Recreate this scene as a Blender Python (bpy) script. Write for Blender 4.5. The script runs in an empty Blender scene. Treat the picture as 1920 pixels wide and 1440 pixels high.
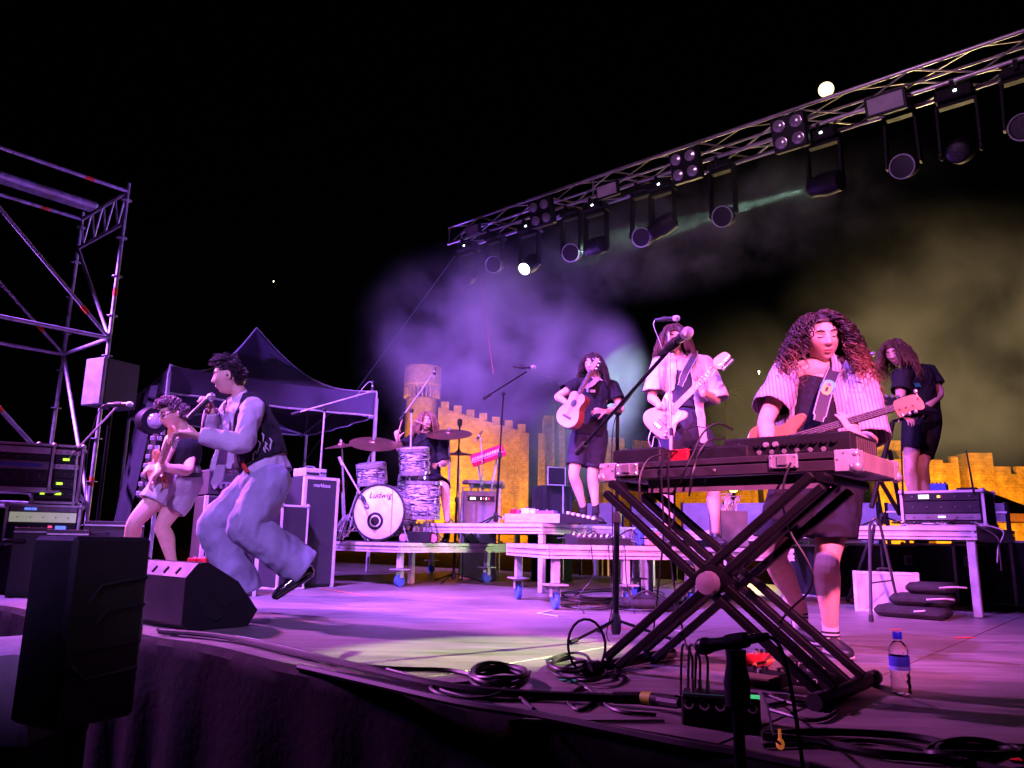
import bpy, bmesh, math, random
import numpy as np
from mathutils import Vector, Matrix, noise
random.seed(7); np.random.seed(7)
SC = bpy.context.scene
COL = SC.collection
R = math.radians

# ---------------------------------------------------------------- camera
FPX = 1442.0; CAMH = 0.52; PITCH = math.atan(292/1442.0); ROLL = R(1.0)
cd = bpy.data.cameras.new('camera'); cam = bpy.data.objects.new('camera', cd); COL.objects.link(cam)
cd.sensor_width = 36.0; cd.lens = 36.0*FPX/1920.0; cd.clip_start = .05; cd.clip_end = 3000
cam.matrix_world = Matrix.Translation((0, 0, CAMH)) @ Matrix.Rotation(math.pi/2+PITCH, 4, 'X') @ Matrix.Rotation(ROLL, 4, 'Z')
SC.camera = cam

# ---------------------------------------------------------------- night sky and moonlight
MOON_AZ, MOON_EL = 22.0, 32.0
wd = bpy.data.worlds.new('World'); SC.world = wd; wd.use_nodes = True
nt = wd.node_tree; bg = nt.nodes['Background']
sky = nt.nodes.new('ShaderNodeTexSky'); sky.sky_type = 'NISHITA'; sky.sun_disc = False
sky.sun_elevation = R(-4.0); sky.sun_rotation = R(200); sky.air_density = .6; sky.dust_density = .2
nt.links.new(sky.outputs[0], bg.inputs[0]); bg.inputs[1].default_value = .0022
ml = bpy.data.lights.new('moonlight', 'SUN'); ml.energy = .004; ml.angle = R(.5); ml.color = (1, .9, .75)
mo = bpy.data.objects.new('moonlight', ml); COL.objects.link(mo)

# ---------------------------------------------------------------- exposure / render settings
vs = SC.view_settings; vs.view_transform = 'Standard'; vs.look = 'None'; vs.exposure = .12; vs.gamma = 1
cy = SC.cycles
cy.use_denoising = True
try: cy.denoiser = 'OPENIMAGEDENOISE'
except Exception: pass
cy.max_bounces = 6; cy.diffuse_bounces = 2; cy.glossy_bounces = 3; cy.transmission_bounces = 6; cy.volume_bounces = 0
cy.transparent_max_bounces = 8; cy.caustics_reflective = False; cy.caustics_refractive = False
cy.sample_clamp_indirect = 4.0; cy.sample_clamp_direct = 0
cy.volume_step_rate = 1.0; cy.volume_max_steps = 256
cy.use_adaptive_sampling = True; cy.adaptive_threshold = .01

# ---------------------------------------------------------------- stage frame: U along the front edge, V upstage; pixels of the 1920x1440 photograph to rays
A = R(40.3)
UX = Vector((math.cos(A), -math.sin(A), 0)); VX = Vector((math.sin(A), math.cos(A), 0)); ZX = Vector((0, 0, 1))
CP = Vector((0, 0, CAMH))
def W(u, v, z=0): return UX*u + VX*v + ZX*z
def ray(px, py):
    x = (px-960)/FPX; y = -(py-720)/FPX
    c, s = math.cos(ROLL), math.sin(ROLL)
    x, y = x*c-y*s, x*s+y*c
    return Vector((x, math.cos(PITCH)-y*math.sin(PITCH), math.sin(PITCH)+y*math.cos(PITCH)))
def P(px, py, Y): r = ray(px, py); return CP + r*(Y/r.y)
def G(px, py, z=0.0): r = ray(px, py); return CP + r*((z-CAMH)/r.z)
def Pu(px, py, u): r = ray(px, py); return CP + r*(u/r.dot(UX))
def Pv(px, py, v): r = ray(px, py); return CP + r*(v/r.dot(VX))
def lerp(a, b, t): return a + (b-a)*t

# ---------------------------------------------------------------- stage lighting (the rig's real lamps; the front rig hangs over the audience behind the camera)
def spot(loc, tgt, col, power, ang=40, blend=.5, rad=.08, name='stage_spot'):
    l = bpy.data.lights.new(name, 'SPOT'); l.energy = power; l.color = col; l.spot_size = R(ang); l.spot_blend = blend; l.shadow_soft_size = rad
    o = bpy.data.objects.new(name, l); COL.objects.link(o); o.location = loc
    o.rotation_euler = (Vector(tgt)-Vector(loc)).to_track_quat('-Z', 'Y').to_euler()
    return o
VIO = (.42, .12, 1.0); MAG = (1.0, .16, .52); PINK = (1.0, .19, .48)
# front rig over the stage lip
spot(W(-9.6, 1.3, 4.2), W(-5.4, 3.2, 1.0), MAG, 3600, 46, .6)
spot(W(-4.8, 1.5, 5.4), W(-5.8, 6.8, .5), VIO, 9000, 76, .6)
spot(W(-1.6, 1.5, 5.4), W(-2.8, 6.0, .5), VIO, 2600, 64, .6)
spot(W(1.5, .5, 3.3), W(-1.5, 4.0, 1.05), MAG, 3500, 36, .5)
spot(W(.8, 1.4, 5.0), W(-4.2, 7.0, 1.5), PINK, 2700, 44, .6)
spot(W(-10.5, 1.0, 4.6), W(-7.9, 3.4, .7), VIO, 7000, 84, .6)
spot(W(-2.5, 1.4, 5.2), W(-2.0, 8.6, 5.6), (.75, .35, .8), 500, 84, .6)
spot(W(1.0, -5.5, 5.0), W(-5.0, 3.4, .9), (.50, .24, 1), 5200, 26, .6)

# ---------------------------------------------------------------- materials
MATS = {}
def mat(name, col, rough=.55, metal=0., var=.18, vs=9., bump=0., bs=60., spec=.5, emit=None, es=1., trans=0., ior=1.45, stretch=(1, 1, 1), attr=None, coat=0., alpha=1., sheen=0., sss=0.):
    if name in MATS: return MATS[name]
    m = bpy.data.materials.new(name); m.use_nodes = True; n = m.node_tree; b = n.nodes['Principled BSDF']
    def I(k, v):
        if k in b.inputs: b.inputs[k].default_value = v
    I('Roughness', rough); I('Metallic', metal); I('Specular IOR Level', spec); I('IOR', ior); I('Transmission Weight', trans); I('Coat Weight', coat); I('Alpha', alpha)
    if sheen: I('Sheen Weight', sheen)
    if sss: I('Subsurface Weight', sss); I('Subsurface Radius', (.012, .004, .002)); I('Subsurface Scale', 1.0)
    tc = n.nodes.new('ShaderNodeTexCoord'); mp = n.nodes.new('ShaderNodeMapping'); mp.inputs['Scale'].default_value = stretch
    n.links.new(tc.outputs['Object'], mp.inputs[0])
    nz = n.nodes.new('ShaderNodeTexNoise'); nz.inputs['Scale'].default_value = vs; nz.inputs['Detail'].default_value = 6
    n.links.new(mp.outputs[0], nz.inputs['Vector'])
    rp = n.nodes.new('ShaderNodeValToRGB')
    rp.color_ramp.elements[0].position = .3; rp.color_ramp.elements[1].position = .7
    rp.color_ramp.elements[0].color = (*[max(0, c*(1-var)) for c in col], 1); rp.color_ramp.elements[1].color = (*[min(1, c*(1+var)) for c in col], 1)
    n.links.new(nz.outputs['Fac'], rp.inputs[0]); out = rp.outputs[0]
    if attr:
        at = n.nodes.new('ShaderNodeAttribute'); at.attribute_name = attr
        mx = n.nodes.new('ShaderNodeMix'); mx.data_type = 'RGBA'; mx.blend_type = 'MULTIPLY'; mx.inputs['Factor'].default_value = 1
        n.links.new(out, mx.inputs[6]); n.links.new(at.outputs['Color'], mx.inputs[7]); out = mx.outputs[2]
    n.links.new(out, b.inputs['Base Color'])
    if rough > .08 and trans == 0:
        mr = n.nodes.new('ShaderNodeMapRange'); mr.inputs['To Min'].default_value = max(.03, rough*.8); mr.inputs['To Max'].default_value = min(1, rough*1.2)
        n.links.new(nz.outputs['Fac'], mr.inputs['Value']); n.links.new(mr.outputs[0], b.inputs['Roughness'])
    if bump:
        n2 = n.nodes.new('ShaderNodeTexNoise'); n2.inputs['Scale'].default_value = bs; n2.inputs['Detail'].default_value = 5
        n.links.new(mp.outputs[0], n2.inputs['Vector'])
        bp = n.nodes.new('ShaderNodeBump'); bp.inputs['Strength'].default_value = min(1, bump); bp.inputs['Distance'].default_value = .01
        n.links.new(n2.outputs['Fac'], bp.inputs['Height']); n.links.new(bp.outputs[0], b.inputs['Normal'])
    if emit: I('Emission Color', (*emit, 1)); I('Emission Strength', es)
    MATS[name] = m; return m

BLACK = mat('black_metal', (.007, .007, .008), .5, 0., bump=.1, bs=150, spec=.14)
BLKP = mat('black_plastic', (.010, .010, .012), .6, bump=.15, bs=220, spec=.25)
RUB = mat('rubber', (.02, .02, .022), .8)
CAB = mat('cable_black', (.012, .012, .013), .45)
ALU = mat('aluminium', (.68, .66, .68), .36, .25, bump=.06, bs=90, stretch=(1, 1, 1))
ALUD = mat('aluminium_dull', (.52, .52, .54), .45, .25, bump=.1, bs=60)
GALV = mat('galvanised_steel', (.45, .45, .47), .42, .4, var=.3, vs=14, bump=.1)
CHROME = mat('chrome', (.74, .74, .77), .18, .75, var=.05)
WHT = mat('white_plastic', (.75, .75, .76), .45)
TOLEX = mat('black_tolex', (.02, .02, .022), .75, bump=.5, bs=400)
GRILL = mat('grille_cloth', (.03, .03, .036), .8, bump=.5, bs=500)
RED = mat('red_paint', (.55, .02, .03), .35, coat=.4)
BLUE = mat('blue_rubber', (.05, .13, .55), .5)
PLY = mat('plywood_edge', (.30, .20, .12), .7, var=.35, stretch=(1, 1, 8), vs=6, bump=.2)
ORTAPE = mat('orange_tape', (.75, .10, .03), .6)
GRN = mat('green_tape', (.05, .6, .22), .6)
YELT = mat('yellow_green_tape', (.55, .75, .05), .55)
REDT = mat('red_tape', (.8, .05, .03), .6)
WTAPE = mat('pale_tape', (.55, .7, .62), .6)

# ---------------------------------------------------------------- mesh building
def frame_for(d):
    d = Vector(d).normalized(); h = Vector((0, 0, 1)) if abs(d.z) < .9 else Vector((1, 0, 0))
    a = d.cross(h).normalized(); b = a.cross(d).normalized()
    return a, b, d
def spline(pts, n=6):
    pts = [Vector(p) for p in pts]
    if len(pts) < 3: return pts
    q = [pts[0]*2-pts[1]] + pts + [pts[-1]*2-pts[-2]]; out = []
    for i in range(1, len(q)-2):
        p0, p1, p2, p3 = q[i-1:i+3]
        for k in range(n):
            t = k/n
            out.append(.5*((2*p1)+(p2-p0)*t+(2*p0-5*p1+4*p2-p3)*t*t+(3*p1-p0-3*p2+p3)*t**3))
    out.append(pts[-1]); return out
ROOT = {}
class MB:
    def __init__(s): s.v = []; s.f = []; s.c = []; s.m = []
    def add(s, vs, fs, mi=0):
        o = len(s.v); s.v += [Vector(p) for p in vs]; s.f += [tuple(i+o for i in f) for f in fs]; s.m += [mi]*len(fs); return s
    def box(s, c, d, ax=None, mi=0, bev=0.):
        ax = ax or (Vector((1, 0, 0)), Vector((0, 1, 0)), ZX); c = Vector(c); h = [x/2 for x in d]
        if bev <= 0:
            vs = [c+ax[0]*(sx*h[0])+ax[1]*(sy*h[1])+ax[2]*(sz*h[2]) for sx in (-1, 1) for sy in (-1, 1) for sz in (-1, 1)]
            return s.add(vs, [(0, 1, 3, 2), (4, 6, 7, 5), (0, 4, 5, 1), (2, 3, 7, 6), (0, 2, 6, 4), (1, 5, 7, 3)], mi)
        bev = min(bev, min(h)*.9); vs = []; idx = {}
        for sx in (-1, 1):
            for sy in (-1, 1):
                for sz in (-1, 1):
                    for k in range(3):
                        sg = (sx, sy, sz); q = [sg[j]*(h[j]-(bev if j != k else 0)) for j in range(3)]
                        idx[(sx, sy, sz, k)] = len(vs); vs.append(c+ax[0]*q[0]+ax[1]*q[1]+ax[2]*q[2])
        fs = []
        for k in range(3):
            i, j = [(1, 2), (0, 2), (0, 1)][k]
            for sg in (-1, 1):
                loop = []
                for a, b in ((-1, -1), (1, -1), (1, 1), (-1, 1)):
                    t = [0, 0, 0]; t[k] = sg; t[i] = a; t[j] = b; loop.append(idx[(*t, k)])
                if (sg > 0) == (k == 1): loop.reverse()
                fs.append(tuple(loop))
        for k in range(3):
            i, j = [(1, 2), (0, 2), (0, 1)][k]
            for a in (-1, 1):
                for b in (-1, 1):
                    t = [0, 0, 0]; t[i] = a; t[j] = b; l = []
                    for e, kk in ((-1, i), (1, i), (1, j), (-1, j)):
                        t[k] = e; l.append(idx[(*t, kk)])
                    fs.append(tuple(l))
        for sx in (-1, 1):
            for sy in (-1, 1):
                for sz in (-1, 1): fs.append(tuple(idx[(sx, sy, sz, k)] for k in range(3)))
        return s.add(vs, fs, mi)
    def tube(s, pts, r, seg=8, caps=True, mi=0, flat=None):
        pts = [Vector(p) for p in pts]; n = len(pts)
        rs = r if isinstance(r, (list, tuple)) else [r]*n
        vs = []; fs = []; t0 = (pts[1]-pts[0]); a, b, d = frame_for(t0)
        for i, p in enumerate(pts):
            t = (pts[min(i+1, n-1)]-pts[max(i-1, 0)])
            if t.length < 1e-9: t = d
            t = t.normalized(); b = (b-t*b.dot(t)); b = b.normalized() if b.length > 1e-6 else frame_for(t)[1]; a = t.cross(b); d = t
            for k in range(seg):
                an = 2*math.pi*k/seg; vs.append(p+(a*math.cos(an)+b*math.sin(an))*rs[i])
        for i in range(n-1):
            for k in range(seg):
                k2 = (k+1) % seg; fs.append((i*seg+k, i*seg+k2, (i+1)*seg+k2, (i+1)*seg+k))
        if caps: fs += [tuple(range(seg))[::-1], tuple((n-1)*seg+k for k in range(seg))]
        return s.add(vs, fs, mi)
    def bar(s, a, b, r, seg=8, mi=0): return s.tube([a, b], r, seg, True, mi)
    def beam(s, a, b, w, h, up=ZX, mi=0, bev=0.):
        a, b = Vector(a), Vector(b); d = (b-a); L = d.length; d.normalize(); x = d.cross(up).normalized(); y = x.cross(d)
        return s.box((a+b)/2, (L, w, h), (d, x, y), mi, bev)
    def lathe(s, c, axis, prof, seg=20, mi=0, close=True):
        a, b, d = frame_for(axis); c = Vector(c); vs = []; fs = []
        for (r, h) in prof:
            for k in range(seg):
                an = 2*math.pi*k/seg; vs.append(c+d*h+(a*math.cos(an)+b*math.sin(an))*max(r, 1e-4))
        n = len(prof)
        for i in range(n-1):
            for k in range(seg):
                k2 = (k+1) % seg; fs.append((i*seg+k, i*seg+k2, (i+1)*seg+k2, (i+1)*seg+k))
        if close: fs += [tuple(range(seg))[::-1], tuple((n-1)*seg+k for k in range(seg))]
        return s.add(vs, fs, mi)
    def ball(s, c, r, seg=12, ax=None, mi=0):
        ax = ax or (Vector((1, 0, 0)), Vector((0, 1, 0)), ZX); rr = r if isinstance(r, (tuple, list)) else (r, r, r); c = Vector(c); vs = []; fs = []; n = max(5, seg//2+1)
        for i in range(n+1):
            th = math.pi*i/n
            for k in range(seg):
                an = 2*math.pi*k/seg; q = (math.sin(th)*math.cos(an), math.sin(th)*math.sin(an), math.cos(th))
                vs.append(c+ax[0]*q[0]*rr[0]+ax[1]*q[1]*rr[1]+ax[2]*q[2]*rr[2])
        for i in range(n):
            for k in range(seg):
                k2 = (k+1) % seg; fs.append((i*seg+k, i*seg+k2, (i+1)*seg+k2, (i+1)*seg+k))
        return s.add(vs, fs, mi)
    def prism(s, outline, o, ax, ay, an, t, mi=0, bev=0.):
        # outline in (ax, ay), extruded by t along an, centred
        o = Vector(o); n = len(outline); cx = sum(p[0] for p in outline)/n; cyy = sum(p[1] for p in outline)/n
        rings = [(-t/2, 1.)] if bev <= 0 else [(-t/2, 1-bev), (-t/2+bev*.12, 1.)]
        rings += [(t/2, 1.)] if bev <= 0 else [(t/2-bev*.12, 1.), (t/2, 1-bev)]
        vs = []
        for h, k in rings:
            for x, y in outline: vs.append(o+ax*(cx+(x-cx)*k)+ay*(cyy+(y-cyy)*k)+an*h)
        m = len(rings); fs = []
        for i in range(m-1):
            for k in range(n):
                k2 = (k+1) % n; fs.append((i*n+k, i*n+k2, (i+1)*n+k2, (i+1)*n+k))
        fs += [tuple(range(n))[::-1], tuple((m-1)*n+k for k in range(n))]
        return s.add(vs, fs, mi)
    def build(s, name, mats, parent=None, smooth=False, label=None, attr=None, angle=40):
        o0 = ROOT.get(parent.name, Vector((0, 0, 0))) if parent else Vector((0, 0, 0))
        me = bpy.data.meshes.new(name); me.from_pydata([tuple(p-o0) for p in s.v], [], s.f)
        ml_ = mats if isinstance(mats, (list, tuple)) else [mats]
        for m in ml_: me.materials.append(m)
        if len(ml_) > 1: me.polygons.foreach_set('material_index', s.m)
        bm = bmesh.new(); bm.from_mesh(me); bmesh.ops.recalc_face_normals(bm, faces=bm.faces); bm.to_mesh(me); bm.free()
        if attr is not None:
            ca = me.color_attributes.new('Col', 'FLOAT_COLOR', 'POINT'); ca.data.foreach_set('color', np.array([(*c, 1) for c in attr], dtype=np.float32).ravel())
        if smooth:
            me.polygons.foreach_set('use_smooth', [True]*len(me.polygons))
            try: me.set_sharp_from_angle(angle=R(angle))
            except Exception: pass
        me.update()
        ob = bpy.data.objects.new(name, me); COL.objects.link(ob)
        if parent: ob.parent = parent; ROOT[ob.name] = o0
        else: ROOT[ob.name] = Vector((0, 0, 0))
        if label: ob['label'] = label
        return ob
def tag(o, label, cat=None, group=None, kind=None):
    if label: o['label'] = label
    if cat: o['category'] = cat
    if group: o['group'] = group
    if kind: o['kind'] = kind
    return o
def thing(name, loc, label, cat, group=None):
    o = bpy.data.objects.new(name, None); COL.objects.link(o); o.location = loc; o.empty_display_size = .1
    ROOT[o.name] = Vector(loc); return tag(o, label, cat, group)
def lettering(body, loc, right, up, size, m, parent, name='lettering', shear=0., align='CENTER', ext=.0012):
    c = bpy.data.curves.new(name, 'FONT'); c.body = body; c.size = size; c.extrude = ext; c.align_x = align; c.align_y = 'CENTER'; c.shear = shear
    c.materials.append(m); o = bpy.data.objects.new(name, c); COL.objects.link(o)
    me = bpy.data.meshes.new_from_object(o.evaluated_get(bpy.context.evaluated_depsgraph_get())); bpy.data.objects.remove(o); o = bpy.data.objects.new(name, me); COL.objects.link(o)
    right = Vector(right).normalized(); up = Vector(up); up = (up-right*up.dot(right)).normalized(); n = right.cross(up)
    o.parent = parent; l = Vector(loc)-ROOT[parent.name]
    o.matrix_local = Matrix(((right.x, up.x, n.x, l.x), (right.y, up.y, n.y, l.y), (right.z, up.z, n.z, l.z), (0, 0, 0, 1)))
    return o
SAX = (UX, VX, ZX)
# ================================================================ moon, ground, stage
mdir = ray(1549, 168).normalized()
mo.rotation_euler = mdir.to_track_quat('Z', 'Y').to_euler()
sky.sun_rotation = math.atan2(mdir.x, mdir.y)
mb = MB(); mb.ball(CP+mdir*1500, 12.6, 24)
tag(mb.build('moon', mat('moon_glow', (.8, .7, .5), emit=(1, .80, .36), es=2.6), smooth=True), 'full pale yellow moon above the lighting truss', 'moon')
for (x, y, s, n, lb) in ((1423, 697, .9, 'hill_lamp', 'small white lamp far away in the dark between the two guitarists on the right'), (513, 527, .45, 'aircraft_light', 'tiny pale light high in the dark sky above the gazebo')):
    mb = MB(); c = P(x, y, 600); mb.ball(c, s, 8); mb.lathe(c-ZX*s*1.2, ZX, [(s*.5, -s), (s*.3, 0)], 8)
    tag(mb.build(n, mat('far_lamp', (1, .9, .7), emit=(1, .92, .7), es=6), smooth=True), lb, 'light')

grd = mat('dark_ground', (.035, .03, .026), .95, var=.4, vs=.6, bump=.6, bs=4)
mb = MB(); mb.add([(-1500, -300, -1.2), (1500, -300, -1.2), (1500, 2000, -1.2), (-1500, 2000, -1.2)], [(0, 1, 2, 3)])
tag(mb.build('ground', grd), None, kind='structure')

# stage floor: worn dark grey-brown phenolic ply, each board its own piece
def stage_mat():
    m = mat('stage_ply', (.17, .155, .15), .46, var=.28, vs=1.3, bump=.12, bs=35, spec=.5)
    n = m.node_tree; b = n.nodes['Principled BSDF']
    # long scuffs and dust wiped across the boards
    tc = [x for x in n.nodes if x.type == 'TEX_COORD'][0]
    mp = n.nodes.new('ShaderNodeMapping'); mp.inputs['Rotation'].default_value = (0, 0, .9); mp.inputs['Scale'].default_value = (.7, 6, 1)
    nz = n.nodes.new('ShaderNodeTexNoise'); nz.inputs['Scale'].default_value = 2.2; nz.inputs['Detail'].default_value = 9; nz.inputs['Roughness'].default_value = .7
    n.links.new(tc.outputs['Object'], mp.inputs[0]); n.links.new(mp.outputs[0], nz.inputs['Vector'])
    rp = n.nodes.new('ShaderNodeValToRGB'); rp.color_ramp.elements[0].position = .42; rp.color_ramp.elements[0].color = (.75, .75, .75, 1); rp.color_ramp.elements[1].position = .7; rp.color_ramp.elements[1].color = (1.5, 1.5, 1.5, 1)
    n.links.new(nz.outputs['Fac'], rp.inputs[0])
    old = b.inputs['Base Color'].links[0].from_socket
    mx = n.nodes.new('ShaderNodeMix'); mx.data_type = 'RGBA'; mx.blend_type = 'MULTIPLY'; mx.inputs['Factor'].default_value = 1
    n.links.new(old, mx.inputs[6]); n.links.new(rp.outputs[0], mx.inputs[7]); n.links.new(mx.outputs[2], b.inputs['Base Color'])
    return m
STG = stage_mat()
U0, U1, V0, V1 = -15.0, 3.5, 1.95, 10.2
mb = MB(); mb.box(W((U0+U1)/2, (V0+V1)/2, -.12), (U1-U0-.02, V1-V0-.02, .16), SAX)
stage = tag(mb.build('stage_floor', mat('stage_frame', (.03, .03, .03), .7)), None, kind='structure')
u = -.98-1.255*11-.0
us = [-.98+1.255*k for k in range(-12, 5)]; us = [x for x in us if U0 <= x <= U1]
vss = [V0, V0+2.6, V0+5.2, V1]
for i in range(len(us)-1):
    for j in range(len(vss)-1):
        mb = MB(); dz = random.uniform(-.0012, .0012)
        mb.box(W((us[i]+us[i+1])/2, (vss[j]+vss[j+1])/2, -.02+dz), (us[i+1]-us[i]-.006, vss[j+1]-vss[j]-.006, .04), SAX, bev=.002)
        mb.build('board', STG, stage)
# black skirt hung along the front, in soft folds, with a rolled top lip
skm = mat('black_skirt', (.003, .003, .004), .9, spec=.1, bump=.25, bs=25)
mb = MB(); n = 220; vs_ = []; prof = [(.012, .012), (-.03, .014), (-.055, -.01), (-.06, -.06), (-.055, -.35), (-.06, -.8), (-.07, -1.19)]
for i in range(n+1):
    u = U0+(U1-U0)*i/n
    for (dv, z) in prof:
        f = .018*math.sin(u*13+1.3*math.sin(u*3.1))*min(1, max(0, -z)*1.5)
        vs_.append(W(u, V0+dv+f, z+.006*math.sin(u*5)))
k = len(prof); fs = [(i*k+j, (i+1)*k+j, (i+1)*k+j+1, i*k+j+1) for i in range(n) for j in range(k-1)]
mb.add(vs_, fs)
tag(mb.build('stage_skirt', skm, smooth=True), 'long black fabric skirt hanging down the front edge of the stage', 'skirt')

# tape marks on the boards
def tape(pts, w, m, name, label, z=.005):
    mb = MB(); pts = [Vector(p) for p in pts]
    for a, b in zip(pts[:-1], pts[1:]):
        mb.beam(a+ZX*z, b+ZX*z, w, .002)
    tag(mb.build(name, m), label, 'tape', 'tape marks on the stage boards')
tape([G(1008, 1151), G(1048, 1157)], .02, WTAPE, 'tape_mark', 'pale green tape strip beside the caster of the low riser')
tape([G(1008, 1151), G(1035, 1146)], .02, WTAPE, 'tape_mark', 'short pale tape strip pointing at the low riser, above the longer strip')
tape([G(600, 1104), G(690, 1118)], .02, mat('orange_line', (.6, .22, .1), .6), 'tape_mark', 'thin orange tape line on the boards in front of the drum riser')
tape([G(1050, 1278), G(1078, 1274), G(1070, 1282)], .03, GRN, 'tape_mark', 'bright green tape patch beside the coiled cables')
tape([G(1022, 1238), G(1058, 1234)], .018, GRN, 'tape_mark', 'small green tape sliver behind the looped cables')
tape([G(1872, 1408), G(1905, 1430)], .035, REDT, 'tape_mark', 'bright red tape corner at the lower right, lower arm')
tape([G(1876, 1408), G(1902, 1408)], .03, REDT, 'tape_mark', 'bright red tape corner at the lower right, upper arm')
tape([G(1790, 1197), G(1826, 1197)], .02, REDT, 'tape_mark', 'thin red tape dash on the boards under the rack riser')
tape([G(1670, 1182), G(1690, 1182)], .02, REDT, 'tape_mark', 'faint short red tape dash below the folding stand')
tape([G(1130, 1178), G(1180, 1180)], .02, REDT, 'tape_mark', 'small red tape dash behind the tall tripod microphone stand')
tape([G(1250, 1181), G(1295, 1188)], .02, WTAPE, 'tape_mark', 'pale tape dash on the boards between the legs of the keyboard stand')

# ================================================================ risers
def riser(name, c0, ax, ay, lx, ly, ztop, label, legs, thick=.105, caster=False, deckmat=None, grp='stage risers'):
    # c0 = nearest corner on the floor; ax, ay horizontal axes away from it
    t = thing(name, c0, label, 'riser', grp)
    ctr = c0+ax*(lx/2)+ay*(ly/2); axs = (ax, ay, ZX)
    mb = MB(); mb.box(ctr+ZX*(ztop-.012), (lx-.02, ly-.02, .024), axs, bev=.003); mb.build('deck', deckmat or PLY_DECK, t)
    for (o, d, L, nn) in ((c0, ax, lx, ay), (c0, ay, ly, ax), (c0+ay*ly, ax, lx, -ay), (c0+ax*lx, ay, ly, -ax)):
        mb = MB(); f = (d, nn, ZX); m_ = o+d*(L/2)
        for (z0, hh, off) in ((ztop-.019, .034, 0), (ztop-.047, .014, .010), (ztop-.068, .022, 0), (ztop-.084, .010, .010), (ztop-.097, .018, 0)):
            mb.box(m_+nn*(.014+off)+ZX*z0, (L-.001, .028-off, hh), f)
        r_ = mb.build('rail', ALU, t)
    for (a, b) in legs:
        p = c0+ax*a+ay*b; mb = MB(); zb = .19 if caster else 0
        mb.box(p+ZX*((ztop-thick+zb)/2), (.06, .06, ztop-thick-zb-.004), axs, bev=.006); lg = mb.build('leg', ALUD, t)
        if caster:
            mb = MB(); mb.box(p+ZX*.185, (.16, .16, .012), axs); mb.box(p+ZX*.14+ax*.035, (.006, .05, .09), axs); mb.box(p+ZX*.14-ax*.035, (.006, .05, .09), axs)
            mb.lathe(p+ZX*.168, ZX, [(.035, -.01), (.035, .01)], 12); mb.build('caster_fork', GALV, lg)
            mb = MB(); mb.lathe(p+ZX*.065, ax, [(.03, -.02), (.062, -.018), (.065, -.01), (.065, .01), (.062, .018), (.03, .02)], 20); mb.build('caster_wheel', BLUE, lg, True)
    return t
PLY_DECK = mat('riser_deck', (.06, .055, .055), .6, bump=.2)
Z_DR, Z_GR, Z_LO, Z_RK = .47, .69, .49, .685
# drum riser on casters
DR0 = W(-6.35, 5.68, 0)
riser('drum_riser', DR0, -UX, VX, 2.6, 3.0, Z_DR, 'wide low riser on blue casters under the drum kit', [(.03+.06, .09), (1.55, .09), (2.5, .09), (.09, 2.9), (2.5, 2.9), (.09, 1.5)], caster=True)
# guitar riser
GR0 = W(-4.86, 6.25, 0)
riser('guitar_riser', GR0, -UX, VX, 2.0, 2.0, Z_GR, 'tall aluminium riser under the acoustic guitarist', [(.04, .04), (1.96, .04), (.04, 1.96), (1.96, 1.96)])
GR1 = GR0+VX*2.004
riser('guitar_riser', GR1, -UX, VX, 2.0, 1.9, Z_GR, 'tall aluminium riser module behind the acoustic guitarist\'s riser', [(.04, .04), (.04, 1.86), (1.96, 1.86)])
GR2 = W(-2.84, 8.26, 0)
riser('guitar_riser', GR2, -UX, VX, 2.0, 1.6, Z_GR-.03, 'tall aluminium riser at the back, seen behind the legs of the electric guitarist', [(.04, .04), (1.96, .04), (.04, 1.56), (1.0, .04)])
# low riser turned a little, carrying the electric guitarist
la = Vector((.962, .272, 0)); lb_ = Vector((-.272, .962, 0))
LO0 = Vector((.30, 6.02, 0))
riser('low_riser', LO0, la, lb_, 1.34, 1.2, Z_LO, 'low riser covered in cables under the electric guitarist', [(.09, .09), (.66, .05), (1.24, .09), (.09, 1.1), (1.24, 1.1)], caster=True, thick=.105)
LO1 = LO0+la*1.36+lb_*.25
riser('low_riser', LO1, la, lb_, 1.0, 1.0, Z_LO-.004, 'low shaded riser module just right of the electric guitarist\'s riser', [(.06, .06), (.94, .06), (.06, .94), (.94, .94)])
# rack riser
ra, rb, RL = UX, VX, 2.0; RK0 = W(-1.14-RL, 6.86, 0)
riser('rack_riser', RK0, ra, rb, RL, 1.9, Z_RK, 'tall aluminium riser carrying the wireless rack on the right', [(RL-.05, .05), (.05, .05), (RL-.05, 1.84), (.05, 1.84)])
def on(z, x, y): return G(x, y, z)

# ================================================================ lighting truss
VT = 8.6
def Tz(px, py): return Pv(px, py, VT)
tl = Tz(852, 447); ZT = tl.z; ut0 = tl.dot(UX); ut1 = ut0+11.5
H = .30
trs = thing('lighting_truss', W(ut0, VT, ZT-H/2), 'long aluminium box truss hung high over the back of the stage', 'truss')
TRM = mat('truss_aluminium', (.55, .54, .52), .35, .8, bump=.05)
corners = [(-.145, -.145), (-.145, .145), (.145, -.145), (.145, .145)]
for dv, dz in corners:
    mb = MB(); mb.bar(W(ut0, VT+dv, ZT+dz), W(ut1, VT+dv, ZT+dz), .025, 10); mb.build('chord', TRM, trs, True)
faces = [((-.145, -.145), (-.145, .145)), ((.145, -.145), (.145, .145)), ((-.145, -.145), (.145, -.145)), ((-.145, .145), (.145, .145))]
npan = 18; pl = (ut1-ut0-.1)/npan
for fi, (a, b) in enumerate(faces):
    for k in range(npan):
        if fi == 1 and k % 2: pass
        uu = ut0+.05+k*pl; s0, s1 = (a, b) if k % 2 == 0 else (b, a)
        mb = MB(); mb.bar(W(uu, VT+s0[0], ZT+s0[1]), W(uu+pl, VT+s1[0], ZT+s1[1]), .011, 6); mb.build('brace', TRM, trs, True)
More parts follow.
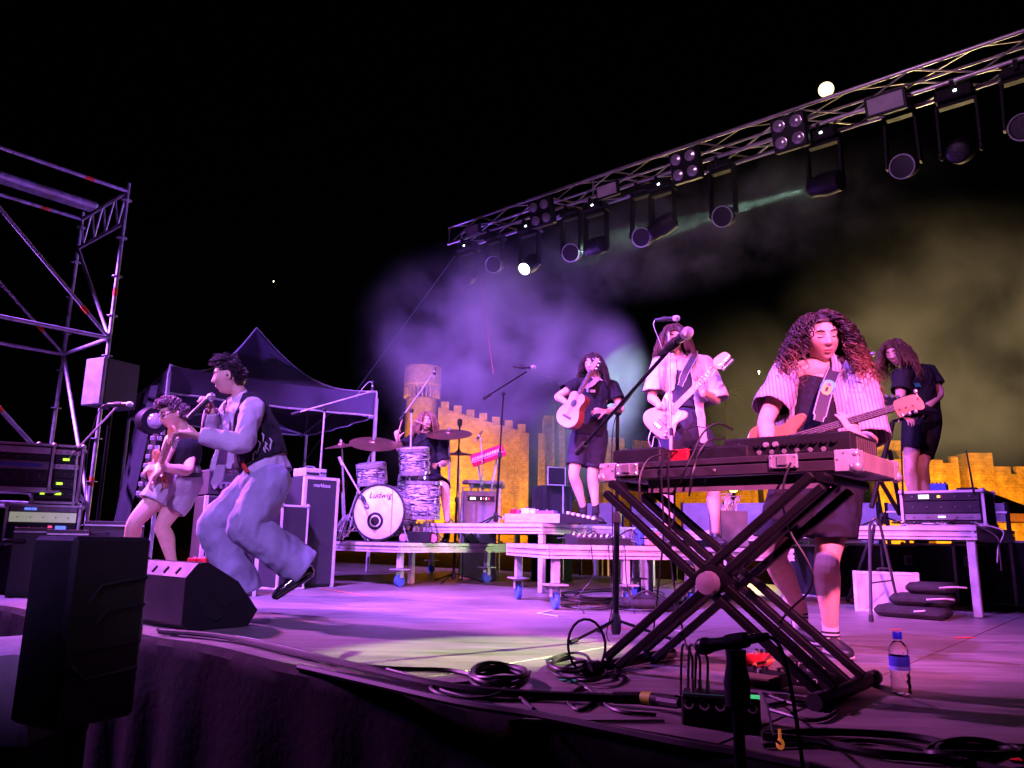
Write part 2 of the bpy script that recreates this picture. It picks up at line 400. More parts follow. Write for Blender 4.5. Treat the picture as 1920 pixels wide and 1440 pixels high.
for k in range(0, 5):
    uu = ut0+.02+k*2.87
    for dv in (-.145, .145):
        mb = MB(); mb.bar(W(uu, VT+dv, ZT-.145), W(uu, VT+dv, ZT+.145), .013, 6); mb.build('end_post', TRM, trs, True)

# hoist wire and dangling rope at the left end
wm = mat('steel_wire', (.35, .35, .36), .4, .7)
mb = MB(); mb.tube([Tz(900, 520), Tz(925, 700)], .008, 5)
tag(mb.build('safety_rope', mat('red_rope', (.5, .12, .16), .7)), 'thin reddish rope hanging from the left end of the truss', 'rope')
mb = MB(); mb.tube([Tz(853, 480), P(560, 880, 13.0)], .006, 5); tag(mb.build('guy_wire', mat('dark_wire', (.10, .10, .11), .5, .4)), 'long thin guy wire slanting from the truss down past the gazebo', 'wire')

LENS = mat('lamp_lens', (.02, .018, .03), .4, .0, spec=.5, bump=.6, bs=60)
HSG = mat('lamp_housing', (.008, .008, .009), .5, bump=.1, spec=.3)
LITG = mat('lit_lens_green', (.6, 1, .8), emit=(.62, 1, .78), es=16)
LITW = mat('lit_lens_white', (.9, .95, 1), emit=(.85, .95, 1), es=6)
BARN = mat('pale_bracket', (.55, .45, .28), .5, .3)
def clampit(t, uu):
    mb = MB(); mb.box(W(uu, VT-.145, ZT-.20), (.04, .06, .10), SAX); mb.build('clamp', HSG, t)
def moving_head(px, py, aim, label, lit=None, size=1.0):
    c = Tz(px, py); uu = c.dot(UX); t = thing('moving_head', W(uu, VT, ZT-.2), label, 'stage light', 'moving head lamps on the truss')
    d = (Vector(aim)-c).normalized(); s = size
    zb = ZT-.145-.11
    mb = MB(); mb.box(W(uu, VT, zb), (.34*s, .26*s, .13), SAX, bev=.02); base = mb.build('base', HSG, t)
    mb = MB(); mb.box(W(uu+.02, VT-.134*s, zb), (.03, .01, .022), SAX); mb.build('indicator', LITW, base)
    clampit(t, uu)
    zc = c.z
    mb = MB(); mb.box(W(uu, VT, zb-.085), (.36*s, .10, .04), SAX, bev=.01)
    for sg in (-1, 1):
        mb.beam(W(uu+sg*.175*s, VT, zb-.075), W(uu+sg*.175*s, VT, zc-.02), .035, .10, VX, bev=.008)
        mb.ball(W(uu+sg*.175*s, VT, zc), (.03, .06, .06), 10, SAX)
    mb.build('yoke', HSG, t, True)
    mb = MB(); hc = W(uu, VT, zc)
    mb.lathe(hc, d, [(.06*s, -.20*s), (.115*s, -.17*s), (.13*s, -.05*s), (.13*s, .03*s), (.115*s, .08*s), (.11*s, .17*s), (.095*s, .185*s)], 20); hd = mb.build('head', HSG, t, True)
    mb = MB(); mb.lathe(hc+d*.186*s, d, [(.092*s, 0), (.08*s, .008), (.05*s, .016), (.01, .02)], 20); mb.build('lens', lit or LENS, hd, True)
    return hc+d*.26*s, d
def wash(px, py, aim, label, s=1.0):
    c = Tz(px, py); uu = c.dot(UX); t = thing('wash_light', W(uu, VT, ZT-.2), label, 'stage light', 'round wash lamps on the truss')
    d = (Vector(aim)-c).normalized(); zc = c.z
    clampit(t, uu)
    mb = MB()
    for sg in (-1, 1):
        mb.beam(W(uu+sg*.15*s, VT, ZT-.28), W(uu+sg*.165*s, VT, zc), .035, .09, VX, bev=.008)
    mb.box(W(uu, VT, ZT-.285), (.34*s, .09, .04), SAX); mb.build('yoke', HSG, t); mb = MB(); mb.box(W(uu, VT, ZT-.225), (.30*s, .24, .09), SAX, bev=.015); mb.build('base', HSG, t)
    mb = MB(); hc = W(uu, VT, zc)
    mb.lathe(hc, d, [(.05*s, -.24*s), (.10*s, -.21*s), (.125*s, -.08*s), (.135*s, .06*s), (.12*s, .06*s), (.118*s, .04*s)], 24); hd = mb.build('head', HSG, t, True)
    mb = MB(); mb.lathe(hc+d*.045*s, d, [(.118*s, 0), (.09*s, .002), (.01, .003)], 24); mb.build('lens', LENS, hd, True)
    mb = MB(); pts = [hc+d*.062*s+(frame_for(d)[0]*math.cos(a_)+frame_for(d)[1]*math.sin(a_))*.128*s for a_ in [2*math.pi*i/24 for i in range(25)]]; mb.tube(pts, .008*s, 6); mb.build('rim', ALUD, hd, True)
hs = []
hs.append(moving_head(877, 520, W(-5, 2, 1), 'moving head lamp at the very left end of the truss'))
hs.append(moving_head(993, 496, W(-6.5, 3.5, .5), 'second moving head from the left, glowing white', LITW))
hs.append(moving_head(1118, 462, P(890, 556, 13.5), 'third moving head from the left, throwing a pale beam down left', LITG))
hs.append(moving_head(1243, 424, W(-8.5, 8.0, 3.0), 'fourth moving head from the left, half hidden by the green beam', LENS))
hs.append(moving_head(1549, 345, P(1200, 442, 10.6), 'moving head throwing the bright green beam along the truss', LITG, 1.05))
hs.append(moving_head(1802, 282, W(-1.5, 0, .2), 'moving head nearest the right end with an amber-lined front', LENS, 1.05))
for px, py, lb in ((927, 496, 'round wash lamp nearest the left end of the truss'), (1072, 474, 'round wash lamp second from the left end'), (1205, 445, 'round wash lamp third from the left, below a four lamp blinder'), (1357, 406, 'round wash lamp crossed by the green beam'), (1695, 312, 'largest round wash lamp with a purple lens'), (1921, 238, 'wash lamp cut off at the right edge')):
    wash(px, py, W(-3.2, -2, .5), lb)
# four lamp blinders and flat panel floods on the truss front
def blinder(px, py, label):
    c = Pv(px, py, VT-.30); t = thing('blinder_light', c, label, 'stage light', 'four lamp blinders on the truss')
    n_ = (-VX*.95-ZX*.28).normalized(); ax = (UX, n_.cross(UX).normalized(), n_)
    mb = MB(); mb.box(c, (.40, .40, .12), ax, bev=.015); mb.build('housing', HSG, t)
    mb = MB(); mb.beam(c+VX*.05, c+VX*.2+ZX*.02, .05, .05, ZX); mb.build('clamp', HSG, t)
    for i in (-1, 1):
        for j in (-1, 1):
            mb = MB(); mb.lathe(c+ax[0]*i*.098+ax[1]*j*.098+n_*.06, n_, [(.07, 0), (.07, .018), (.058, .02), (.04, .03), (.01, .034)], 18); mb.build('lamp', mat('blinder_lamp', (.55, .5, .55), .22, .55), t, True)
blinder(1017, 399, 'four lamp blinder on the left part of the truss'); blinder(1287, 311, 'four lamp blinder at the middle of the truss'); blinder(1482, 249, 'four lamp blinder below the moon')
def flood(px, py, w, h, label):
    c = Pv(px, py, VT-.28); t = thing('panel_flood', c, label, 'stage light', 'flat panel floods on the truss')
    n_ = (-VX*.97-ZX*.2).normalized(); ax = (UX, n_.cross(UX).normalized(), n_)
    mb = MB(); mb.box(c, (w, h, .07), ax, bev=.01); mb.build('housing', HSG, t)
    mb = MB(); mb.box(c+n_*.036, (w*.84, h*.74, .006), ax); mb.build('panel_face', mat('flood_face', (.42, .38, .42), .5), t)
    mb = MB(); mb.beam(c+VX*.03, c+VX*.16, .05, .05, ZX); mb.build('clamp', HSG, t)
flood(888, 431, .30, .17, 'flat panel flood at the left end of the truss'); flood(1140, 357, .36, .2, 'flat panel flood between the two left blinders'); flood(1661, 194, .42, .23, 'large flat panel flood right of the moon')

spot(W(-3.0, 10.0, .5), W(-4.6, 8.0, 0), (.75, 1, .45), 110, 80, .7, .05, 'added_riser_spot')  # unseen spot added to throw green light under the risers
# beams thrown by the lit heads; the plume spot is added behind the truss
GRC = (.55, 1.0, .72)
l3, d3 = hs[2]; spot(l3, l3+d3*5, (.55, .75, 1), 900, 16, .5, .03, 'beam_spot')
l5, d5 = hs[4]; spot(l5, l5+d5*5, GRC, 4200, 8, .4, .03, 'beam_spot')
lc = W(-6.0, 10.0, ZT-.2)
spot(W(-5.2, 12.6, ZT+.3), P(1135, 780, 11.0), GRC, 5200, 17, .3, .03, 'beam_spot')
spot(W(-1.3, 8.6, ZT-.5), G(905, 1222), (.9, 1, .42), 9500, 9, .6, .04, 'beam_spot')
# ================================================================ scaffold tower
SUV = P(222, 500, 9.0); su, sv = SUV.dot(UX), SUV.dot(VX)
sc_ = thing('scaffold_tower', W(su, sv, -1.2), 'tall galvanised scaffold tower with orange marked tubes at the stage side', 'scaffold')
def Sz(px, py, u=None, v=None): return (Pu(px, py, u) if u is not None else Pv(px, py, v)).z
L2 = None
best = None
for k in range(60):
    L_ = .8+.05*k; p = W(su-L_, sv, 2.5); d = p-CP
    yy = d.y*math.cos(PITCH)+d.z*math.sin(PITCH); xx = d.x/yy*FPX+960
    if best is None or abs(xx-112) < best[0]: best = (abs(xx-112), L_)
L2 = best[1]
ztop = Pu(232, 345, su).z; DV = 2.07
def pole(u, v, z0, z1, r=.024):
    mb = MB(); mb.bar(W(u, v, z0), W(u, v, z1), r, 10); p_ = mb.build('standard_tube', GALV, sc_, True)
    z = z0+.3
    while z < z1-.05:
        mb = MB(); mb.lathe(W(u, v, z), ZX, [(.024, -.006), (.062, -.004), (.062, .004), (.024, .006)], 14); mb.build('rosette', GALV, p_, True); z += .5
    return p_
P1 = pole(su, sv, -1.2, ztop+.03); P2 = pole(su-L2, sv, -1.2, ztop+.03); pole(su, sv-DV, -1.2, ztop+.03); pole(su-L2, sv-DV, -1.2, ztop+.03)
def tb(a, b, r=.024, name='ledger_tube', m=GALV):
    mb = MB(); mb.bar(a, b, r, 10); return mb.build(name, m, sc_, True)
def wrapt(a, b, t, par):
    p = lerp(a, b, t); d = (b-a).normalized(); mb = MB(); mb.bar(p-d*.05, p+d*.05, .0265, 10); mb.build('orange_band', ORTAPE, par, True)
zt = Pu(228, 355, su).z; zm = Pu(199, 633, su).z; zl = Pu(165, 760, su).z
zu_ = zt-.42
for uu in (su, su-L2):
    for z, t in ((zt, .22), (zm, None), (zm-2.0, None)):
        a, b = W(uu, sv, z), W(uu, sv-DV, z); o = tb(a, b)
        if t: wrapt(a, b, t, o)
    a, b = W(uu, sv, zm), W(uu, sv-DV, zt); o = tb(a, b, .021, 'diagonal_tube'); wrapt(a, b, .15, o)
    a, b = W(uu, sv, zm-2.0), W(uu, sv-DV, zm); o = tb(a, b, .024, 'diagonal_tube'); wrapt(a, b, .5, o)
for vv in (sv, sv-DV):
    for z in (zt, zu_): tb(W(su, vv, z), W(su-L2, vv, z), .024, 'girder_chord')
    for k in range(4):
        a, b = W(su-L2*(k+.1)/4, vv, zt), W(su-L2*(k+.55)/4, vv, zu_); tb(a, b, .012, 'girder_brace')
        tb(b, W(su-L2*(k+1)/4, vv, zt), .012, 'girder_brace')
    for z in (zm, zm-2.0): tb(W(su, vv, z), W(su-L2, vv, z), .024)
o = tb(W(su, sv, zm), W(su-L2, sv, zu_), .021, 'diagonal_tube')
o = tb(W(su-L2, sv, zm), W(su, sv, zm-2.0), .024, 'diagonal_tube')
mb = MB(); mb.beam(W(su-L2*.5, sv-.1, zt-.06), W(su-L2*.5, sv-DV-.3, zt-.06), .24, .09, ZX, bev=.03); mb.build('steel_deck', GALV, sc_)
wrapt(W(su, sv, ztop-1.6), W(su, sv, ztop-1.2), .5, P1); wrapt(W(su, sv, .9), W(su, sv, 1.3), .5, P1)

# ================================================================ gazebo
TA, TB = P(320, 678, 10.0), P(706, 744, 11.7); TB.z = TA.z = (TA.z+TB.z)/2
td = (TB-TA); tn = Vector((-td.y, td.x, 0)).normalized()*3.0
cs = [TA, TB, TB+tn, TA+tn]; pk = sum(cs, Vector())/4; pk.z = P(440, 615, pk.y).z
gz = thing('gazebo', Vector((TA.x, TA.y, 0)), 'dark pop-up gazebo with pale piped edges and a pointed roof', 'gazebo')
gm = mat('gazebo_fabric', (.085, .075, .105), .6, bump=.25, bs=5, var=.25, vs=2, sheen=.2); gp = mat('pale_piping', (.75, .74, .72), .5)
vh = .36
for i in range(4):
    a, b = cs[i], cs[(i+1) % 4]; mb = MB(); N = 12; vs_ = []
    for r_ in range(N+1):
        t = r_/N
        for c_ in range(N+1):
            s_ = c_/N; base = lerp(a, b, s_); q = lerp(base, pk, t)
            q.z -= .34*math.sin(math.pi*t)*(.55+.45*abs(2*s_-1)) + .04*math.sin(math.pi*s_)*(1-t)
            q.z += .012*math.sin(9*s_*math.pi+i)*(1-t)
            vs_.append(q)
    fs = [(r_*(N+1)+c_, r_*(N+1)+c_+1, (r_+1)*(N+1)+c_+1, (r_+1)*(N+1)+c_) for r_ in range(N) for c_ in range(N)]
    mb.add(vs_, fs); mb.build('roof_panel', gm, gz, True)
    edge = [vs_[r_*(N+1)] for r_ in range(N+1)]
    mb = MB(); mb.tube([p+ZX*.012 for p in edge], .015, 6); mb.build('roof_piping', gp, gz, True)
    mb = MB(); vv_ = []; M_ = 24
    for c_ in range(M_+1):
        q = lerp(a, b, c_/M_); sag = .04*math.sin(math.pi*c_/M_); wv = .018*math.sin(c_*1.1+i)
        nn = (pk-q); nn.z = 0; nn.normalize()
        vv_ += [q-ZX*sag, q-ZX*(vh*.5+sag)+nn*wv, q-ZX*(vh+sag*.6)+nn*wv*1.6]
    mb.add(vv_, [(3*c_+r_, 3*c_+3+r_, 3*c_+4+r_, 3*c_+1+r_) for c_ in range(M_) for r_ in range(2)]); mb.build('valance', gm, gz, True)
    mb = MB(); mb.tube([vv_[3*c_+2] for c_ in range(M_+1)], .014, 6); mb.build('valance_piping', gp, gz, True)
    mb = MB(); mb.tube([a+ZX*.01, a-ZX*vh], .014, 6); mb.build('corner_piping', gp, gz, True)
    mb = MB(); mb.box(Vector((a.x, a.y, (a.z-vh*.2)/2)), (.045, .045, a.z-.1), (td.normalized(), tn.normalized(), ZX), bev=.004); mb.build('leg', ALUD, gz)
    io = (pk-lerp(a, b, .5)); io.z = 0; io = io.normalized()*.10; mb = MB(); mb.beam(a+io-ZX*(vh+.02), lerp(a, b, .5)+io-ZX*(vh-.26), .02, .03); mb.beam(b+io-ZX*(vh+.02), lerp(a, b, .5)+io-ZX*(vh-.26), .02, .03); mb.build('truss_bar', ALUD, gz)
# dark side curtain tied back at the near-left corner
mb = MB(); N = 26; vs_ = []
for r_ in range(10):
    t = r_/9; z = lerp(cs[0].z-vh*.7, .02, t)
    for c_ in range(N+1):
        s_ = c_/N; wd_ = lerp(1.1, .55, math.sin(math.pi*min(1, t*1.0)*.5)); q = cs[0]+tn.normalized()*(s_*wd_)-td.normalized()*(.12+.30*t)
        q = q+td.normalized()*.05*math.sin(s_*20+t*2); q.z = z; vs_.append(q)
mb.add(vs_, [(r_*(N+1)+c_, r_*(N+1)+c_+1, (r_+1)*(N+1)+c_+1, (r_+1)*(N+1)+c_) for r_ in range(9) for c_ in range(N)]); mb.build('side_curtain', mat('curtain_black', (.02, .018, .026), .85, bump=.3, bs=6), gz, True)

# ================================================================ castle
def stone(name, col):
    m = mat(name, col, .9, var=.35, vs=.35, bump=.5, bs=1.2); n = m.node_tree; b = n.nodes['Principled BSDF']
    tc = [x for x in n.nodes if x.type == 'TEX_COORD'][0]
    sp = n.nodes.new('ShaderNodeSeparateXYZ'); cb = n.nodes.new('ShaderNodeCombineXYZ'); ad = n.nodes.new('ShaderNodeMath'); ad.operation = 'ADD'
    n.links.new(tc.outputs['Object'], sp.inputs[0]); n.links.new(sp.outputs['X'], ad.inputs[0]); n.links.new(sp.outputs['Y'], ad.inputs[1]); n.links.new(ad.outputs[0], cb.inputs['X']); n.links.new(sp.outputs['Z'], cb.inputs['Y'])
    bk = n.nodes.new('ShaderNodeTexBrick'); bk.inputs['Scale'].default_value = 1.0; bk.inputs['Brick Width'].default_value = .75; bk.inputs['Row Height'].default_value = .36; bk.inputs['Mortar Size'].default_value = .03
    bk.inputs['Color1'].default_value = (1, 1, 1, 1); bk.inputs['Color2'].default_value = (.78, .74, .7, 1); bk.inputs['Mortar'].default_value = (.66, .62, .58, 1)
    n.links.new(cb.outputs[0], bk.inputs['Vector'])
    nz2 = n.nodes.new('ShaderNodeTexNoise'); nz2.inputs['Scale'].default_value = 1.3; nz2.inputs['Detail'].default_value = 12; nz2.inputs['Roughness'].default_value = .78; n.links.new(tc.outputs['Object'], nz2.inputs['Vector'])
    rp = n.nodes.new('ShaderNodeValToRGB'); rp.color_ramp.elements[0].position = .35; rp.color_ramp.elements[0].color = (.38, .33, .28, 1); rp.color_ramp.elements[1].position = .62; n.links.new(nz2.outputs['Fac'], rp.inputs[0])
    out = b.inputs['Base Color'].links[0].from_socket
    for s_ in (bk.outputs['Color'], rp.outputs[0]):
        mx = n.nodes.new('ShaderNodeMix'); mx.data_type = 'RGBA'; mx.blend_type = 'MULTIPLY'; mx.inputs['Factor'].default_value = 1
        n.links.new(out, mx.inputs[6]); n.links.new(s_, mx.inputs[7]); out = mx.outputs[2]
    n.links.new(out, b.inputs['Base Color']); return m
STONE = stone('castle_stone', (.40, .30, .19))
ZG = -1.2
# round tower
CY = 120.; tc_ = P(789, 800, CY); tr = 2.45; ttop = P(789, 690, CY).z; twr = thing('castle_tower', Vector((tc_.x, tc_.y, ZG)), 'round stone castle tower with a flared parapet, lit orange', 'tower')
mb = MB(); h0 = ttop-5.1; c0 = Vector((tc_.x, tc_.y, 0)); mb.lathe(c0, ZX, [(tr*1.1, ZG), (tr*1.02, h0-6), (tr, h0)], 40); mb.build('shaft', STONE, twr, True)
mb = MB(); mb.lathe(c0, ZX, [(tr*.98, h0+1.6), (tr*1.2, h0+2.2), (tr*1.2, h0+5.1), (tr*1.08, h0+5.1), (tr*1.08, h0+4.2)], 40); mb.build('parapet', STONE, twr, True)
for k in range(26):
    an = 2*math.pi*k/26; d = Vector((math.cos(an), math.sin(an), 0)); mb = MB()
    mb.box(c0+d*(tr*1.08)+ZX*(h0+1.0), (tr*.22, .26, 1.7), (d, ZX.cross(d), ZX), bev=.05); mb.build('corbel', STONE, twr)
def wall(name, pts, Ys, zbot, label, merl=None, th=1.6, mpitch=2.0, mh=1.1, mw=.62):
    # crenellated wall along pixel points of its walkway line
    a, b = [P(p[0], p[1], y) for p, y in zip(pts, Ys)]
    t = thing(name, Vector((a.x, a.y, ZG)), label, 'castle wall', 'floodlit castle walls'); d = (b-a); L = math.hypot(d.x, d.y); dh = Vector((d.x, d.y, 0)).normalized(); nn = Vector((-dh.y, dh.x, 0))
    mb = MB(); vs_ = []
    for q in (a, b):
        for k in (0, 1): vs_ += [Vector((q.x, q.y, zbot))+nn*th*k, q+nn*th*k]
    mb.add(vs_, [(0, 1, 5, 4), (2, 6, 7, 3), (1, 3, 7, 5), (0, 2, 3, 1), (4, 5, 7, 6)]); mb.build('curtain_wall', STONE, t)
    if merl:
        n_ = max(1, int(L/mpitch))
        for k in range(n_):
            q = lerp(a, b, (k+.5)/n_); mb = MB(); hh = mh*random.uniform(.92, 1.05); mb.box(q+nn*.35+ZX*(hh/2-.02), (L/n_*mw, .7, hh), (dh, nn, ZX), bev=.04); mb.build('merlon', STONE, t)
    return t
wall('castle_wall', [(822, 763), (990, 812)], (118, 118), ZG, 'crenellated castle wall sloping down from the round tower', True, mpitch=1.95, mh=1.15)
wall('castle_wall', [(975, 812), (992, 812)], (112, 112), ZG, 'short square wall end below the sloping crenellated wall', False)
wall('castle_wall', [(1020, 779), (1060, 779)], (110, 110), ZG, 'dim block of castle wall behind the acoustic guitarist', False, th=5)
wall('castle_wall', [(1010, 812), (1022, 812)], (109, 109), ZG, 'low stepped spur beside the dim block of castle wall', False)
wall('castle_wall', [(1130, 835), (1230, 850)], (100, 104), ZG, 'low castle wall between the acoustic and electric guitarists', True, mpitch=3, mh=1.4)
wall('castle_wall', [(1230, 880), (1440, 876)], (98, 98), ZG, 'low castle wall seen under the keyboard table', True, mpitch=4, mh=1.6)
wall('castle_wall', [(1636, 826), (1694, 826)], (92, 92), ZG, 'far canopy built as a plain wall block above the striped shirt tail', False)  # far canopy, given the shape of a castle wall block
wall('castle_wall', [(1644, 880), (1665, 880)], (90, 90), ZG, 'stepped castle wall beside the keyboard case end', False)
wall('castle_wall', [(1660, 861), (1700, 861)], (90.5, 90.5), ZG, 'castle wall stub left of the standing player\'s legs', False)
wall('castle_wall', [(1742, 868), (1797, 868)], (90, 90), ZG, 'bright castle wall right of the standing player\'s knees', False)
wall('castle_wall', [(1812, 849), (1860, 849)], (89, 89), ZG, 'bright square castle turret right of the antenna', False, th=4)
wall('castle_wall', [(1858, 888), (1990, 890)], (89.5, 89.5), ZG, 'bright crenellated castle wall at the right edge', True, mpitch=2.4, mh=.95, mw=.75)
# merlons picked out on single walls
for x0, x1, yt, yb in ((1742, 1768, 862, 868), (1783, 1797, 856, 868), (1861, 1873, 878, 889)):
    a, b = P(x0, yb, 89.8), P(x1, yb, 89.8); hh = P(x0, yt, 89.8).z-a.z; mb = MB(); mb.box((a+b)/2+ZX*(hh/2-.02)+Vector((0, .3, 0)), ((b-a).length, .6, hh+.04)); o = mb.build('castle_merlon', STONE); tag(o, {1742: 'low merlon on the bright wall right of the player\'s knees', 1783: 'tall narrow merlon left of the right antenna', 1861: 'merlon beside the bright square turret'}[x0], 'castle wall')
# castle floodlights: sodium lamps on the ground before the walls
SOD = (1.0, .37, .018)
def flamp(loc, tgt, pw, ang=120, col=SOD): spot(loc, tgt, col, pw, ang, .8, .3, 'castle_floodlight')
flamp((tc_.x-1, CY-14, ZG+.5), (tc_.x, CY, 14), 90000, 90)
flamp((tc_.x+9, 100, ZG+.5), (tc_.x+8, CY, 10), 52000, 110)
q = P(1770, 900, 80); flamp((q.x, 76, ZG+.5), (q.x, 90, 6), 30000, 140); q = P(1890, 900, 80); flamp((q.x, 78, ZG+.5), (q.x, 90, 6), 28000, 130)
q = P(1300, 900, 88); flamp((q.x, 84, ZG+.5), (q.x, 98, 5), 9000, 140); q = P(1660, 900, 80); flamp((q.x, 78, ZG+.5), (q.x, 92, 7), 15000, 130)
q = P(1050, 900, 88); flamp((q.x, 96, ZG+.5), (q.x, 112, 10), 3500, 120)
# the floodlight that shows: on a short post behind the stage
fl = P(1375, 914, 30.); ft = thing('flood_lamp', Vector((fl.x, fl.y, ZG)), 'glowing yellow floodlight on a post seen under the keyboard table', 'lamp')
mb = MB(); mb.bar((fl.x, fl.y, ZG), (fl.x, fl.y, fl.z-.12), .05); mb.build('post', BLACK, ft)
mb = MB(); mb.lathe(fl+Vector((0, .16, 0)), (0, -1, 0), [(.06, -.1), (.22, .0), (.26, .12)], 16); mb.build('housing', BLACK, ft, True)
mb = MB(); mb.ball(fl, .20, 14); mb.build('bulb', mat('sodium_bulb', (1, .7, .1), emit=(1, .62, .08), es=12), ft, True)
# marquees far behind the stage
mq = mat('marquee_canvas', (.55, .22, .08), .8, bump=.2, bs=1)
for (xa, xb, yp, yb, Y, lb) in ((1850, 1965, 928, 962, 40, 'pointed orange marquee roof at the right edge'), (1050, 1140, 925, 966, 38, 'pointed orange marquee roof behind the acoustic guitarist')):
    a, b = P(xa, yb, Y), P(xb, yb, Y); w_ = b.x-a.x; t = thing('marquee', Vector((a.x, Y, ZG)), lb, 'tent', 'far marquees'); pkz = P((xa+xb)/2, yp, Y+w_/2).z; ze = a.z
    q = [Vector((a.x, Y, ze)), Vector((b.x, Y, ze)), Vector((b.x, Y+w_, ze)), Vector((a.x, Y+w_, ze))]; pk_ = Vector(((a.x+b.x)/2, Y+w_/2, pkz))
    mb = MB(); mb.add(q+[pk_], [(0, 1, 4), (1, 2, 4), (2, 3, 4), (3, 0, 4)]); mb.build('roof', mq, t)
    mb = MB(); mb.add(q+[p-ZX*.4 for p in q], [(k, (k+1) % 4, 4+(k+1) % 4, 4+k) for k in range(4)]); mb.build('valance', mq, t)
    for p in q: mb = MB(); mb.bar((p.x, p.y, ZG), p, .04, 6); mb.build('leg', GALV, t)
    spot((a.x+w_/2, Y-3, ZG+.4), (a.x+w_/2, Y+1, ze), (1, .45, .1), 900, 120, .6, .1, 'marquee_lamp')
# palms catching a little orange light
frm = mat('palm_frond', (.09, .10, .03), .6); trm = mat('palm_trunk', (.12, .08, .05), .9, bump=.5, bs=8)
for px, py, Y, s, lb in ((1042, 716, 70, 1.0, 'dim palm crown above the castle block, behind the acoustic guitarist'), (1362, 738, 62, .9, 'small palm lit orange right of the white guitar\'s headstock'), (1418, 822, 60, .7, 'low palm half hidden behind the bassist\'s elbow')):
    c = P(px, py, Y); t = thing('palm_tree', Vector((c.x, c.y, ZG)), lb, 'palm tree', 'far palms')
    mb = MB(); mb.tube(spline([(c.x+.4, c.y, ZG), (c.x+.15, c.y, c.z*.5), c], 4), [.26-.012*i for i in range(9)], 8); mb.build('trunk', trm, t, True)
    mb = MB()
    for k in range(22):
        an = random.uniform(0, 6.283); el = random.uniform(-.5, 1.1); L = s*random.uniform(1.5, 2.2); d = Vector((math.cos(an), math.sin(an), 0)); pts = [c+d*L*t_*math.cos(el*.6)+ZX*(L*t_*math.sin(el)-1.1*s*t_*t_) for t_ in (0, .25, .5, .75, 1)]; sd = Vector((-d.y, d.x, 0))
        for j in range(4):
            for q in range(3):
                p0 = lerp(pts[j], pts[j+1], q/3); dd = (pts[j+1]-pts[j]).normalized()
                for sg in (-1, 1):
                    tip = p0+sd*sg*.38*s*(1-.15*j)+dd*.25*s-ZX*.12*s; mb.add([p0, p0+dd*.09*s, tip], [(0, 1, 2)])
    mb.build('crown', frm, t)
    spot((c.x+1, c.y-3, ZG+.3), c, SOD, 700, 60, .6, .2, 'palm_lamp')
# low lit buildings far to the left behind the cabinets
bm_ = mat('far_town_wall', (.3, .2, .12), .8)
for k, (x0, x1, y0) in enumerate(((614, 632, 908), (632, 646, 902), (560, 575, 912))):
    Y = 160+k*6; a, b = P(x0, y0, Y), P(x1, y0, Y); t = thing('far_house', Vector((a.x, Y, ZG)), ['squat far house with a lit window behind the bass cabinet', 'taller far house beside the drum hardware', 'tiny far house above the amplifier head'][k], 'house', 'far houses'); w_ = b.x-a.x
    mb = MB(); mb.box(((a.x+b.x)/2, Y+2, (a.z+ZG)/2), (w_, 4, a.z-ZG)); mb.build('wall', bm_, t)
    mb = MB(); mb.box(((a.x+b.x)/2, Y+2, a.z+.1), (w_+.4, 4.4, .2)); mb.build('roof', mat('far_roof', (.2, .08, .05), .8), t)
    mb = MB(); mb.box((a.x+w_*.35, Y-.02, a.z-1.0), (w_*.3, .05, .7)); mb.build('window', mat('lit_window', (1, .6, .3), emit=(1, .5, .2), es=1.0), t)
    spot((a.x, Y-6, ZG+.3), (a.x+w_/2, Y, a.z), SOD, 700, 100, .6, .2, 'street_lamp_light')

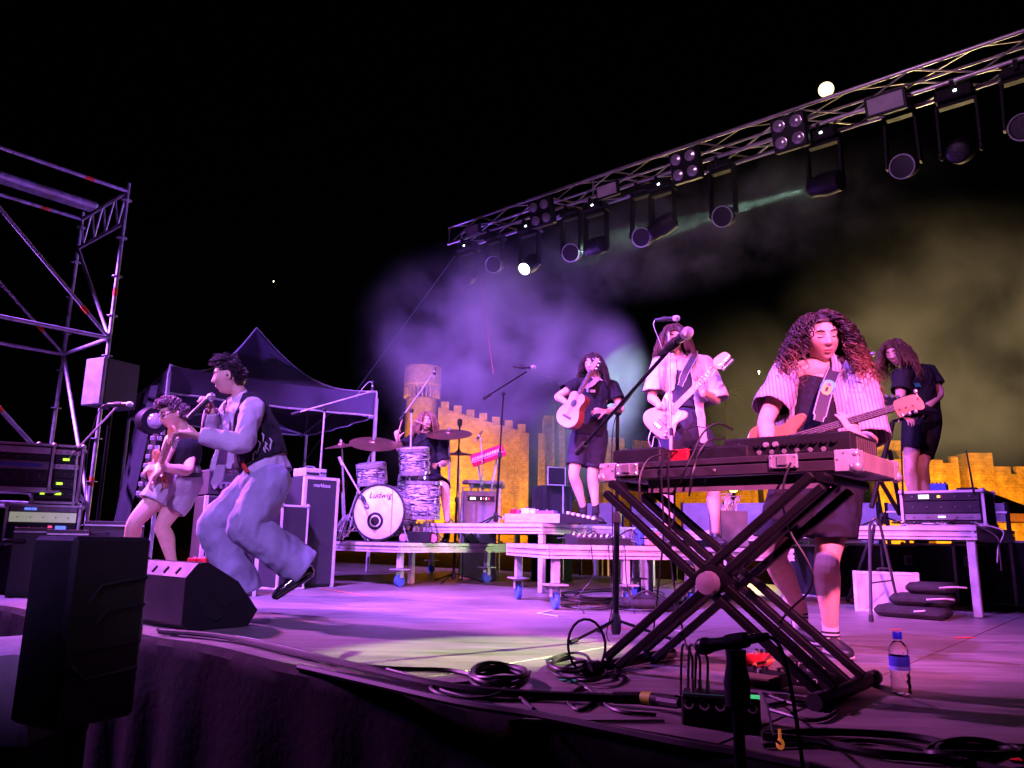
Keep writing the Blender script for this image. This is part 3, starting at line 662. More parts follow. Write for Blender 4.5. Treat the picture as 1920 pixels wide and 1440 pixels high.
# ================================================================ smoke
def smoke(c, sx, sy, sz, dens, nscale, thr, label, seed=0., col=(.9, .9, .92), fall=(.35, 1.0), aniso=.2, stretch=(1, 1, 1), ax=None):
    m = bpy.data.materials.new('smoke_volume'); m.use_nodes = True; n = m.node_tree; n.nodes.clear()
    out = n.nodes.new('ShaderNodeOutputMaterial'); pv = n.nodes.new('ShaderNodeVolumePrincipled'); pv.inputs['Color'].default_value = (*col, 1); pv.inputs['Anisotropy'].default_value = aniso
    n.links.new(pv.outputs[0], out.inputs['Volume'])
    tc = n.nodes.new('ShaderNodeTexCoord')
    ln = n.nodes.new('ShaderNodeVectorMath'); ln.operation = 'MULTIPLY'; ln.inputs[1].default_value = (2/sx, 2/sy, 2/sz); n.links.new(tc.outputs['Object'], ln.inputs[0])
    le = n.nodes.new('ShaderNodeVectorMath'); le.operation = 'LENGTH'; n.links.new(ln.outputs[0], le.inputs[0])
    fr = n.nodes.new('ShaderNodeMapRange'); fr.interpolation_type = 'SMOOTHSTEP'; fr.inputs['From Min'].default_value = fall[0]; fr.inputs['From Max'].default_value = fall[1]; fr.inputs['To Min'].default_value = 1; fr.inputs['To Max'].default_value = 0
    n.links.new(le.outputs['Value'], fr.inputs['Value'])
    of = n.nodes.new('ShaderNodeMapping'); of.inputs['Location'].default_value = (seed, seed*1.7, seed*.6); of.inputs['Scale'].default_value = stretch; n.links.new(tc.outputs['Object'], of.inputs[0])
    nz = n.nodes.new('ShaderNodeTexNoise'); nz.inputs['Scale'].default_value = nscale; nz.inputs['Detail'].default_value = 5; nz.inputs['Roughness'].default_value = .55; nz.inputs['Distortion'].default_value = .4; n.links.new(of.outputs[0], nz.inputs['Vector'])
    nr = n.nodes.new('ShaderNodeMapRange'); nr.inputs['From Min'].default_value = thr; nr.inputs['From Max'].default_value = .75; n.links.new(nz.outputs['Fac'], nr.inputs['Value'])
    mu = n.nodes.new('ShaderNodeMath'); mu.operation = 'MULTIPLY'; n.links.new(fr.outputs[0], mu.inputs[0]); n.links.new(nr.outputs[0], mu.inputs[1])
    m2 = n.nodes.new('ShaderNodeMath'); m2.operation = 'MULTIPLY'; m2.inputs[1].default_value = dens; n.links.new(mu.outputs[0], m2.inputs[0]); n.links.new(m2.outputs[0], pv.inputs['Density'])
    try: m.cycles.volume_step_rate = .5
    except Exception: pass
    t = MB(); t.ball((0, 0, 0), (sx/2, sy/2, sz/2), 24); o = t.build('stage_smoke', m); o.location = c
    if ax: o.rotation_euler = ax
    return tag(o, label, 'smoke', kind='stuff')
smoke(P(905, 640, 11.6), 4.4, 3.4, 3.7, .60, 1.1, .37, 'purple lit smoke cloud rising behind the drum kit', 3.1)
smoke(P(985, 850, 10.8), 4.6, 2.2, 2.6, .16, .8, .36, 'thin bluish smoke hanging over the risers at the back', 8.2)
smoke(P(1130, 705, 11.0), 1.5, 1.5, 2.4, .9, 1.1, .35, 'pale green lit smoke plume behind the acoustic guitarist', 1.4)
smoke(Pv(1255, 445, VT+.7), 8.0, 3.4, 1.7, .20, 1.9, .42, 'wisps of smoke drifting under the lighting truss', 5.5, ax=(0, 0, -A))
smoke(P(1800, 640, 17.), 9.0, 6.0, 7.5, .24, .5, .42, 'brown olive smoke rising over the castle on the right', 11.7)
smoke(P(1500, 760, 19.), 10, 5.0, 6.0, .13, .30, .36, 'dim olive smoke behind the bassist', 15.3)
# flood lamp's light, then an unseen warm spot added for the olive smoke
spot((fl.x, fl.y-.4, fl.z+.2), P(1500, 700, 19), (1, .68, .28), 3000, 110, .8, .2, 'olive_smoke_spot')
q = P(1840, 960, 24); spot((q.x, q.y, -.8), P(1790, 620, 17), (1, .70, .34), 4600, 90, .8, .2, 'olive_smoke_spot')
spot(W(-3.6, 11.6, .4), P(905, 650, 11.6), (.26, .08, 1), 5200, 52, .9, .05, 'added_smoke_spot')  # unseen violet spots added off to the sides to tint the purple smoke
spot(W(-13, 9.5, 1.5), P(930, 640, 11.6), (.30, .09, 1), 2600, 50, .9, .05, 'added_smoke_spot')
spot(W(-3.5, 9.6, .9), P(1000, 760, 11.2), (.30, .14, 1), 300, 120, .8, .05, 'added_smoke_spot')
# ================================================================ microphones, stands
MICB = mat('mic_body', (.025, .025, .028), .4, .3); MESH = mat('mic_grille', (.55, .54, .58), .38, .8, bump=.9, bs=900); SILV = mat('mic_silver', (.5, .5, .52), .35, .8)
def mic(head, tail, label, r=.024, cat='microphone', body=None, pencil=False, clip=True, name='microphone', grille=None, grp='microphones on stands'):
    head, tail = Vector(head), Vector(tail); d = (head-tail).normalized(); L = (head-tail).length
    t = thing(name, tail, label, cat, grp)
    if pencil:
        mb = MB(); mb.lathe(tail, d, [(.006, 0), (.0105, .01), (.0105, L*.62), (.0105, L*.64)], 12); mb.build('body', body or SILV, t, True)
        mb = MB(); mb.lathe(tail, d, [(.0108, L*.65), (.0108, L*.96), (.009, L)], 12); mb.build('capsule', MICB, t, True)
    else:
        mb = MB(); mb.lathe(tail, d, [(r*.42, 0), (r*.5, .012), (r*.72, L*.62), (r*.8, L*.70)], 16); mb.build('body', body or MICB, t, True)
        mb = MB(); h0 = L*.70; mb.lathe(tail, d, [(r*.8, h0), (r*.95, h0+r*.45), (r, h0+r*.9), (r, h0+r*1.15), (r*.93, h0+r*1.55), (r*.66, h0+r*2.0), (r*.25, h0+r*2.2)], 18); g = mb.build('grille', grille or MESH, t, True)
        mb = MB(); mb.lathe(tail, d, [(r*1.02, h0+r*.92), (r*1.04, h0+r*1.02), (r*1.02, h0+r*1.12)], 18, close=False); mb.build('band', SILV, g, True)
    if clip: mb = MB(); mb.lathe(tail, d, [(r*.85, L*.25), (r*.9, L*.3), (r*.9, L*.45), (r*.85, L*.5)], 12); mb.build('clip', RUB, t, True)
    return t
def stand(base, top, label, boom=None, legr=.30, legs=3, m=None, rot=0., cw=None, r=.0095, legh=.10, extra=None):
    base, top = Vector(base), Vector(top); m = m or BLACK
    t = thing('microphone_stand', base, label, 'mic stand', 'microphone stands')
    mid = lerp(base, top, .52)
    mb = MB(); mb.bar(base+ZX*.06, mid, r*1.25, 10); mb.build('lower_tube', m, t, True)
    mb = MB(); mb.bar(mid, top, r*.85, 10); mb.build('upper_tube', m, t, True)
    mb = MB(); mb.lathe(mid, (top-base), [(r*1.2, -.03), (r*2, -.025), (r*2.1, .02), (r*1.3, .035)], 12); mb.build('height_clutch', RUB, t, True)
    mb = MB(); mb.lathe(base, ZX, [(.022, .03), (.028, .05), (.03, .10), (.02, .14)], 12); mb.build('leg_hub', RUB, t, True)
    for k in range(legs):
        an = rot+2*math.pi*k/legs; d = Vector((math.cos(an), math.sin(an), 0)); e = base+d*legr+ZX*.012; mb = MB(); mb.bar(base+ZX*legh+d*.02, e, .008, 8); lg = mb.build('leg', m, t, True)
        mb = MB(); mb.bar(lerp(e, base+ZX*legh, .1), e+d*.012, .0125, 8); mb.build('rubber_foot', RUB, lg, True)
    if boom:
        a, b = Vector(boom[0]), Vector(boom[1]); mb = MB(); mb.bar(a, b, r*.75, 8); bo = mb.build('boom_arm', m, t, True); d = (b-a).normalized()
        mb = MB(); mb.bar(a-d*.02, a+d*.09, r*1.5, 10); mb.build('counterweight', RUB, bo, True)
        mb = MB(); mb.ball(top, .026, 10); mb.lathe(top+Vector((0, -.02, 0)), (0, -1, 0), [(.016, 0), (.02, .02), (.014, .03)], 10); mb.build('boom_clutch', RUB, t, True)
    return t
def cable(pts, r, name, label, m=None, n=6, seg=6, grp='cables'):
    mb = MB(); mb.tube(spline(pts, n), r, seg); return tag(mb.build(name, m or CAB, smooth=True), label, 'cable', grp)

# ---- front of stage: tall tripod stand with the boom to the bassist's mouth
b0 = G(1155, 1200); top0 = Pu(1158, 775, 0) if False else P(1158, 772, b0.y)
s0 = stand(b0, top0, 'tall black tripod microphone stand left of the keyboard table', (P(1085, 846, b0.y+.15), P(1258, 652, 3.55)), .33, rot=-.35, r=.013)
mic(P(1304, 612, 3.30), P(1238, 664, 3.62), 'large vocal microphone angled up on the boom in front of the white shirt', .027)
cable([P(1258, 650, 3.56), P(1222, 695, 3.8), P(1180, 745, 4.2), P(1150, 800, b0.y), P(1148, 950, b0.y-.02), P(1150, 1120, b0.y-.02), b0+Vector((-.05, -.06, .006)), b0+Vector((.1, -.5, .006))], .0035, 'microphone_cable', 'black cable running down the tall tripod microphone stand')
# ---- electric guitarist's stand
b1 = on(Z_LO, 1262, 1030); b1 = Vector((b1.x, 6.30, Z_LO)); b1.x = P(1262, 1000, 6.30).x
t1 = P(1254, 622, 6.25)
stand(b1, t1, 'slim straight microphone stand before the electric guitarist', None, .26, rot=.4, m=GALV, r=.011)
mic(P(1277, 596, 6.1), P(1228, 600, 6.2), 'vocal microphone hiding the electric guitarist\'s face', .026)
cable([P(1228, 600, 6.2), P(1226, 612, 6.2), P(1240, 650, 6.2), P(1250, 700, 6.22), P(1256, 850, 6.26), P(1262, 990, 6.28)], .0035, 'microphone_cable', 'grey cable drooping from the microphone before the electric guitarist', GALV)
# ---- middle vocal stand on the guitar riser
b2 = P(930, 958, 9.1); b2.z = Z_GR; t2 = P(944, 738, 9.1)
stand(b2, t2, 'slender boom microphone stand standing on the tall riser', (P(909, 746, 9.2), P(987, 697, 8.9)), .3, rot=.2, r=.012)
mic(P(1011, 689, 8.85), P(962, 687, 8.95), 'vocal microphone lying level on the middle boom stand', .027)
# ---- stand with an empty clip before the drum riser
b3 = G(850, 1092); t3 = P(862, 800, b3.y)
stand(b3, t3, 'tall straight black stand with an empty clip, between drum riser and guitar riser', None, .36, rot=.2, r=.013)
mb = MB(); mb.lathe(t3, ZX, [(.014, 0), (.03, .02), (.034, .08), (.02, .1)], 10); tag(mb.build('microphone_clip', RUB, smooth=True), 'empty black microphone clip on top of the straight stand', 'clip')
# ---- drum overheads
b4 = P(591, 985, 8.9); b4.z = Z_DR; t4 = P(609, 768, 8.9)
b4.x = P(592, 985, 8.9).x
stand(b4, t4, 'boom stand reaching over the drums from the left', (P(550, 776, 9.0), P(694, 735, 8.8)), .34, rot=.5, m=GALV, r=.012)
mic(P(699, 714, 8.8), P(698, 737, 8.8), 'pencil overhead microphone above the left cymbals', .02, pencil=True)
cable([P(698, 718, 8.8), P(692, 716, 8.8), P(680, 728, 8.82), P(668, 745, 8.84)], .004, 'microphone_cable', 'short looped cable behind the left overhead microphone', GALV)
b5 = P(766, 985, 9.0); b5.z = Z_DR; t5 = P(772, 770, 9.0)
stand(b5, t5, 'boom stand crossing in front of the rack tom', (P(752, 785, 9.1), P(811, 703, 8.9)), .3, rot=.9, m=GALV, r=.012)
mic(P(817, 688, 8.9), P(813, 708, 8.9), 'pencil overhead microphone in front of the castle tower', .02, pencil=True, body=SILV)
b6 = P(910, 990, 10.4); b6.z = Z_DR; t6 = P(902, 820, 10.4)
stand(b6, t6, 'small microphone stand right of the hi-hat', None, .22, m=GALV)
mic(P(904, 808, 10.3), P(891, 829, 10.3), 'thin silver microphone tilted over the hi-hat', .018, pencil=True)
# ---- stage left boom
b7 = P(138, 985, 6.9); b7.z = 0; t7 = P(146, 842, 6.9)
stand(b7, t7, 'boom microphone stand among the racks on the left', (P(100, 890, 7.0), P(219, 763, 6.7)), .3, r=.011, m=GALV)
mic(P(256, 758, 6.6), P(203, 758, 6.75), 'level vocal microphone in front of the side speaker', .026)
cable([P(203, 758, 6.75), P(190, 763, 6.75), P(178, 790, 6.8), P(168, 830, 6.85), P(160, 900, 6.9), P(163, 1000, 6.9)], .004, 'microphone_cable', 'thin cable drooping from the left boom microphone')
# ---- short talkback stand close to the camera, standing in the pit
b8 = P(1385, 1440, 1.75); b8.z = -1.2; t8 = P(1380, 1232, 1.75); b8.x, b8.y = t8.x, t8.y
mb = MB(); mb.lathe(t8-ZX*.11, ZX, [(.016, 0), (.026, .01), (.028, .06), (.02, .10), (.022, .125)], 14); tag(mb.build('microphone_clip', RUB, smooth=True), 'chunky black clip holding the near level microphone', 'clip')
stand(b8, t8, 'black microphone stand standing in the pit at the front edge', None, .35, rot=.5, r=.0145)
mic(P(1292, 1216, 1.85), P(1440, 1193, 1.70), 'thick black microphone lying level near the camera', .019, body=MICB, grille=MICB, grp=None)
cable([P(1440, 1193, 1.70), P(1458, 1205, 1.69), P(1475, 1250, 1.69), P(1490, 1330, 1.69), P(1506, 1440, 1.68), P(1512, 1500, 1.68), P(1515, 1700, 1.66)], .0045, 'microphone_cable', 'black cable falling from the near level microphone to the pit')

# ================================================================ speakers
def poly_wedge(o, pts, axh, axw, w, name, label, grp=None):
    t = thing(name, o, label, 'speaker', grp)
    return t
# big floor monitor: side profile in the V-Z plane, facing upstage
prof_px = [(348, 1083), (372, 1056), (392, 1055), (447, 1090), (483, 1143), (465, 1174), (352, 1184), (340, 1171)]
um = G(352, 1184).dot(UX); pp = [Pu(x, y, um) for x, y in prof_px]; pp = [(p.dot(VX), max(p.z, .004)) for p in pp]
mt = thing('floor_monitor', W(um, pp[5][0], 0), 'large black wedge floor monitor at the singer\'s feet', 'speaker')
mb = MB(); n = len(pp); WD = .66; vs_ = []
for du in (0, -WD):
    for (v_, z_) in pp: vs_.append(W(um+du, v_, z_))
mb.add(vs_, [tuple(range(n)), tuple(range(n, 2*n))[::-1]]+[(k, (k+1) % n, n+(k+1) % n, n+k) for k in range(n)]); bd = mb.build('cabinet', BLKP, mt)
for sg, (cx, cy_) in ((1, (412, 1118)), (-1, (397, 1140))):
    c = Pu(cx, cy_, um); c = (c.dot(VX), c.z); mb = MB(); ol = []
    for k in range(24):
        a_ = 2*math.pi*k/24; x = .075*math.copysign(abs(math.cos(a_))**.7, math.cos(a_)); y = .026*math.copysign(abs(math.sin(a_))**.7, math.sin(a_))+(.014*sg if math.sin(a_)*sg > 0 else 0)*1
        ca, sa = math.cos(-.82), math.sin(-.82); ol.append((x*ca-y*sa, x*sa+y*ca))
    mb.prism(ol, W(um+.001, c[0], c[1]), VX, ZX, UX, .006); mb.build('handle_recess', mat('deep_black', (.004, .004, .004), .9), bd)
    mb = MB(); mb.tube([W(um+.003, c[0]+x, c[1]+y) for x, y in ol+[ol[0]]], .004, 6); mb.build('handle_rim', BLKP, bd, True)
top_ = (pp[1], pp[2])
mb = MB()
a_, b_ = pp[3], pp[4]; 
mb.add([W(um-.03, lerp(a_[0], b_[0], .05), lerp(a_[1], b_[1], .05)+.004), W(um-WD+.03, lerp(a_[0], b_[0], .05), lerp(a_[1], b_[1], .05)+.004), W(um-WD+.03, b_[0]+.004, b_[1]), W(um-.03, b_[0]+.004, b_[1])], [(0, 1, 2, 3)]); mb.build('grille', GRILL, mt)
for k in range(3):
    mb = MB(); q = W(um-.14-k*.14, (pp[0][0]+pp[1][0])/2-.003, (pp[0][1]+pp[1][1])/2+.003); d = Vector(W(0, pp[1][0]-pp[0][0], pp[1][1]-pp[0][1])); mb.beam(q-d*.3, q+d*.1, .012, .006); mb.build('groove', mat('deep_black', (.004,)*3, .9), mt)
# second small monitor far left
mw2 = G(45, 1062); t = thing('floor_monitor', mw2, 'small wedge floor monitor at the far left behind the near speaker', 'speaker')
mb = MB(); ol = [(-.25, 0), (.22, 0), (.22, .05), (.03, .24), (-.1, .24), (-.25, .12)]
mb.prism(ol, mw2+ZX*0, VX, ZX, UX, .5); mb.build('cabinet', BLKP, t); mb = MB(); mb.prism([(.205, .06), (.215, .075), (.05, .24), (.035, .225)], mw2+ZX*.004, VX, ZX, UX, .44); mb.build('grille', GRILL, t)
# near speaker on a pole in the pit
C_ = P(142, 1006, 2.5); Rr = P(288, 1006, 2.75)-C_; Ll = P(63, 1006, 2.62)-C_; Rr.z = Ll.z = 0; hS = .585
fp = Rr.normalized(); fq = Ll.normalized(); lr, ll = Rr.length, Ll.length
ctr = C_+Rr/2+Ll/2; base = Vector((ctr.x, ctr.y, -1.2))
t = thing('front_speaker', base, 'black loudspeaker on a pole in the pit, nearest the camera', 'speaker')
NBL = mat('speaker_shell', (.010, .010, .013), .62, bump=.35, bs=260)
mb = MB(); mb.box(ctr-ZX*(hS/2), (lr, ll, hS), (fp, fq, ZX), bev=.014); sh = mb.build('cabinet', NBL, t)
nf = -fq
for (z0, z1, x0, x1) in ((.155, .135, .25, .97), (.235, .225, .35, .97)):
    mb = MB(); a_ = C_+Rr*x0-ZX*(z0+.05); b_ = C_+Rr*(x0+.14)-ZX*z0; c_ = C_+Rr*x1-ZX*z1; mb.tube([p+nf*.001 for p in (a_, b_, c_)], .006, 6); mb.build('moulded_groove', NBL, sh, True)
mb = MB(); mb.tube([p+nf*.001 for p in (C_+Rr*.12-ZX*.40, C_+Rr*.32-ZX*.445, C_+Rr*.95-ZX*.43)], .008, 6); mb.build('moulded_rib', mat('speaker_rib', (.05, .05, .055), .6), sh, True)
mb = MB(); mb.tube([C_+Rr*.2-ZX*.36+nf*.001, C_+Rr*.95-ZX*.345+nf*.001], .005, 6); mb.build('moulded_groove', NBL, sh, True)
mb = MB(); hq = C_+Rr*1.0-ZX*.25; mb.tube(spline([hq+fq*.05, hq+fp*.02+fq*.05-ZX*.02, hq+fp*.022+fq*.05-ZX*.10, hq+fq*.05-ZX*.13], 5), .007, 8); mb.build('cable_loop', mat('grey_cable', (.3, .3, .31), .5), sh, True)
mb = MB(); pt = ctr-ZX*hS; mb.bar(pt+ZX*.02, Vector((pt.x, pt.y, -1.05)), .018, 12); mb.build('pole', BLACK, t, True)
mb = MB(); mb.lathe(pt, ZX, [(.03, -.07), (.05, -.03), (.05, 0)], 14); mb.build('pole_mount', BLACK, t, True)
for k in range(3):
    an = .6+2.094*k; d = Vector((math.cos(an), math.sin(an), 0)); mb = MB(); mb.bar(Vector((pt.x, pt.y, -.72))+d*.02, Vector((pt.x, pt.y, -1.185))+d*.5, .012, 8); mb.build('leg', BLACK, t, True)
# cloth covered box beside it
cq = P(5, 1224, 3.0); t = thing('covered_case', Vector((cq.x, cq.y, -1.2)), 'case under a pale crumpled sheet at the lower left edge', 'case')
mb = MB(); N = 22; vs_ = []; w2, d2_ = .62, .5; cc = Vector((cq.x-.16, cq.y+.18, 0)); zt_ = cq.z
for i in range(N+1):
    for j in range(N+1):
        x = (i/N-.5)*2; y = (j/N-.5)*2; r_ = max(abs(x), abs(y)); k_ = .82
        if r_ <= k_: X, Y_, Z_ = x/k_*w2/2, y/k_*d2_/2, zt_
        else: f = (r_-k_)/(1-k_); X, Y_, Z_ = x/r_*w2/2*(1+.08*f), y/r_*d2_/2*(1+.08*f), zt_-f*.30
        p = Vector((cc.x+X, cc.y+Y_, Z_)); nn_ = noise.noise(p*7)*.014+noise.noise(p*17)*.006; vs_.append(p+Vector((nn_, -nn_, nn_)))
mb.add(vs_, [(i*(N+1)+j, i*(N+1)+j+1, (i+1)*(N+1)+j+1, (i+1)*(N+1)+j) for i in range(N) for j in range(N)]); mb.build('sheet', mat('pale_sheet', (.26, .22, .26), .8, bump=.2), t, True)
mb = MB(); mb.box(Vector((cc.x, cc.y, (zt_-1.22)/2-.01)), (w2-.03, d2_-.03, zt_+1.18)); mb.build('box', TOLEX, t)
# side-fill speaker on a pole
sf = P(205, 722, 8.0); t = thing('side_speaker', Vector((sf.x+.05, sf.y+.1, 0)), 'dark speaker on a pole with a pale front, left of the gazebo', 'speaker')
fa = (P(248, 722, 8.25)-P(185, 722, 7.9)); fa.z = 0; fw = fa.length; fa.normalize(); fn = Vector((fa.y, -fa.x, 0)); fb = -fn
hh = .5; c = P(214, 722, 8.15)
mb = MB(); mb.box(c+fb*.02, (fw, .30, hh), (fa, fb, ZX), bev=.01); mb.build('cabinet', mat('speaker_side', (.05, .05, .055), .7, bump=.3, bs=200), t)
mb = MB(); q = c-fa*(fw/2+.02)+fb*.02; mb.box(q, (.045, .30, hh*1.01), (fa, fb, ZX), bev=.01); mb.build('front_baffle', mat('pale_grille', (.4, .4, .42), .5), t)
mb = MB(); mb.bar(Vector((c.x, c.y, .05)), Vector((c.x, c.y, c.z-hh/2+.02)), .019, 10); mb.build('pole', BLACK, t, True)
for k in range(3):
    an = .3+2.094*k; d = Vector((math.cos(an), math.sin(an), 0)); mb = MB(); mb.bar(Vector((c.x, c.y, .55))+d*.02, Vector((c.x, c.y, .015))+d*.45, .012, 8); mb.build('leg', BLACK, t, True)

# ================================================================ cases and racks
def caseN(name, c, d, ax, label, grp='flight cases', body=None, trim=True, face=None, latches=(), cat='flight case', handle=False):
    # c = bottom centre
    c = Vector(c); t = thing(name, c, label, cat, grp); x, y, z = d; o = c+ZX*(z/2)
    mb = MB(); mb.box(o, d, ax, bev=.004); mb.build('shell', body or TOLEX, t)
    if trim:
        e = .02
        for sx in (-1, 1):
            for sy in (-1, 1):
                mb = MB(); mb.box(o+ax[0]*sx*(x/2-e/2+.003)+ax[1]*sy*(y/2-e/2+.003), (e, e, z+.004), ax); mb.build('corner_trim', ALU, t)
        for sz in (-1, 1):
            for sy in (-1, 1): mb = MB(); mb.box(o+ax[1]*sy*(y/2-e/2+.003)+ZX*sz*(z/2-e/2+.003), (x-2*e, e, e), ax); mb.build('edge_trim', ALU, t)
            for sx in (-1, 1): mb = MB(); mb.box(o+ax[0]*sx*(x/2-e/2+.003)+ZX*sz*(z/2-e/2+.003), (e, y-2*e, e), ax); mb.build('edge_trim', ALU, t)
        for sx in (-1, 1):
            for sy in (-1, 1):
                for sz in (-1, 1): mb = MB(); mb.ball(o+ax[0]*sx*(x/2-.006)+ax[1]*sy*(y/2-.006)+ZX*sz*(z/2-.006), .024, 8); mb.build('ball_corner', GALV, t, True)
    for (lx, lz) in latches:
        q = o+ax[0]*lx-ax[1]*(y/2)+ZX*lz; mb = MB(); mb.box(q-ax[1]*.003, (.11, .008, .10), ax, bev=.003); la_ = mb.build('latch_plate', GALV, t)
        mb = MB(); mb.box(q-ax[1]*.009, (.05, .008, .05), ax, bev=.003); mb.build('latch', CHROME, la_)
    return t
def rack_front(t, c, w, h, ax, rows, off):
    # rows of rack units on the near face of a case
    z = h/2
    for i, (hh, col, lights) in enumerate(rows):
        z -= hh; q = c+ZX*(z+hh/2)-ax[1]*off
        mb = MB(); mb.box(q, (w, .02, hh-.006), ax, bev=.002); u_ = mb.build('rack_unit', col, t)
        for (lx, lw, lh, lm) in lights:
            mb = MB(); mb.box(q+ax[0]*lx-ax[1]*.012, (lw, .006, lh), ax); mb.build('display' if lw > .05 else 'indicator', lm, u_)
        for k in range(5):
            mb = MB(); mb.lathe(q+ax[0]*(-w*.38+k*w*.19)-ax[1]*.01, -ax[1], [(.006, 0), (.005, .01)], 8); mb.build('knob', LG, u_, True)
YG = mat('led_green', (.5, .9, .05), emit=(.55, 1, .05), es=1.6); WL = mat('led_screen', (.9, 1, .85), emit=(.85, 1, .8), es=2.4); BLT = mat('led_blue', (.1, .2, 1), emit=(.12, .2, 1), es=1.2); REDL = mat('led_red', (1, .05, .1), emit=(1, .05, .2), es=1.5)
DG = mat('rack_dark', (.03, .03, .034), .4, .3); LG = mat('rack_grey', (.22, .22, .24), .4, .4)
def axes(p, q):
    d = Vector(q)-Vector(p); d.z = 0; d.normalize(); return (d, Vector((-d.y, d.x, 0)), ZX)
AL = axes(P(0, 900, 7.0), P(130, 900, 7.25))
# upper left rack pair
c = P(35, 872, 6.9); rk = caseN('rack_case', c-ZX*.22, (.55, .45, .40), AL, 'open silver rack with blue drawers high at the left edge', 'racks at stage left')
rack_front(rk, c-ZX*.02, .49, .34, AL, [(.06, ALU, []), (.06, DG, []), (.08, LG, [(0, .40, .03, mat('blue_drawer', (.06, .1, .4), .4))]), (.10, DG, [])], .232)
mb = MB(); mb.box(c-ZX*.235, (.7, .5, .02), AL); 
tb_ = thing('rack_stand', Vector((c.x, c.y, 0)), 'pale splayed stand under the upper left rack', 'stand')
mb.build('top_plate', ALU, tb_)
for sx, ex in ((-1, -.30), (-.75, -.18), (1, .28)):
    mb = MB(); mb.beam(c+AL[0]*sx*.2-ZX*.245, Vector((c.x, c.y, 0))+AL[0]*ex*1.6-AL[1]*.1, .05, .04); mb.build('leg', ALUD, tb_)
c2 = P(110, 900, 7.1); mb = MB()
rk2 = caseN('rack_case', Vector((c2.x, c2.y, c2.z-.22)), (.36, .45, .52), AL, 'radio receiver rack with glowing green displays', 'racks at stage left')
rack_front(rk2, Vector((c2.x, c2.y, c2.z+.04)), .31, .44, AL, [(.05, ALU, []), (.08, DG, [(-.09, .04, .025, YG), (.05, .05, .02, YG)]), (.05, ALU, []), (.08, DG, []), (.09, DG, [(-.10, .035, .02, YG), (.02, .05, .02, YG)]), (.09, DG, [(-.10, .035, .02, YG), (.02, .05, .02, YG)])], .232)
c3 = P(86, 960, 7.0); c3.z = c2.z-.22-.36
rk3 = caseN('rack_case', c3, (.56, .48, .34), AL, 'power rack with a glowing shelf, lowest of the left racks', 'racks at stage left')
rack_front(rk3, Vector((c3.x, c3.y, c3.z+.18)), .50, .30, AL, [(.05, LG, [(-.1, .09, .02, BLT)]), (.09, mat('glow_shelf', (.6, .62, .5), .5, emit=(.85, .9, .65), es=.25), []), (.08, DG, [(.06, .03, .03, REDL), (.14, .08, .03, BLT)]), (.07, DG, [])], .246)  # shelf brightness put into its material as a weak glow
caseN('equipment_trunk', Vector((c3.x, c3.y, 0)), (.62, .52, max(.1, c3.z-.01)), AL, 'black trunk under the power rack', 'dark trunks at stage left', trim=False, cat='trunk')
for k, (xa, xb, yt, Y, lb) in enumerate(((0, 58, 988, 6.4, 'black trunk at the left edge behind the near speaker'), (62, 132, 992, 6.2, 'small black trunk beside the left edge trunk'), (134, 236, 976, 6.6, 'long black trunk with a top handle behind the near speaker'))):
    a, b = P(xa, 1000, Y), P(xb, 1000, Y); zt_ = P(xa, yt, Y).z; t = caseN('equipment_trunk', Vector(((a.x+b.x)/2, Y+.25, 0)), ((b-a).length, .5, zt_), AL, lb, 'dark trunks at stage left', trim=False, cat='trunk', body=mat('trunk_ply', (.03, .028, .032), .6, bump=.3))
    mb = MB(); q = Vector(((a.x+b.x)/2, Y, zt_-.10)); mb.tube(spline([q-AL[0]*.07-AL[1]*.04, q-AL[0]*.05-AL[1]*.08, q+AL[0]*.05-AL[1]*.08, q+AL[0]*.07-AL[1]*.04], 4), .008, 6); mb.build('handle', RUB, t, True)
    mb = MB(); mb.box(Vector(((a.x+b.x)/2, Y+.25, zt_-.035))-AL[1]*.26, ((b-a).length*.98, .012, .012), AL); mb.build('lid_seam', ALUD, t)
# round lamp and LED strip on a floor stand, before the gazebo
lp = P(291, 789, 7.6); t = thing('floor_lamp', Vector((lp.x, lp.y, 0)), 'round black stage lamp with a pale lens on a floor stand', 'stage light')
d = Vector((.72, -.68, -.1)).normalized(); mb = MB(); mb.lathe(lp-d*.12, d, [(.05, -.14), (.12, -.10), (.14, 0), (.135, .12), (.12, .12)], 20); mb.build('can', HSG, t, True)
mb = MB(); mb.lathe(lp, d, [(.088, -.01), (.06, .02), (.01, .03)], 20); mb.build('lens', mat('pale_lens', (.6, .58, .65), .15, .4), t, True)
mb = MB(); mb.bar((lp.x-.06, lp.y+.05, .05), (lp.x-.06, lp.y+.05, lp.z-.15), .018); mb.build('pole', BLACK, t, True)
for k in range(3):
    an = 2.094*k; dd = Vector((math.cos(an), math.sin(an), 0)); mb = MB(); mb.bar(Vector((lp.x-.06, lp.y+.05, .4)), Vector((lp.x-.06, lp.y+.05, .02))+dd*.4, .012); mb.build('leg', BLACK, t, True)
ls = P(285, 870, 7.4); t = thing('lamp_bar', Vector((ls.x, ls.y, 0)), 'upright bar of small square lamps under the round stage lamp', 'stage light')
la0, la1 = P(300, 815, 7.4), P(281, 935, 7.4); la1 = Vector((la0.x-.09, la0.y, P(281, 935, 7.4).z)); mb = MB(); mb.beam(la0, la1, .13, .08, VX); mb.build('housing', HSG, t)
mb = MB(); mb.beam(la1, Vector((la1.x, la1.y, .02)), .05, .05, VX); mb.build('foot', HSG, t)
for k in range(7):
    for j in (-1, 1): mb = MB(); q = lerp(la0, la1, (k+.5)/7); mb.box(q+Vector((j*.033, -.06, 0)), (.042, .02, .045), bev=.006); mb.build('lamp', mat('small_lamp', (.4, .4, .45), .3, .5), t)
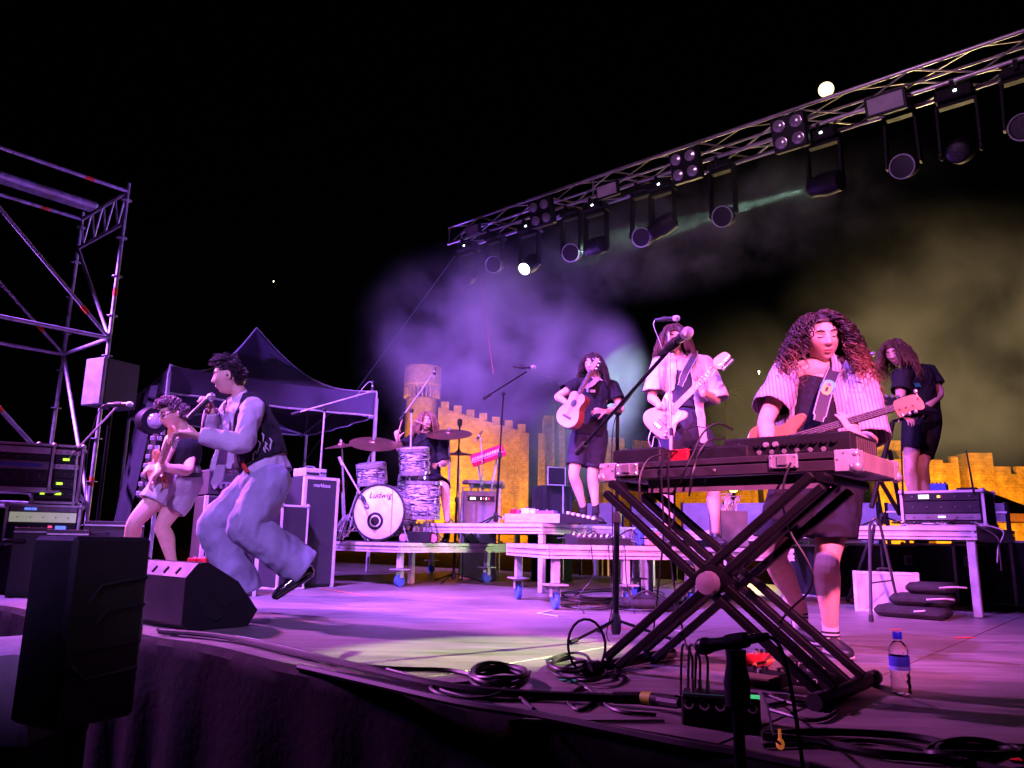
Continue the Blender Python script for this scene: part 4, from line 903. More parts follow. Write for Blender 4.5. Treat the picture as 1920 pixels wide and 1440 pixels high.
# guitar amp stack behind the left guitarist
ac = P(418, 1040, 6.9); ac.z = 0; AA = axes(P(385, 950, 6.8), P(455, 950, 7.0)); zt1 = P(418, 932, 6.9).z; zt2 = P(418, 884, 6.9).z
t = thing('guitar_cabinet', ac, 'dark guitar cabinet behind the singer\'s jeans', 'amplifier'); mb = MB(); mb.box(ac+ZX*zt1/2, (.46, .36, zt1), AA, bev=.01); mb.build('cabinet', TOLEX, t); mb = MB(); mb.box(ac+ZX*zt1/2-AA[1]*.185, (.40, .012, zt1*.82), AA); mb.build('grille', GRILL, t)
for sx in (-1, 1): mb = MB(); mb.box(ac+AA[0]*sx*.235+ZX*zt1/2-AA[1]*.17, (.03, .03, zt1), AA); mb.build('corner_trim', ALU, t)
t = thing('amplifier_head', ac+ZX*(zt1+.002), 'black amplifier head on the cabinet behind the singer', 'amplifier'); mb = MB(); mb.box(ac+ZX*((zt1+zt2)/2+.004), (.44, .30, zt2-zt1), AA, bev=.012); mb.build('case', TOLEX, t)
mb = MB(); mb.box(ac+ZX*((zt1+zt2)/2-.02)-AA[1]*.152, (.38, .01, .06), AA); pn = mb.build('control_panel', LG, t)
for k in range(7): mb = MB(); mb.lathe(ac+ZX*((zt1+zt2)/2-.02)-AA[1]*.156+AA[0]*(-.15+k*.05), -AA[1], [(.012, 0), (.01, .018)], 10); mb.build('knob', BLKP, pn, True)
# bass cabinet with its head and the flight case beside
BC = P(578, 1000, 8.4); AB = axes(P(548, 930, 8.25), P(612, 930, 8.55)); bz0 = P(578, 995, 8.4).z; bz1 = P(578, 897, 8.4).z; bw = (P(612, 930, 8.55)-P(549, 930, 8.25)).length
t = thing('bass_cabinet', Vector((BC.x, BC.y, 0)), 'tall black bass cabinet with pale metal edges left of the drums', 'amplifier'); bh = bz1; cc = Vector((BC.x, BC.y, bh/2))
mb = MB(); mb.box(cc, (bw, .4, bh), AB, bev=.01); mb.build('cabinet', TOLEX, t); mb = MB(); mb.box(cc-AB[1]*.203, (bw*.88, .012, bh*.94), AB); mb.build('grille', GRILL, t)
for sx in (-1, 1): mb = MB(); mb.box(cc+AB[0]*sx*(bw/2-.01)-AB[1]*.195, (.035, .035, bh+.006), AB); mb.build('corner_trim', ALU, t)
mb = MB(); mb.box(cc+ZX*(bh/2-.01)-AB[1]*.195, (bw-.07, .035, .03), AB); mb.build('edge_trim', ALU, t)
lettering('markbass', cc+ZX*(bh/2-.085)-AB[1]*.211, AB[0], ZX, .055, mat('pale_print', (.6, .6, .62), .5), t)
t = thing('bass_amplifier', cc+ZX*(bh/2+.006), 'small silver bass amplifier head on top of the bass cabinet', 'amplifier'); q = cc+ZX*(bh/2+.055)+AB[0]*-.03; mb = MB(); mb.box(q, (.26, .25, .09), AB, bev=.006); mb.build('chassis', ALUD, t)
mb = MB(); mb.box(q-AB[1]*.128-AB[0]*.04-ZX*.012, (.15, .006, .025), AB); mb.build('display', DG, t); mb = MB(); mb.tube(spline([q-AB[0]*.05+ZX*.045, q-AB[0]*.045+ZX*.07, q+AB[0]*.045+ZX*.07, q+AB[0]*.05+ZX*.045], 4), .008, 6); mb.build('handle', CHROME, t, True)
for k in range(3): mb = MB(); mb.lathe(q-AB[1]*.126+AB[0]*(.06+k*.03), -AB[1], [(.01, 0), (.009, .015)], 8); mb.build('knob', BLKP, t, True)
c = P(533, 985, 8.0); caseN('flight_case', Vector((c.x, c.y, 0)), (.30, .4, P(533, 948, 8.0).z), AB, 'small flight case with an aluminium edge behind the singer\'s knee', latches=((0, .02),))
yb = P(458, 1030, 7.6); t = thing('yellow_bag', Vector((yb.x, yb.y, 0)), 'small bright yellow bag seen between the singer\'s legs', 'bag'); mb = MB(); mb.ball(Vector((yb.x, yb.y, yb.z)), (.06, .04, .085), 12); mb.build('pouch', mat('yellow_cloth', (.8, .7, .05), .6, bump=.3), t, True); mb = MB(); mb.box((yb.x, yb.y, yb.z/2-.03), (.1, .06, yb.z-.05), bev=.01); mb.build('base_block', LG, t)
for px, lb in ((364, 'red effects pedal behind the floor monitor'), (382, 'second red effects pedal, nearer the singer\'s leg')):
    q = P(px, 1052, 6.6); q.z = 0; t = thing('effects_pedal', q, lb, 'pedal', 'red pedals at stage left'); zz = max(.06, P(px, 1046, 6.6).z); mb = MB(); mb.box(q+ZX*zz/2, (.075, .11, zz), bev=.006); mb.build('enclosure', RED, t); mb = MB(); mb.lathe(q+ZX*zz, ZX, [(.012, 0), (.012, .012)], 8); mb.build('footswitch', CHROME, t, True)
# ================================================================ drum kit
def pearl():
    m = mat('oyster_pearl', (.7, .7, .74), .22, coat=.6, var=.05); n = m.node_tree; b = n.nodes['Principled BSDF']
    tc = [x for x in n.nodes if x.type == 'TEX_COORD'][0]
    mp = n.nodes.new('ShaderNodeMapping'); mp.inputs['Scale'].default_value = (2.2, 2.2, 15); n.links.new(tc.outputs['Object'], mp.inputs[0])
    nz = n.nodes.new('ShaderNodeTexNoise'); nz.inputs['Scale'].default_value = 2.6; nz.inputs['Detail'].default_value = 3; nz.inputs['Distortion'].default_value = 1.6; n.links.new(mp.outputs[0], nz.inputs['Vector'])
    rp = n.nodes.new('ShaderNodeValToRGB'); e = rp.color_ramp.elements; e[0].position = .40; e[0].color = (.015, .015, .03, 1); e[1].position = .60; e[1].color = (.75, .75, .8, 1); x = rp.color_ramp.elements.new(.5); x.color = (.25, .25, .32, 1)
    n.links.new(nz.outputs['Fac'], rp.inputs[0]); n.links.new(rp.outputs[0], b.inputs['Base Color']); return m
PRL = pearl(); HEADW = mat('drum_head', (.72, .7, .74), .45, bump=.05); INK = mat('black_ink', (.01, .01, .012), .5)
def drum(c, axis, r, L, label, name='drum', lugs=8, front=None, hoop=CHROME):
    c = Vector(c); d = Vector(axis).normalized(); t = thing(name, c, label, 'drum', 'drum kit drums'); a, b, _ = frame_for(d)
    mb = MB(); mb.lathe(c, d, [(r*.985, -L/2), (r, -L/2+.01), (r, L/2-.01), (r*.985, L/2)], 40); mb.build('shell', PRL, t, True)
    for sg in (-1, 1):
        mb = MB(); mb.lathe(c+d*sg*L/2, d, [(r*1.03, -.02), (r*1.06, -.018), (r*1.06, .018), (r*1.03, .02), (r*1.0, .02), (r*1.0, -.02)], 40, close=False); mb.build('hoop', hoop, t, True)
        mb = MB(); mb.lathe(c+d*sg*(L/2+.004), d*sg, [(r*1.0, 0), (r*.98, .004), (.01, .005)], 40); mb.build('drum_head', HEADW, t, True)
        for k in range(lugs):
            an = 2*math.pi*(k+.5)/lugs; e = a*math.cos(an)+b*math.sin(an); mb = MB(); mb.bar(c+d*sg*(L/2+.02)+e*r*1.055, c+d*sg*(L/2-.09)+e*r*1.03, .004, 5); rd = mb.build('tension_rod', CHROME, t, True)
            mb = MB(); mb.box(c+d*sg*(L/2-.10)+e*r*1.03, (.02, .022, .05), (e, d.cross(e), d), bev=.004); mb.build('lug', CHROME, rd)
    return t
bdax = Vector((-math.sin(R(14)), -math.cos(R(14)), 0)); bc = P(711, 947, 8.78); br = .30; bc.z = Z_DR+br*1.06+.012
kd = drum(bc-bdax*.19, bdax, br, .38, 'big bass drum with a white front head and black ring', 'bass_drum', 10, hoop=mat('dark_hoop', (.03, .03, .035), .35, .3))
a_, b_, _ = frame_for(bdax); rt = Vector((-bdax.y, bdax.x, 0)); fc = bc+bdax*.0125
if rt.x < 0: rt = -rt
lettering('Ludwig', fc+rt*.01+ZX*.185, rt, ZX+rt*.16, .095, INK, kd, shear=.25)
q = fc+rt*-.035-ZX*.10
for r0, r1, m_ in ((.098, .0, INK), (.066, .0, HEADW), (.052, .0, INK)):
    mb = MB(); mb.lathe(q+bdax*(.001+(.1-r0)*.02), bdax, [(r0, 0), (.002, .0008)], 28); mb.build('printed_ring', m_, kd, True)
mb = MB(); mb.add([fc+rt*.155+ZX*.24, fc+rt*.165+ZX*.235, fc+rt*.165-ZX*.235, fc+rt*.155-ZX*.24], [(0, 1, 2, 3)]); mb.build('head_stripe', mat('grey_stripe', (.2, .17, .2), .5), kd)
for sg in (-1, 1): mb = MB(); mb.bar(bc-bdax*.06+rt*sg*br*.9-ZX*.14, Vector((bc.x, bc.y, Z_DR+.01))-bdax*-.10+rt*sg*br*1.35, .009); mb.build('spur', CHROME, kd, True)
mic(P(690, 955, 8.55), P(676, 925, 8.6), 'kick drum microphone pointing at the black ring', .028, grp='drum microphones')
kb = P(640, 1002, 8.75); kb.z = Z_DR
stand(P(648, 992, 8.85)*1.0, P(652, 868, 8.85), 'short boom stand holding the kick drum microphone', (P(636, 857, 8.9), P(680, 930, 8.6)), .28, rot=.3, m=GALV) if False else None
mb = MB(); mb.bar(P(636, 857, 8.8), P(678, 930, 8.62), .010); mb.bar(P(636, 857, 8.8), P(642, 872, 8.8), .018); t_ = mb.build('kick_boom', GALV, smooth=True); tag(t_, 'slanted boom reaching down to the kick drum microphone', 'boom')
drum(P(697, 888, 9.0), Vector((-.10, -.22, 1)), .165, .20, 'low rack tom above the left side of the bass drum', 'rack_tom', 6)
drum(P(777, 864, 9.05), Vector((-.05, -.20, 1)), .17, .27, 'taller rack tom right of the bass drum', 'rack_tom', 6)
drum(P(793, 938, 9.1), Vector((0, -.05, 1)), .20, .40, 'floor tom right of the bass drum', 'floor_tom', 8)
sd = drum(P(775, 905, 9.35), Vector((.05, -.1, 1)), .178, .14, 'snare drum behind the bass drum', 'snare_drum', 8)
CYM = mat('cymbal_bronze', (.34, .20, .13), .34, .85, var=.25, vs=3, stretch=(1, 1, 1), bump=.1, bs=120)
def cymbal_stand(c, base, r, tilt, label, braces=True, sub=True):
    c, base = Vector(c), Vector(base); t = thing('cymbal_stand', base, label, 'cymbal', 'cymbals on stands'); d = Vector(tilt).normalized()
    mb = MB(); mb.lathe(c, d, [(r, -.022), (r*.6, -.006), (r*.22, .006), (r*.18, .02), (r*.08, .034), (.006, .036)], 36); mb.lathe(c-d*.003, d, [(r, -.022), (r*.6, -.008), (r*.2, .003), (.006, .02)], 36); mb.build('cymbal', CYM, t, True)
    mb = MB(); mb.lathe(c, d, [(.012, .03), (.02, .035), (.012, .06)], 8); mb.bar(c-d*.06, c+d*.07, .005); mb.build('wing_nut', CHROME, t, True)
    mb = MB(); mb.bar(base+ZX*.25, c-d*.05, .011, 8); mb.bar(base+ZX*.05, lerp(base, c, .5), .015, 8); mb.build('pole', CHROME, t, True)
    for k in range(3):
        an = .5+2.094*k; e = Vector((math.cos(an), math.sin(an), 0)); mb = MB()
        for s_ in (-1, 1): o_ = Vector((-e.y, e.x, 0))*.012*s_; mb.bar(base+ZX*.30+o_, base+e*.27+ZX*.015+o_, .006, 6)
        mb.bar(base+ZX*.12, base+e*.16+ZX*.12, .005, 6); lg = mb.build('leg', CHROME, t, True); mb = MB(); mb.ball(base+e*.275+ZX*.014, .014, 8); mb.build('rubber_foot', RUB, lg, True)
    return t
def dbase(px, Y): q = P(px, 990, Y); q.z = Z_DR; return q
cymbal_stand(P(701, 829, 8.95), dbase(652, 8.95), .285, (.10, -.42, 1), 'wide dark crash cymbal at the left of the kit')
cymbal_stand(P(640, 834, 9.3), dbase(646, 9.35), .20, (-.12, -.20, 1), 'small reddish cymbal behind the wide crash cymbal')
cymbal_stand(P(842, 811, 9.5), dbase(842, 9.5), .285, (-.02, -.38, 1), 'bronze ride cymbal right of the drummer')
hh_ = cymbal_stand(P(860, 849, 9.9), dbase(861, 9.9), .19, (0, -.04, 1), 'thin level hi-hat cymbal right of the ride stand')
st = P(800, 960, 9.75); st.z = Z_DR; t = thing('drum_stool', st, 'low stool under the drummer', 'stool'); mb = MB(); mb.lathe(st, ZX, [(.10, .42), (.17, .43), (.18, .47), (.16, .50), (.02, .505)], 20); mb.build('seat', TOLEX, t, True); mb = MB(); mb.bar(st+ZX*.1, st+ZX*.43, .014); mb.build('pole', CHROME, t, True)
for k in range(3): an = 2.094*k; e = Vector((math.cos(an), math.sin(an), 0)); mb = MB(); mb.bar(st+ZX*.25, st+e*.25+ZX*.012, .009); mb.build('leg', CHROME, t, True)
# stage box in front of the floor tom, with plugs
sb = P(790, 995, 8.75); sb.z = Z_DR; AXD = (rt, -bdax, ZX); t = thing('stage_box', sb, 'dark multicore box bristling with plugs in front of the floor tom', 'stage box'); mb = MB(); mb.box(sb+ZX*.06, (.27, .16, .12), AXD, bev=.006); mb.build('box', BLKP, t)
for k in range(8):
    q = sb+ZX*.12+AXD[0]*(-.11+.031*k)+AXD[1]*(-.02 if k % 2 else .03); mb = MB(); mb.bar(q, q+ZX*.05+AXD[0]*.006, .008, 8); pg = mb.build('plug', CHROME if k % 3 else mat('brass_plug', (.5, .35, .2), .3, .8), t, True)
    mb = MB(); mb.tube(spline([q+ZX*.05, q+ZX*.11+AXD[0]*.01, q+ZX*.10+AXD[0]*.05+AXD[1]*.03, q+AXD[0]*.10+AXD[1]*.08-ZX*.1], 4), .004, 5); mb.build('plug_cable', CAB, pg, True)
for px, m_, lb in ((757, mat('mauve_lens', (.4, .25, .5), .3), 'small round light beside the multicore box, left side'), (813, mat('pink_lens', (.9, .1, .4), .3, emit=(1, .1, .45), es=.8), 'small glowing pink light beside the multicore box')):
    q = P(px, 994, 8.7); q.z = Z_DR+.05; t = thing('deck_light', Vector((q.x, q.y, Z_DR)), lb, 'light', 'small deck lights'); mb = MB(); mb.lathe(q, -AXD[1], [(.05, -.04), (.055, 0), (.05, .01)], 16); mb.build('can', HSG, t, True); mb = MB(); mb.lathe(q-AXD[1]*.011, -AXD[1], [(.046, 0), (.02, .006)], 16); mb.build('lens', m_, t, True); mb = MB(); mb.box(q-ZX*.045, (.06, .05, .012), AXD); mb.build('foot', HSG, t)
# red keyboard and amplifiers behind
kp0, kp1 = P(884, 865, 10.6), P(946, 843, 10.6); t = thing('red_keyboard', Vector((kp0.x, kp0.y, Z_DR)), 'bright red keyboard tilted on a stand behind the hi-hat', 'keyboard'); mb = MB(); mb.beam(kp0, kp1, .30, .075, (0, -.5, 1), bev=.01); mb.build('body', mat('hot_red', (.75, .02, .10), .35), t)
d = (kp1-kp0).normalized(); up_ = Vector((0, -.5, 1)).normalized()
for k in range(12): mb = MB(); q = lerp(kp0, kp1, (k+.7)/13.5)+up_*.04; mb.box(q+Vector((0, -.07, -.03)), (.024, .11, .01), (d, Vector((0, 1, .5)).normalized(), up_)); mb.build('key', WHT, t)
for sx in (0, 1):
    mb = MB(); q = lerp(kp0, kp1, .2+.6*sx); z_ = Z_DR if False else 0.; mb.bar(q-ZX*.05, Vector((lerp(kp0, kp1, .8-.6*sx).x, q.y, .02)), .014); mb.build('stand_leg', GALV, t, True)
ga = P(897, 960, 10.4); ga.z = 0; AXB = axes(P(870, 950, 10.4), P(935, 950, 10.5)); t = thing('keyboard_amplifier', ga, 'amplifier with a lit panel and tubular frame behind the drum riser', 'amplifier'); za = P(897, 922, 10.4).z; mb = MB(); mb.box(ga+ZX*za/2, (.44, .34, za), AXB, bev=.01); mb.build('cabinet', LG, t)
mb = MB(); mb.box(ga+ZX*(za-.10)-AXB[1]*.175, (.36, .01, .07), AXB); pn = mb.build('control_panel', DG, t); mb = MB(); mb.box(ga+ZX*(za-.10)-AXB[1]*.182-AXB[0]*.11, (.07, .006, .03), AXB); mb.build('display', WL, pn)
for k in range(4): mb = MB(); mb.box(ga+ZX*(za-.10)-AXB[1]*.182+AXB[0]*(.0+k*.035), (.012, .006, .03), AXB); mb.build('indicator', REDL if k % 2 else WL, pn)
mb = MB(); zz = [ga-AXB[0]*.25-AXB[1]*.19+ZX*.02, ga-AXB[0]*.25-AXB[1]*.19+ZX*(za+.04), ga+AXB[0]*.25-AXB[1]*.19+ZX*(za+.04), ga+AXB[0]*.25-AXB[1]*.19+ZX*.02]; mb.tube(zz, .014, 8); mb.build('tube_frame', GALV, t, True)
for k, (px, py, w_) in enumerate(((905, 905, .55), (915, 912, .45))):
    q = P(px, py, 10.9+k*.2); t = thing('synthesizer', Vector((q.x, q.y, 0)), ['slim synthesizer above the lit amplifier', 'second slim synthesizer above the lit amplifier, lower one'][k], 'keyboard', 'back synthesizers'); mb = MB(); mb.box(q, (w_, .25, .05), AXB, bev=.006); mb.build('body', LG, t); 
    for s_ in (-1, 1): mb = MB(); mb.bar(q+AXB[0]*s_*w_*.35, Vector((q.x, q.y, .02))-AXB[0]*s_*w_*.35, .012); mb.build('stand_leg', GALV, t, True)
# screen and dark box behind the acoustic guitarist's riser
q = P(1043, 893, 10.2); AXC = axes(P(1025, 890, 10.2), P(1062, 890, 10.3)); t = thing('video_screen', Vector((q.x, q.y, 0)), 'small dark screen in a pale tube frame behind the acoustic guitarist', 'screen'); mb = MB(); mb.box(q, (.24, .03, .22), AXC, bev=.004); mb.build('panel', DG, t)
mb = MB(); e = [q+AXC[0]*sx*.125+ZX*sz*.115-AXC[1]*.01 for sx, sz in ((-1, -1), (-1, 1), (1, 1), (1, -1), (-1, -1))]; mb.tube(e, .009, 6); mb.build('tube_frame', ALU, t, True); mb = MB(); mb.bar(q-ZX*.1+AXC[0]*.1, Vector((q.x, q.y, .02))+AXC[0]*.1, .012); mb.build('pole', GALV, t, True)
q = P(1035, 935, 10.5); q.z = 0; caseN('equipment_trunk', q, (.42, .4, P(1035, 912, 10.5).z), AXC, 'dark box below the small screen behind the acoustic guitarist', None, trim=False, cat='trunk')
# pedalboard on the guitar riser
p0, p1 = on(Z_GR, 945, 968), on(Z_GR, 1054, 969); p0 = Vector((p0.x, 8.05, Z_GR)); p0.x = P(946, 966, 8.25).x; p0.y = 8.25; p1 = Vector((P(1053, 966, 7.95).x, 7.95, Z_GR)); AP = axes(p0, p1); LP_ = (p1-p0).length
t = thing('pedalboard', p0, 'long pale pedalboard with white pedals on the tall riser', 'pedalboard'); mb = MB(); mb.box((p0+p1)/2+ZX*.05+AP[1]*.15, (LP_, .3, .095), AP, bev=.006); mb.build('board', ALUD, t)
lettering('ROCKBOARD', lerp(p0, p1, .2)+ZX*.055-AP[1]*.004, AP[0], ZX, .05, mat('pale_print', (.6,)*3), t)
for k, (x, w_, h_, m_) in enumerate(((.1, .06, .05, RED), (.2, .05, .04, mat('wine_pedal', (.3, .05, .12), .4)), (.33, .10, .06, WHT), (.46, .06, .05, WHT), (.68, .20, .035, mat('violet_pedal', (.2, .15, .5), .4)))):
    mb = MB(); q = lerp(p0, p1, x)+ZX*(.098+h_/2)+AP[1]*.1; mb.box(q, (w_, .1, h_), AP, bev=.005); pd = mb.build('pedal', m_, t); mb = MB(); mb.lathe(q+ZX*h_/2, ZX, [(.012, 0), (.01, .015)], 8); mb.build('knob', CHROME, pd, True)
q = on(Z_GR, 1078, 962); q = P(1078, 965, 7.9); q.z = Z_GR; t = thing('pedal_row', q, 'dark tilted pedal row with white switches at the acoustic guitarist\'s feet', 'pedalboard'); mb = MB(); mb.prism([(0, 0), (.42, 0), (.42, .02), (.02, .10), (0, .10)], q-AP[0]*.12, AP[0], ZX, AP[1], .22); mb.build('wedge', BLKP, t)
for k in range(6): mb = MB(); qq = q-AP[0]*.12+AP[0]*(.05+.055*k)+ZX*(.102-.0105*k); mb.box(qq+ZX*.004, (.03, .05, .03), AP, bev=.004); mb.build('switch', WHT, t)

# ================================================================ keyboard table at the front
VC0, VC1 = 2.90, 3.43
zt_ = (Pv(1135, 866, VC0).z+Pv(1604, 850, VC0).z)/2; zb_ = (Pv(1150, 896, VC0).z+Pv(1600, 887, VC0).z)/2
uc0, uc1 = Pv(1128, 880, VC0).dot(UX), Pv(1607, 868, VC0).dot(UX)
CW = uc1-uc0; cc = W((uc0+uc1)/2, (VC0+VC1)/2, (zt_+zb_)/2); ch_ = zt_-zb_
ks = thing('keyboard_stand', W((uc0+uc1)/2, 3.0, 0), 'black double braced X keyboard stand under the aluminium edged case', 'keyboard stand')
cmid = W(-1.375, 3.0, .38)
for sv_, nm in ((2.80, 0), (3.10, 1)):
    for (ua, ub) in ((-.94, -1.82), (-1.82, -.94)):
        for off in (-.028, .028):
            a, b = W(ua, sv_, .03), W(ub, sv_, zb_-.04); dd = (b-a).normalized(); nn = dd.cross(VX).normalized()
            mb = MB(); mb.beam(a+nn*off, b+nn*off, .03, .035, VX, bev=.004); br_ = mb.build('cross_bar', BLACK, ks)
for uu in (-.94, -1.82):
    mb = MB(); a, b = W(uu, 2.64, .025), W(uu, 3.30, .025); mb.bar(a, b, .022, 12); ft_ = mb.build('foot_tube', BLACK, ks, True)
    for e, s_ in ((a, -1), (b, 1)): mb = MB(); mb.bar(e-VX*s_*.07, e+VX*s_*.008, .028, 12); mb.build('rubber_end', RUB, ft_, True)
    mb = MB(); mb.bar(W(-2.76-uu, 2.82, zb_-.025), W(-2.76-uu, 3.36, zb_-.025), .018, 12); mb.build('support_tube', BLACK, ks, True)
mb = MB(); mb.lathe(W(-1.34, 2.74, .385), -VX, [(.05, -.10), (.055, -.02), (.05, .0)], 16); mb.build('pivot_plate', BLACK, ks, True); mb = MB(); mb.lathe(W(-1.33, 2.735, .375), -VX, [(.035, 0), (.045, .02), (.04, .05), (.01, .055)], 14); mb.build('pivot_knob', mat('mauve_knob', (.35, .3, .36), .4), ks, True)
FLC = mat('case_laminate', (.035, .03, .035), .45, bump=.2, bs=300); ALUW = mat('case_aluminium', (.45, .38, .33), .45, .2, bump=.08)
t = thing('keyboard_case', W((uc0+uc1)/2, (VC0+VC1)/2, zb_), 'open flat flight case bed lying on the X stand', 'flight case')
mb = MB(); mb.box(cc, (CW-.01, VC1-VC0-.01, ch_-.006), SAX); mb.build('shell', FLC, t)
for (vv, nn) in ((VC0, -VX), (VC1, VX)):
    for zc, hh in ((zt_-.013, .026), (zt_-.040, .018), (zb_+.014, .028)):
        mb = MB(); mb.box(W((uc0+uc1)/2, vv, zc), (CW-.06, .012, hh), SAX, bev=.003); mb.build('rail', FLC if abs(zc-zb_) > .03 else FLC, t)
mb = MB(); mb.box(W(uc1, (VC0+VC1)/2, (zt_+zb_)/2), (.012, VC1-VC0-.07, ch_), SAX, bev=.003); mb.build('end_plate', ALUW, t); mb = MB(); mb.box(W(uc0, (VC0+VC1)/2, (zt_+zb_)/2), (.012, VC1-VC0-.07, ch_), SAX, bev=.003); mb.build('end_plate', ALUW, t)
for uu in (uc0, uc1):
    for vv in (VC0, VC1):
        s1, s2 = (1 if uu == uc1 else -1), (1 if vv == VC1 else -1)
        mb = MB(); mb.box(W(uu-s1*.035, vv-s2*.002, (zt_+zb_)/2), (.085, .018, ch_+.008), SAX, bev=.003); mb.box(W(uu-s1*.002, vv-s2*.03, (zt_+zb_)/2), (.018, .06, ch_+.008), SAX, bev=.003); cp_ = mb.build('corner_plate', ALUD, t)
        for zz in (zt_-.012, zb_+.012): mb = MB(); mb.ball(W(uu-s1*.004, vv-s2*.004, zz), .024 if zz < zt_-.02 else .016, 12); mb.build('ball_corner', GALV, cp_, True)
        for k in range(3): mb = MB(); mb.lathe(W(uu-s1*(.02+.022*k), vv+s2*.008, zb_+.02+.022*((k*2) % 3)), VX*s2, [(.005, 0), (.003, .003)], 8); mb.build('rivet', CHROME, cp_, True)
for uu in (uc0+.14, uc0+CW*.76):
    mb = MB(); mb.box(W(uu, VC0-.012, (zt_+zb_)/2+.006), (.11, .014, .055), SAX, bev=.004); lt = mb.build('latch_plate', GALV, t); mb = MB(); mb.box(W(uu, VC0-.022, (zt_+zb_)/2+.01), (.04, .012, .04), SAX, bev=.004); mb.build('latch', CHROME, lt)
    for k in (-1, 1):
        for j in (-1, 1): mb = MB(); mb.lathe(W(uu+k*.045, VC0-.019, (zt_+zb_)/2+.006+j*.018), -VX, [(.006, 0), (.003, .003)], 8); mb.build('rivet', CHROME, lt, True)
mb = MB(); mb.lathe(W(uc0+CW*.5, VC0-.007, zt_-.05), -VX, [(.007, 0), (.004, .004)], 8); mb.build('rivet', CHROME, t, True)
mb = MB(); mb.box(W(uc0+CW*.55, VC0+.04, zb_-.03), (CW*.70, .012, .055), SAX); mb.build('clear_strip', mat('smoked_strip', (.25, .2, .25), .15, .3), t)
def box_on(name, pxl, pxr, yt, yb, v0, dv, label, m, cat='synthesizer', tilt=0., bev=.006):
    a, b = Pv(pxl, yb, v0), Pv(pxr, yb, v0); zt2 = (Pv(pxl, yt, v0).z+Pv(pxr, yt, v0).z)/2; ua, ub = a.dot(UX), b.dot(UX); z0 = zt_+.002; h_ = max(.03, zt2-z0); t = thing(name, W((ua+ub)/2, v0+dv/2, z0), label, cat, 'machines on the keyboard case')
    mb = MB(); mb.box(W((ua+ub)/2, v0+dv/2, z0+h_/2), (ub-ua, dv, h_), SAX, bev=bev); mb.build('body', m, t); return t, ua, ub, z0, h_
SYB = mat('synth_black', (.02, .02, .023), .38, .2)
t, ua, ub, z0, h_ = box_on('synthesizer', 1358, 1598, 816, 858, 3.06, .34, 'large black synthesizer on the right half of the keyboard case', SYB)
for k in range(12):
    mb = MB(); q = W(lerp(ua, ub, .06+.075*k), 3.058, z0+h_*.62); mb.lathe(q, -VX, [(.012, 0), (.010, .014), (.002, .015)], 12); mb.build('knob', GALV if k in (1, 4, 5) else BLKP, t, True)
for k in range(8):
    mb = MB(); q = W(lerp(ua, ub, .1+.10*k), 3.058, z0+h_*.30); mb.lathe(q, -VX, [(.010, 0), (.010, .003), (.006, .004)], 12); mb.build('socket', CHROME, t, True)
mb = MB(); mb.box(W(ub+.002, 3.23, z0+h_*.5), (.008, .30, h_*.8), SAX); pn = mb.build('vent_panel', DG, t)
for k in range(9): mb = MB(); mb.box(W(ub+.008, 3.11+.03*k, z0+h_*.5), (.004, .008, h_*.6), SAX); mb.build('vent_slot', mat('vent_brown', (.12, .1, .08), .6), pn)
for k in range(6): mb = MB(); mb.lathe(W(lerp(ua, ub, .15+.13*k), 3.2, z0+h_), ZX, [(.014, 0), (.011, .018), (.002, .02)], 10); mb.build('knob', BLKP, t, True)
t, ua, ub, z0, h_ = box_on('drum_machine', 1148, 1238, 842, 864, 3.0, .26, 'flat black machine at the left end of the keyboard case', SYB)
for k in range(8): mb = MB(); mb.box(W(lerp(ua, ub, .12+.11*k), 3.06, z0+h_+.004), (.018, .03, .01), SAX, bev=.003); mb.build('pad', RUB, t)
t, ua, ub, z0, h_ = box_on('effects_pedal', 1252, 1290, 842, 864, 2.98, .12, 'red effects pedal on the keyboard case between the machines', RED, 'pedal')
for k in (.3, .7): mb = MB(); mb.lathe(W(lerp(ua, ub, k), 3.03, z0+h_), ZX, [(.010, 0), (.008, .014)], 8); mb.build('knob', BLKP, t, True)
t, ua, ub, z0, h_ = box_on('synthesizer', 1292, 1402, 838, 862, 2.99, .16, 'small dark synthesizer beside the red pedal on the case', SYB)
for k in range(10): mb = MB(); mb.box(W(lerp(ua, ub, .08+.09*k), 3.03, z0+h_+.003), (.014, .06, .008), SAX); mb.build('key', DG, t)
# cables hanging off the case
def kc(pts, lb, r=.0045): cable([Pv(x, y, v) if v > 0 else G(x, y, .005) for x, y, v in pts], r, 'patch_cable', lb, grp='cables on the keyboard table')
kc([(1250, 850, 2.98), (1215, 862, 2.9), (1200, 900, 2.86), (1205, 950, 2.86), (1235, 985, 2.9), (1262, 978, 3.0), (1265, 900, 3.1)], 'thick cable looping below the left end of the keyboard case')
kc([(1262, 846, 2.99), (1245, 850, 2.93), (1240, 890, 2.87), (1244, 1000, 2.87), (1232, 1120, 2.87), (1222, 1215, 0)], 'cable falling straight from the red pedal to the boards')
kc([(1272, 846, 2.99), (1258, 850, 2.92), (1253, 900, 2.88), (1260, 1060, 2.88), (1270, 1130, 2.88), (1288, 1218, 0)], 'second cable falling from the red pedal, slanting right')
kc([(1375, 806, 3.05), (1345, 794, 3.0), (1318, 812, 2.95), (1300, 850, 2.9), (1285, 880, 2.87), (1275, 905, 2.9)], 'cable arching from the large synthesizer over the case edge')
kc([(1360, 822, 3.04), (1330, 826, 2.97), (1310, 850, 2.92), (1300, 885, 2.87), (1292, 930, 2.9)], 'second arching cable left of the large synthesizer')
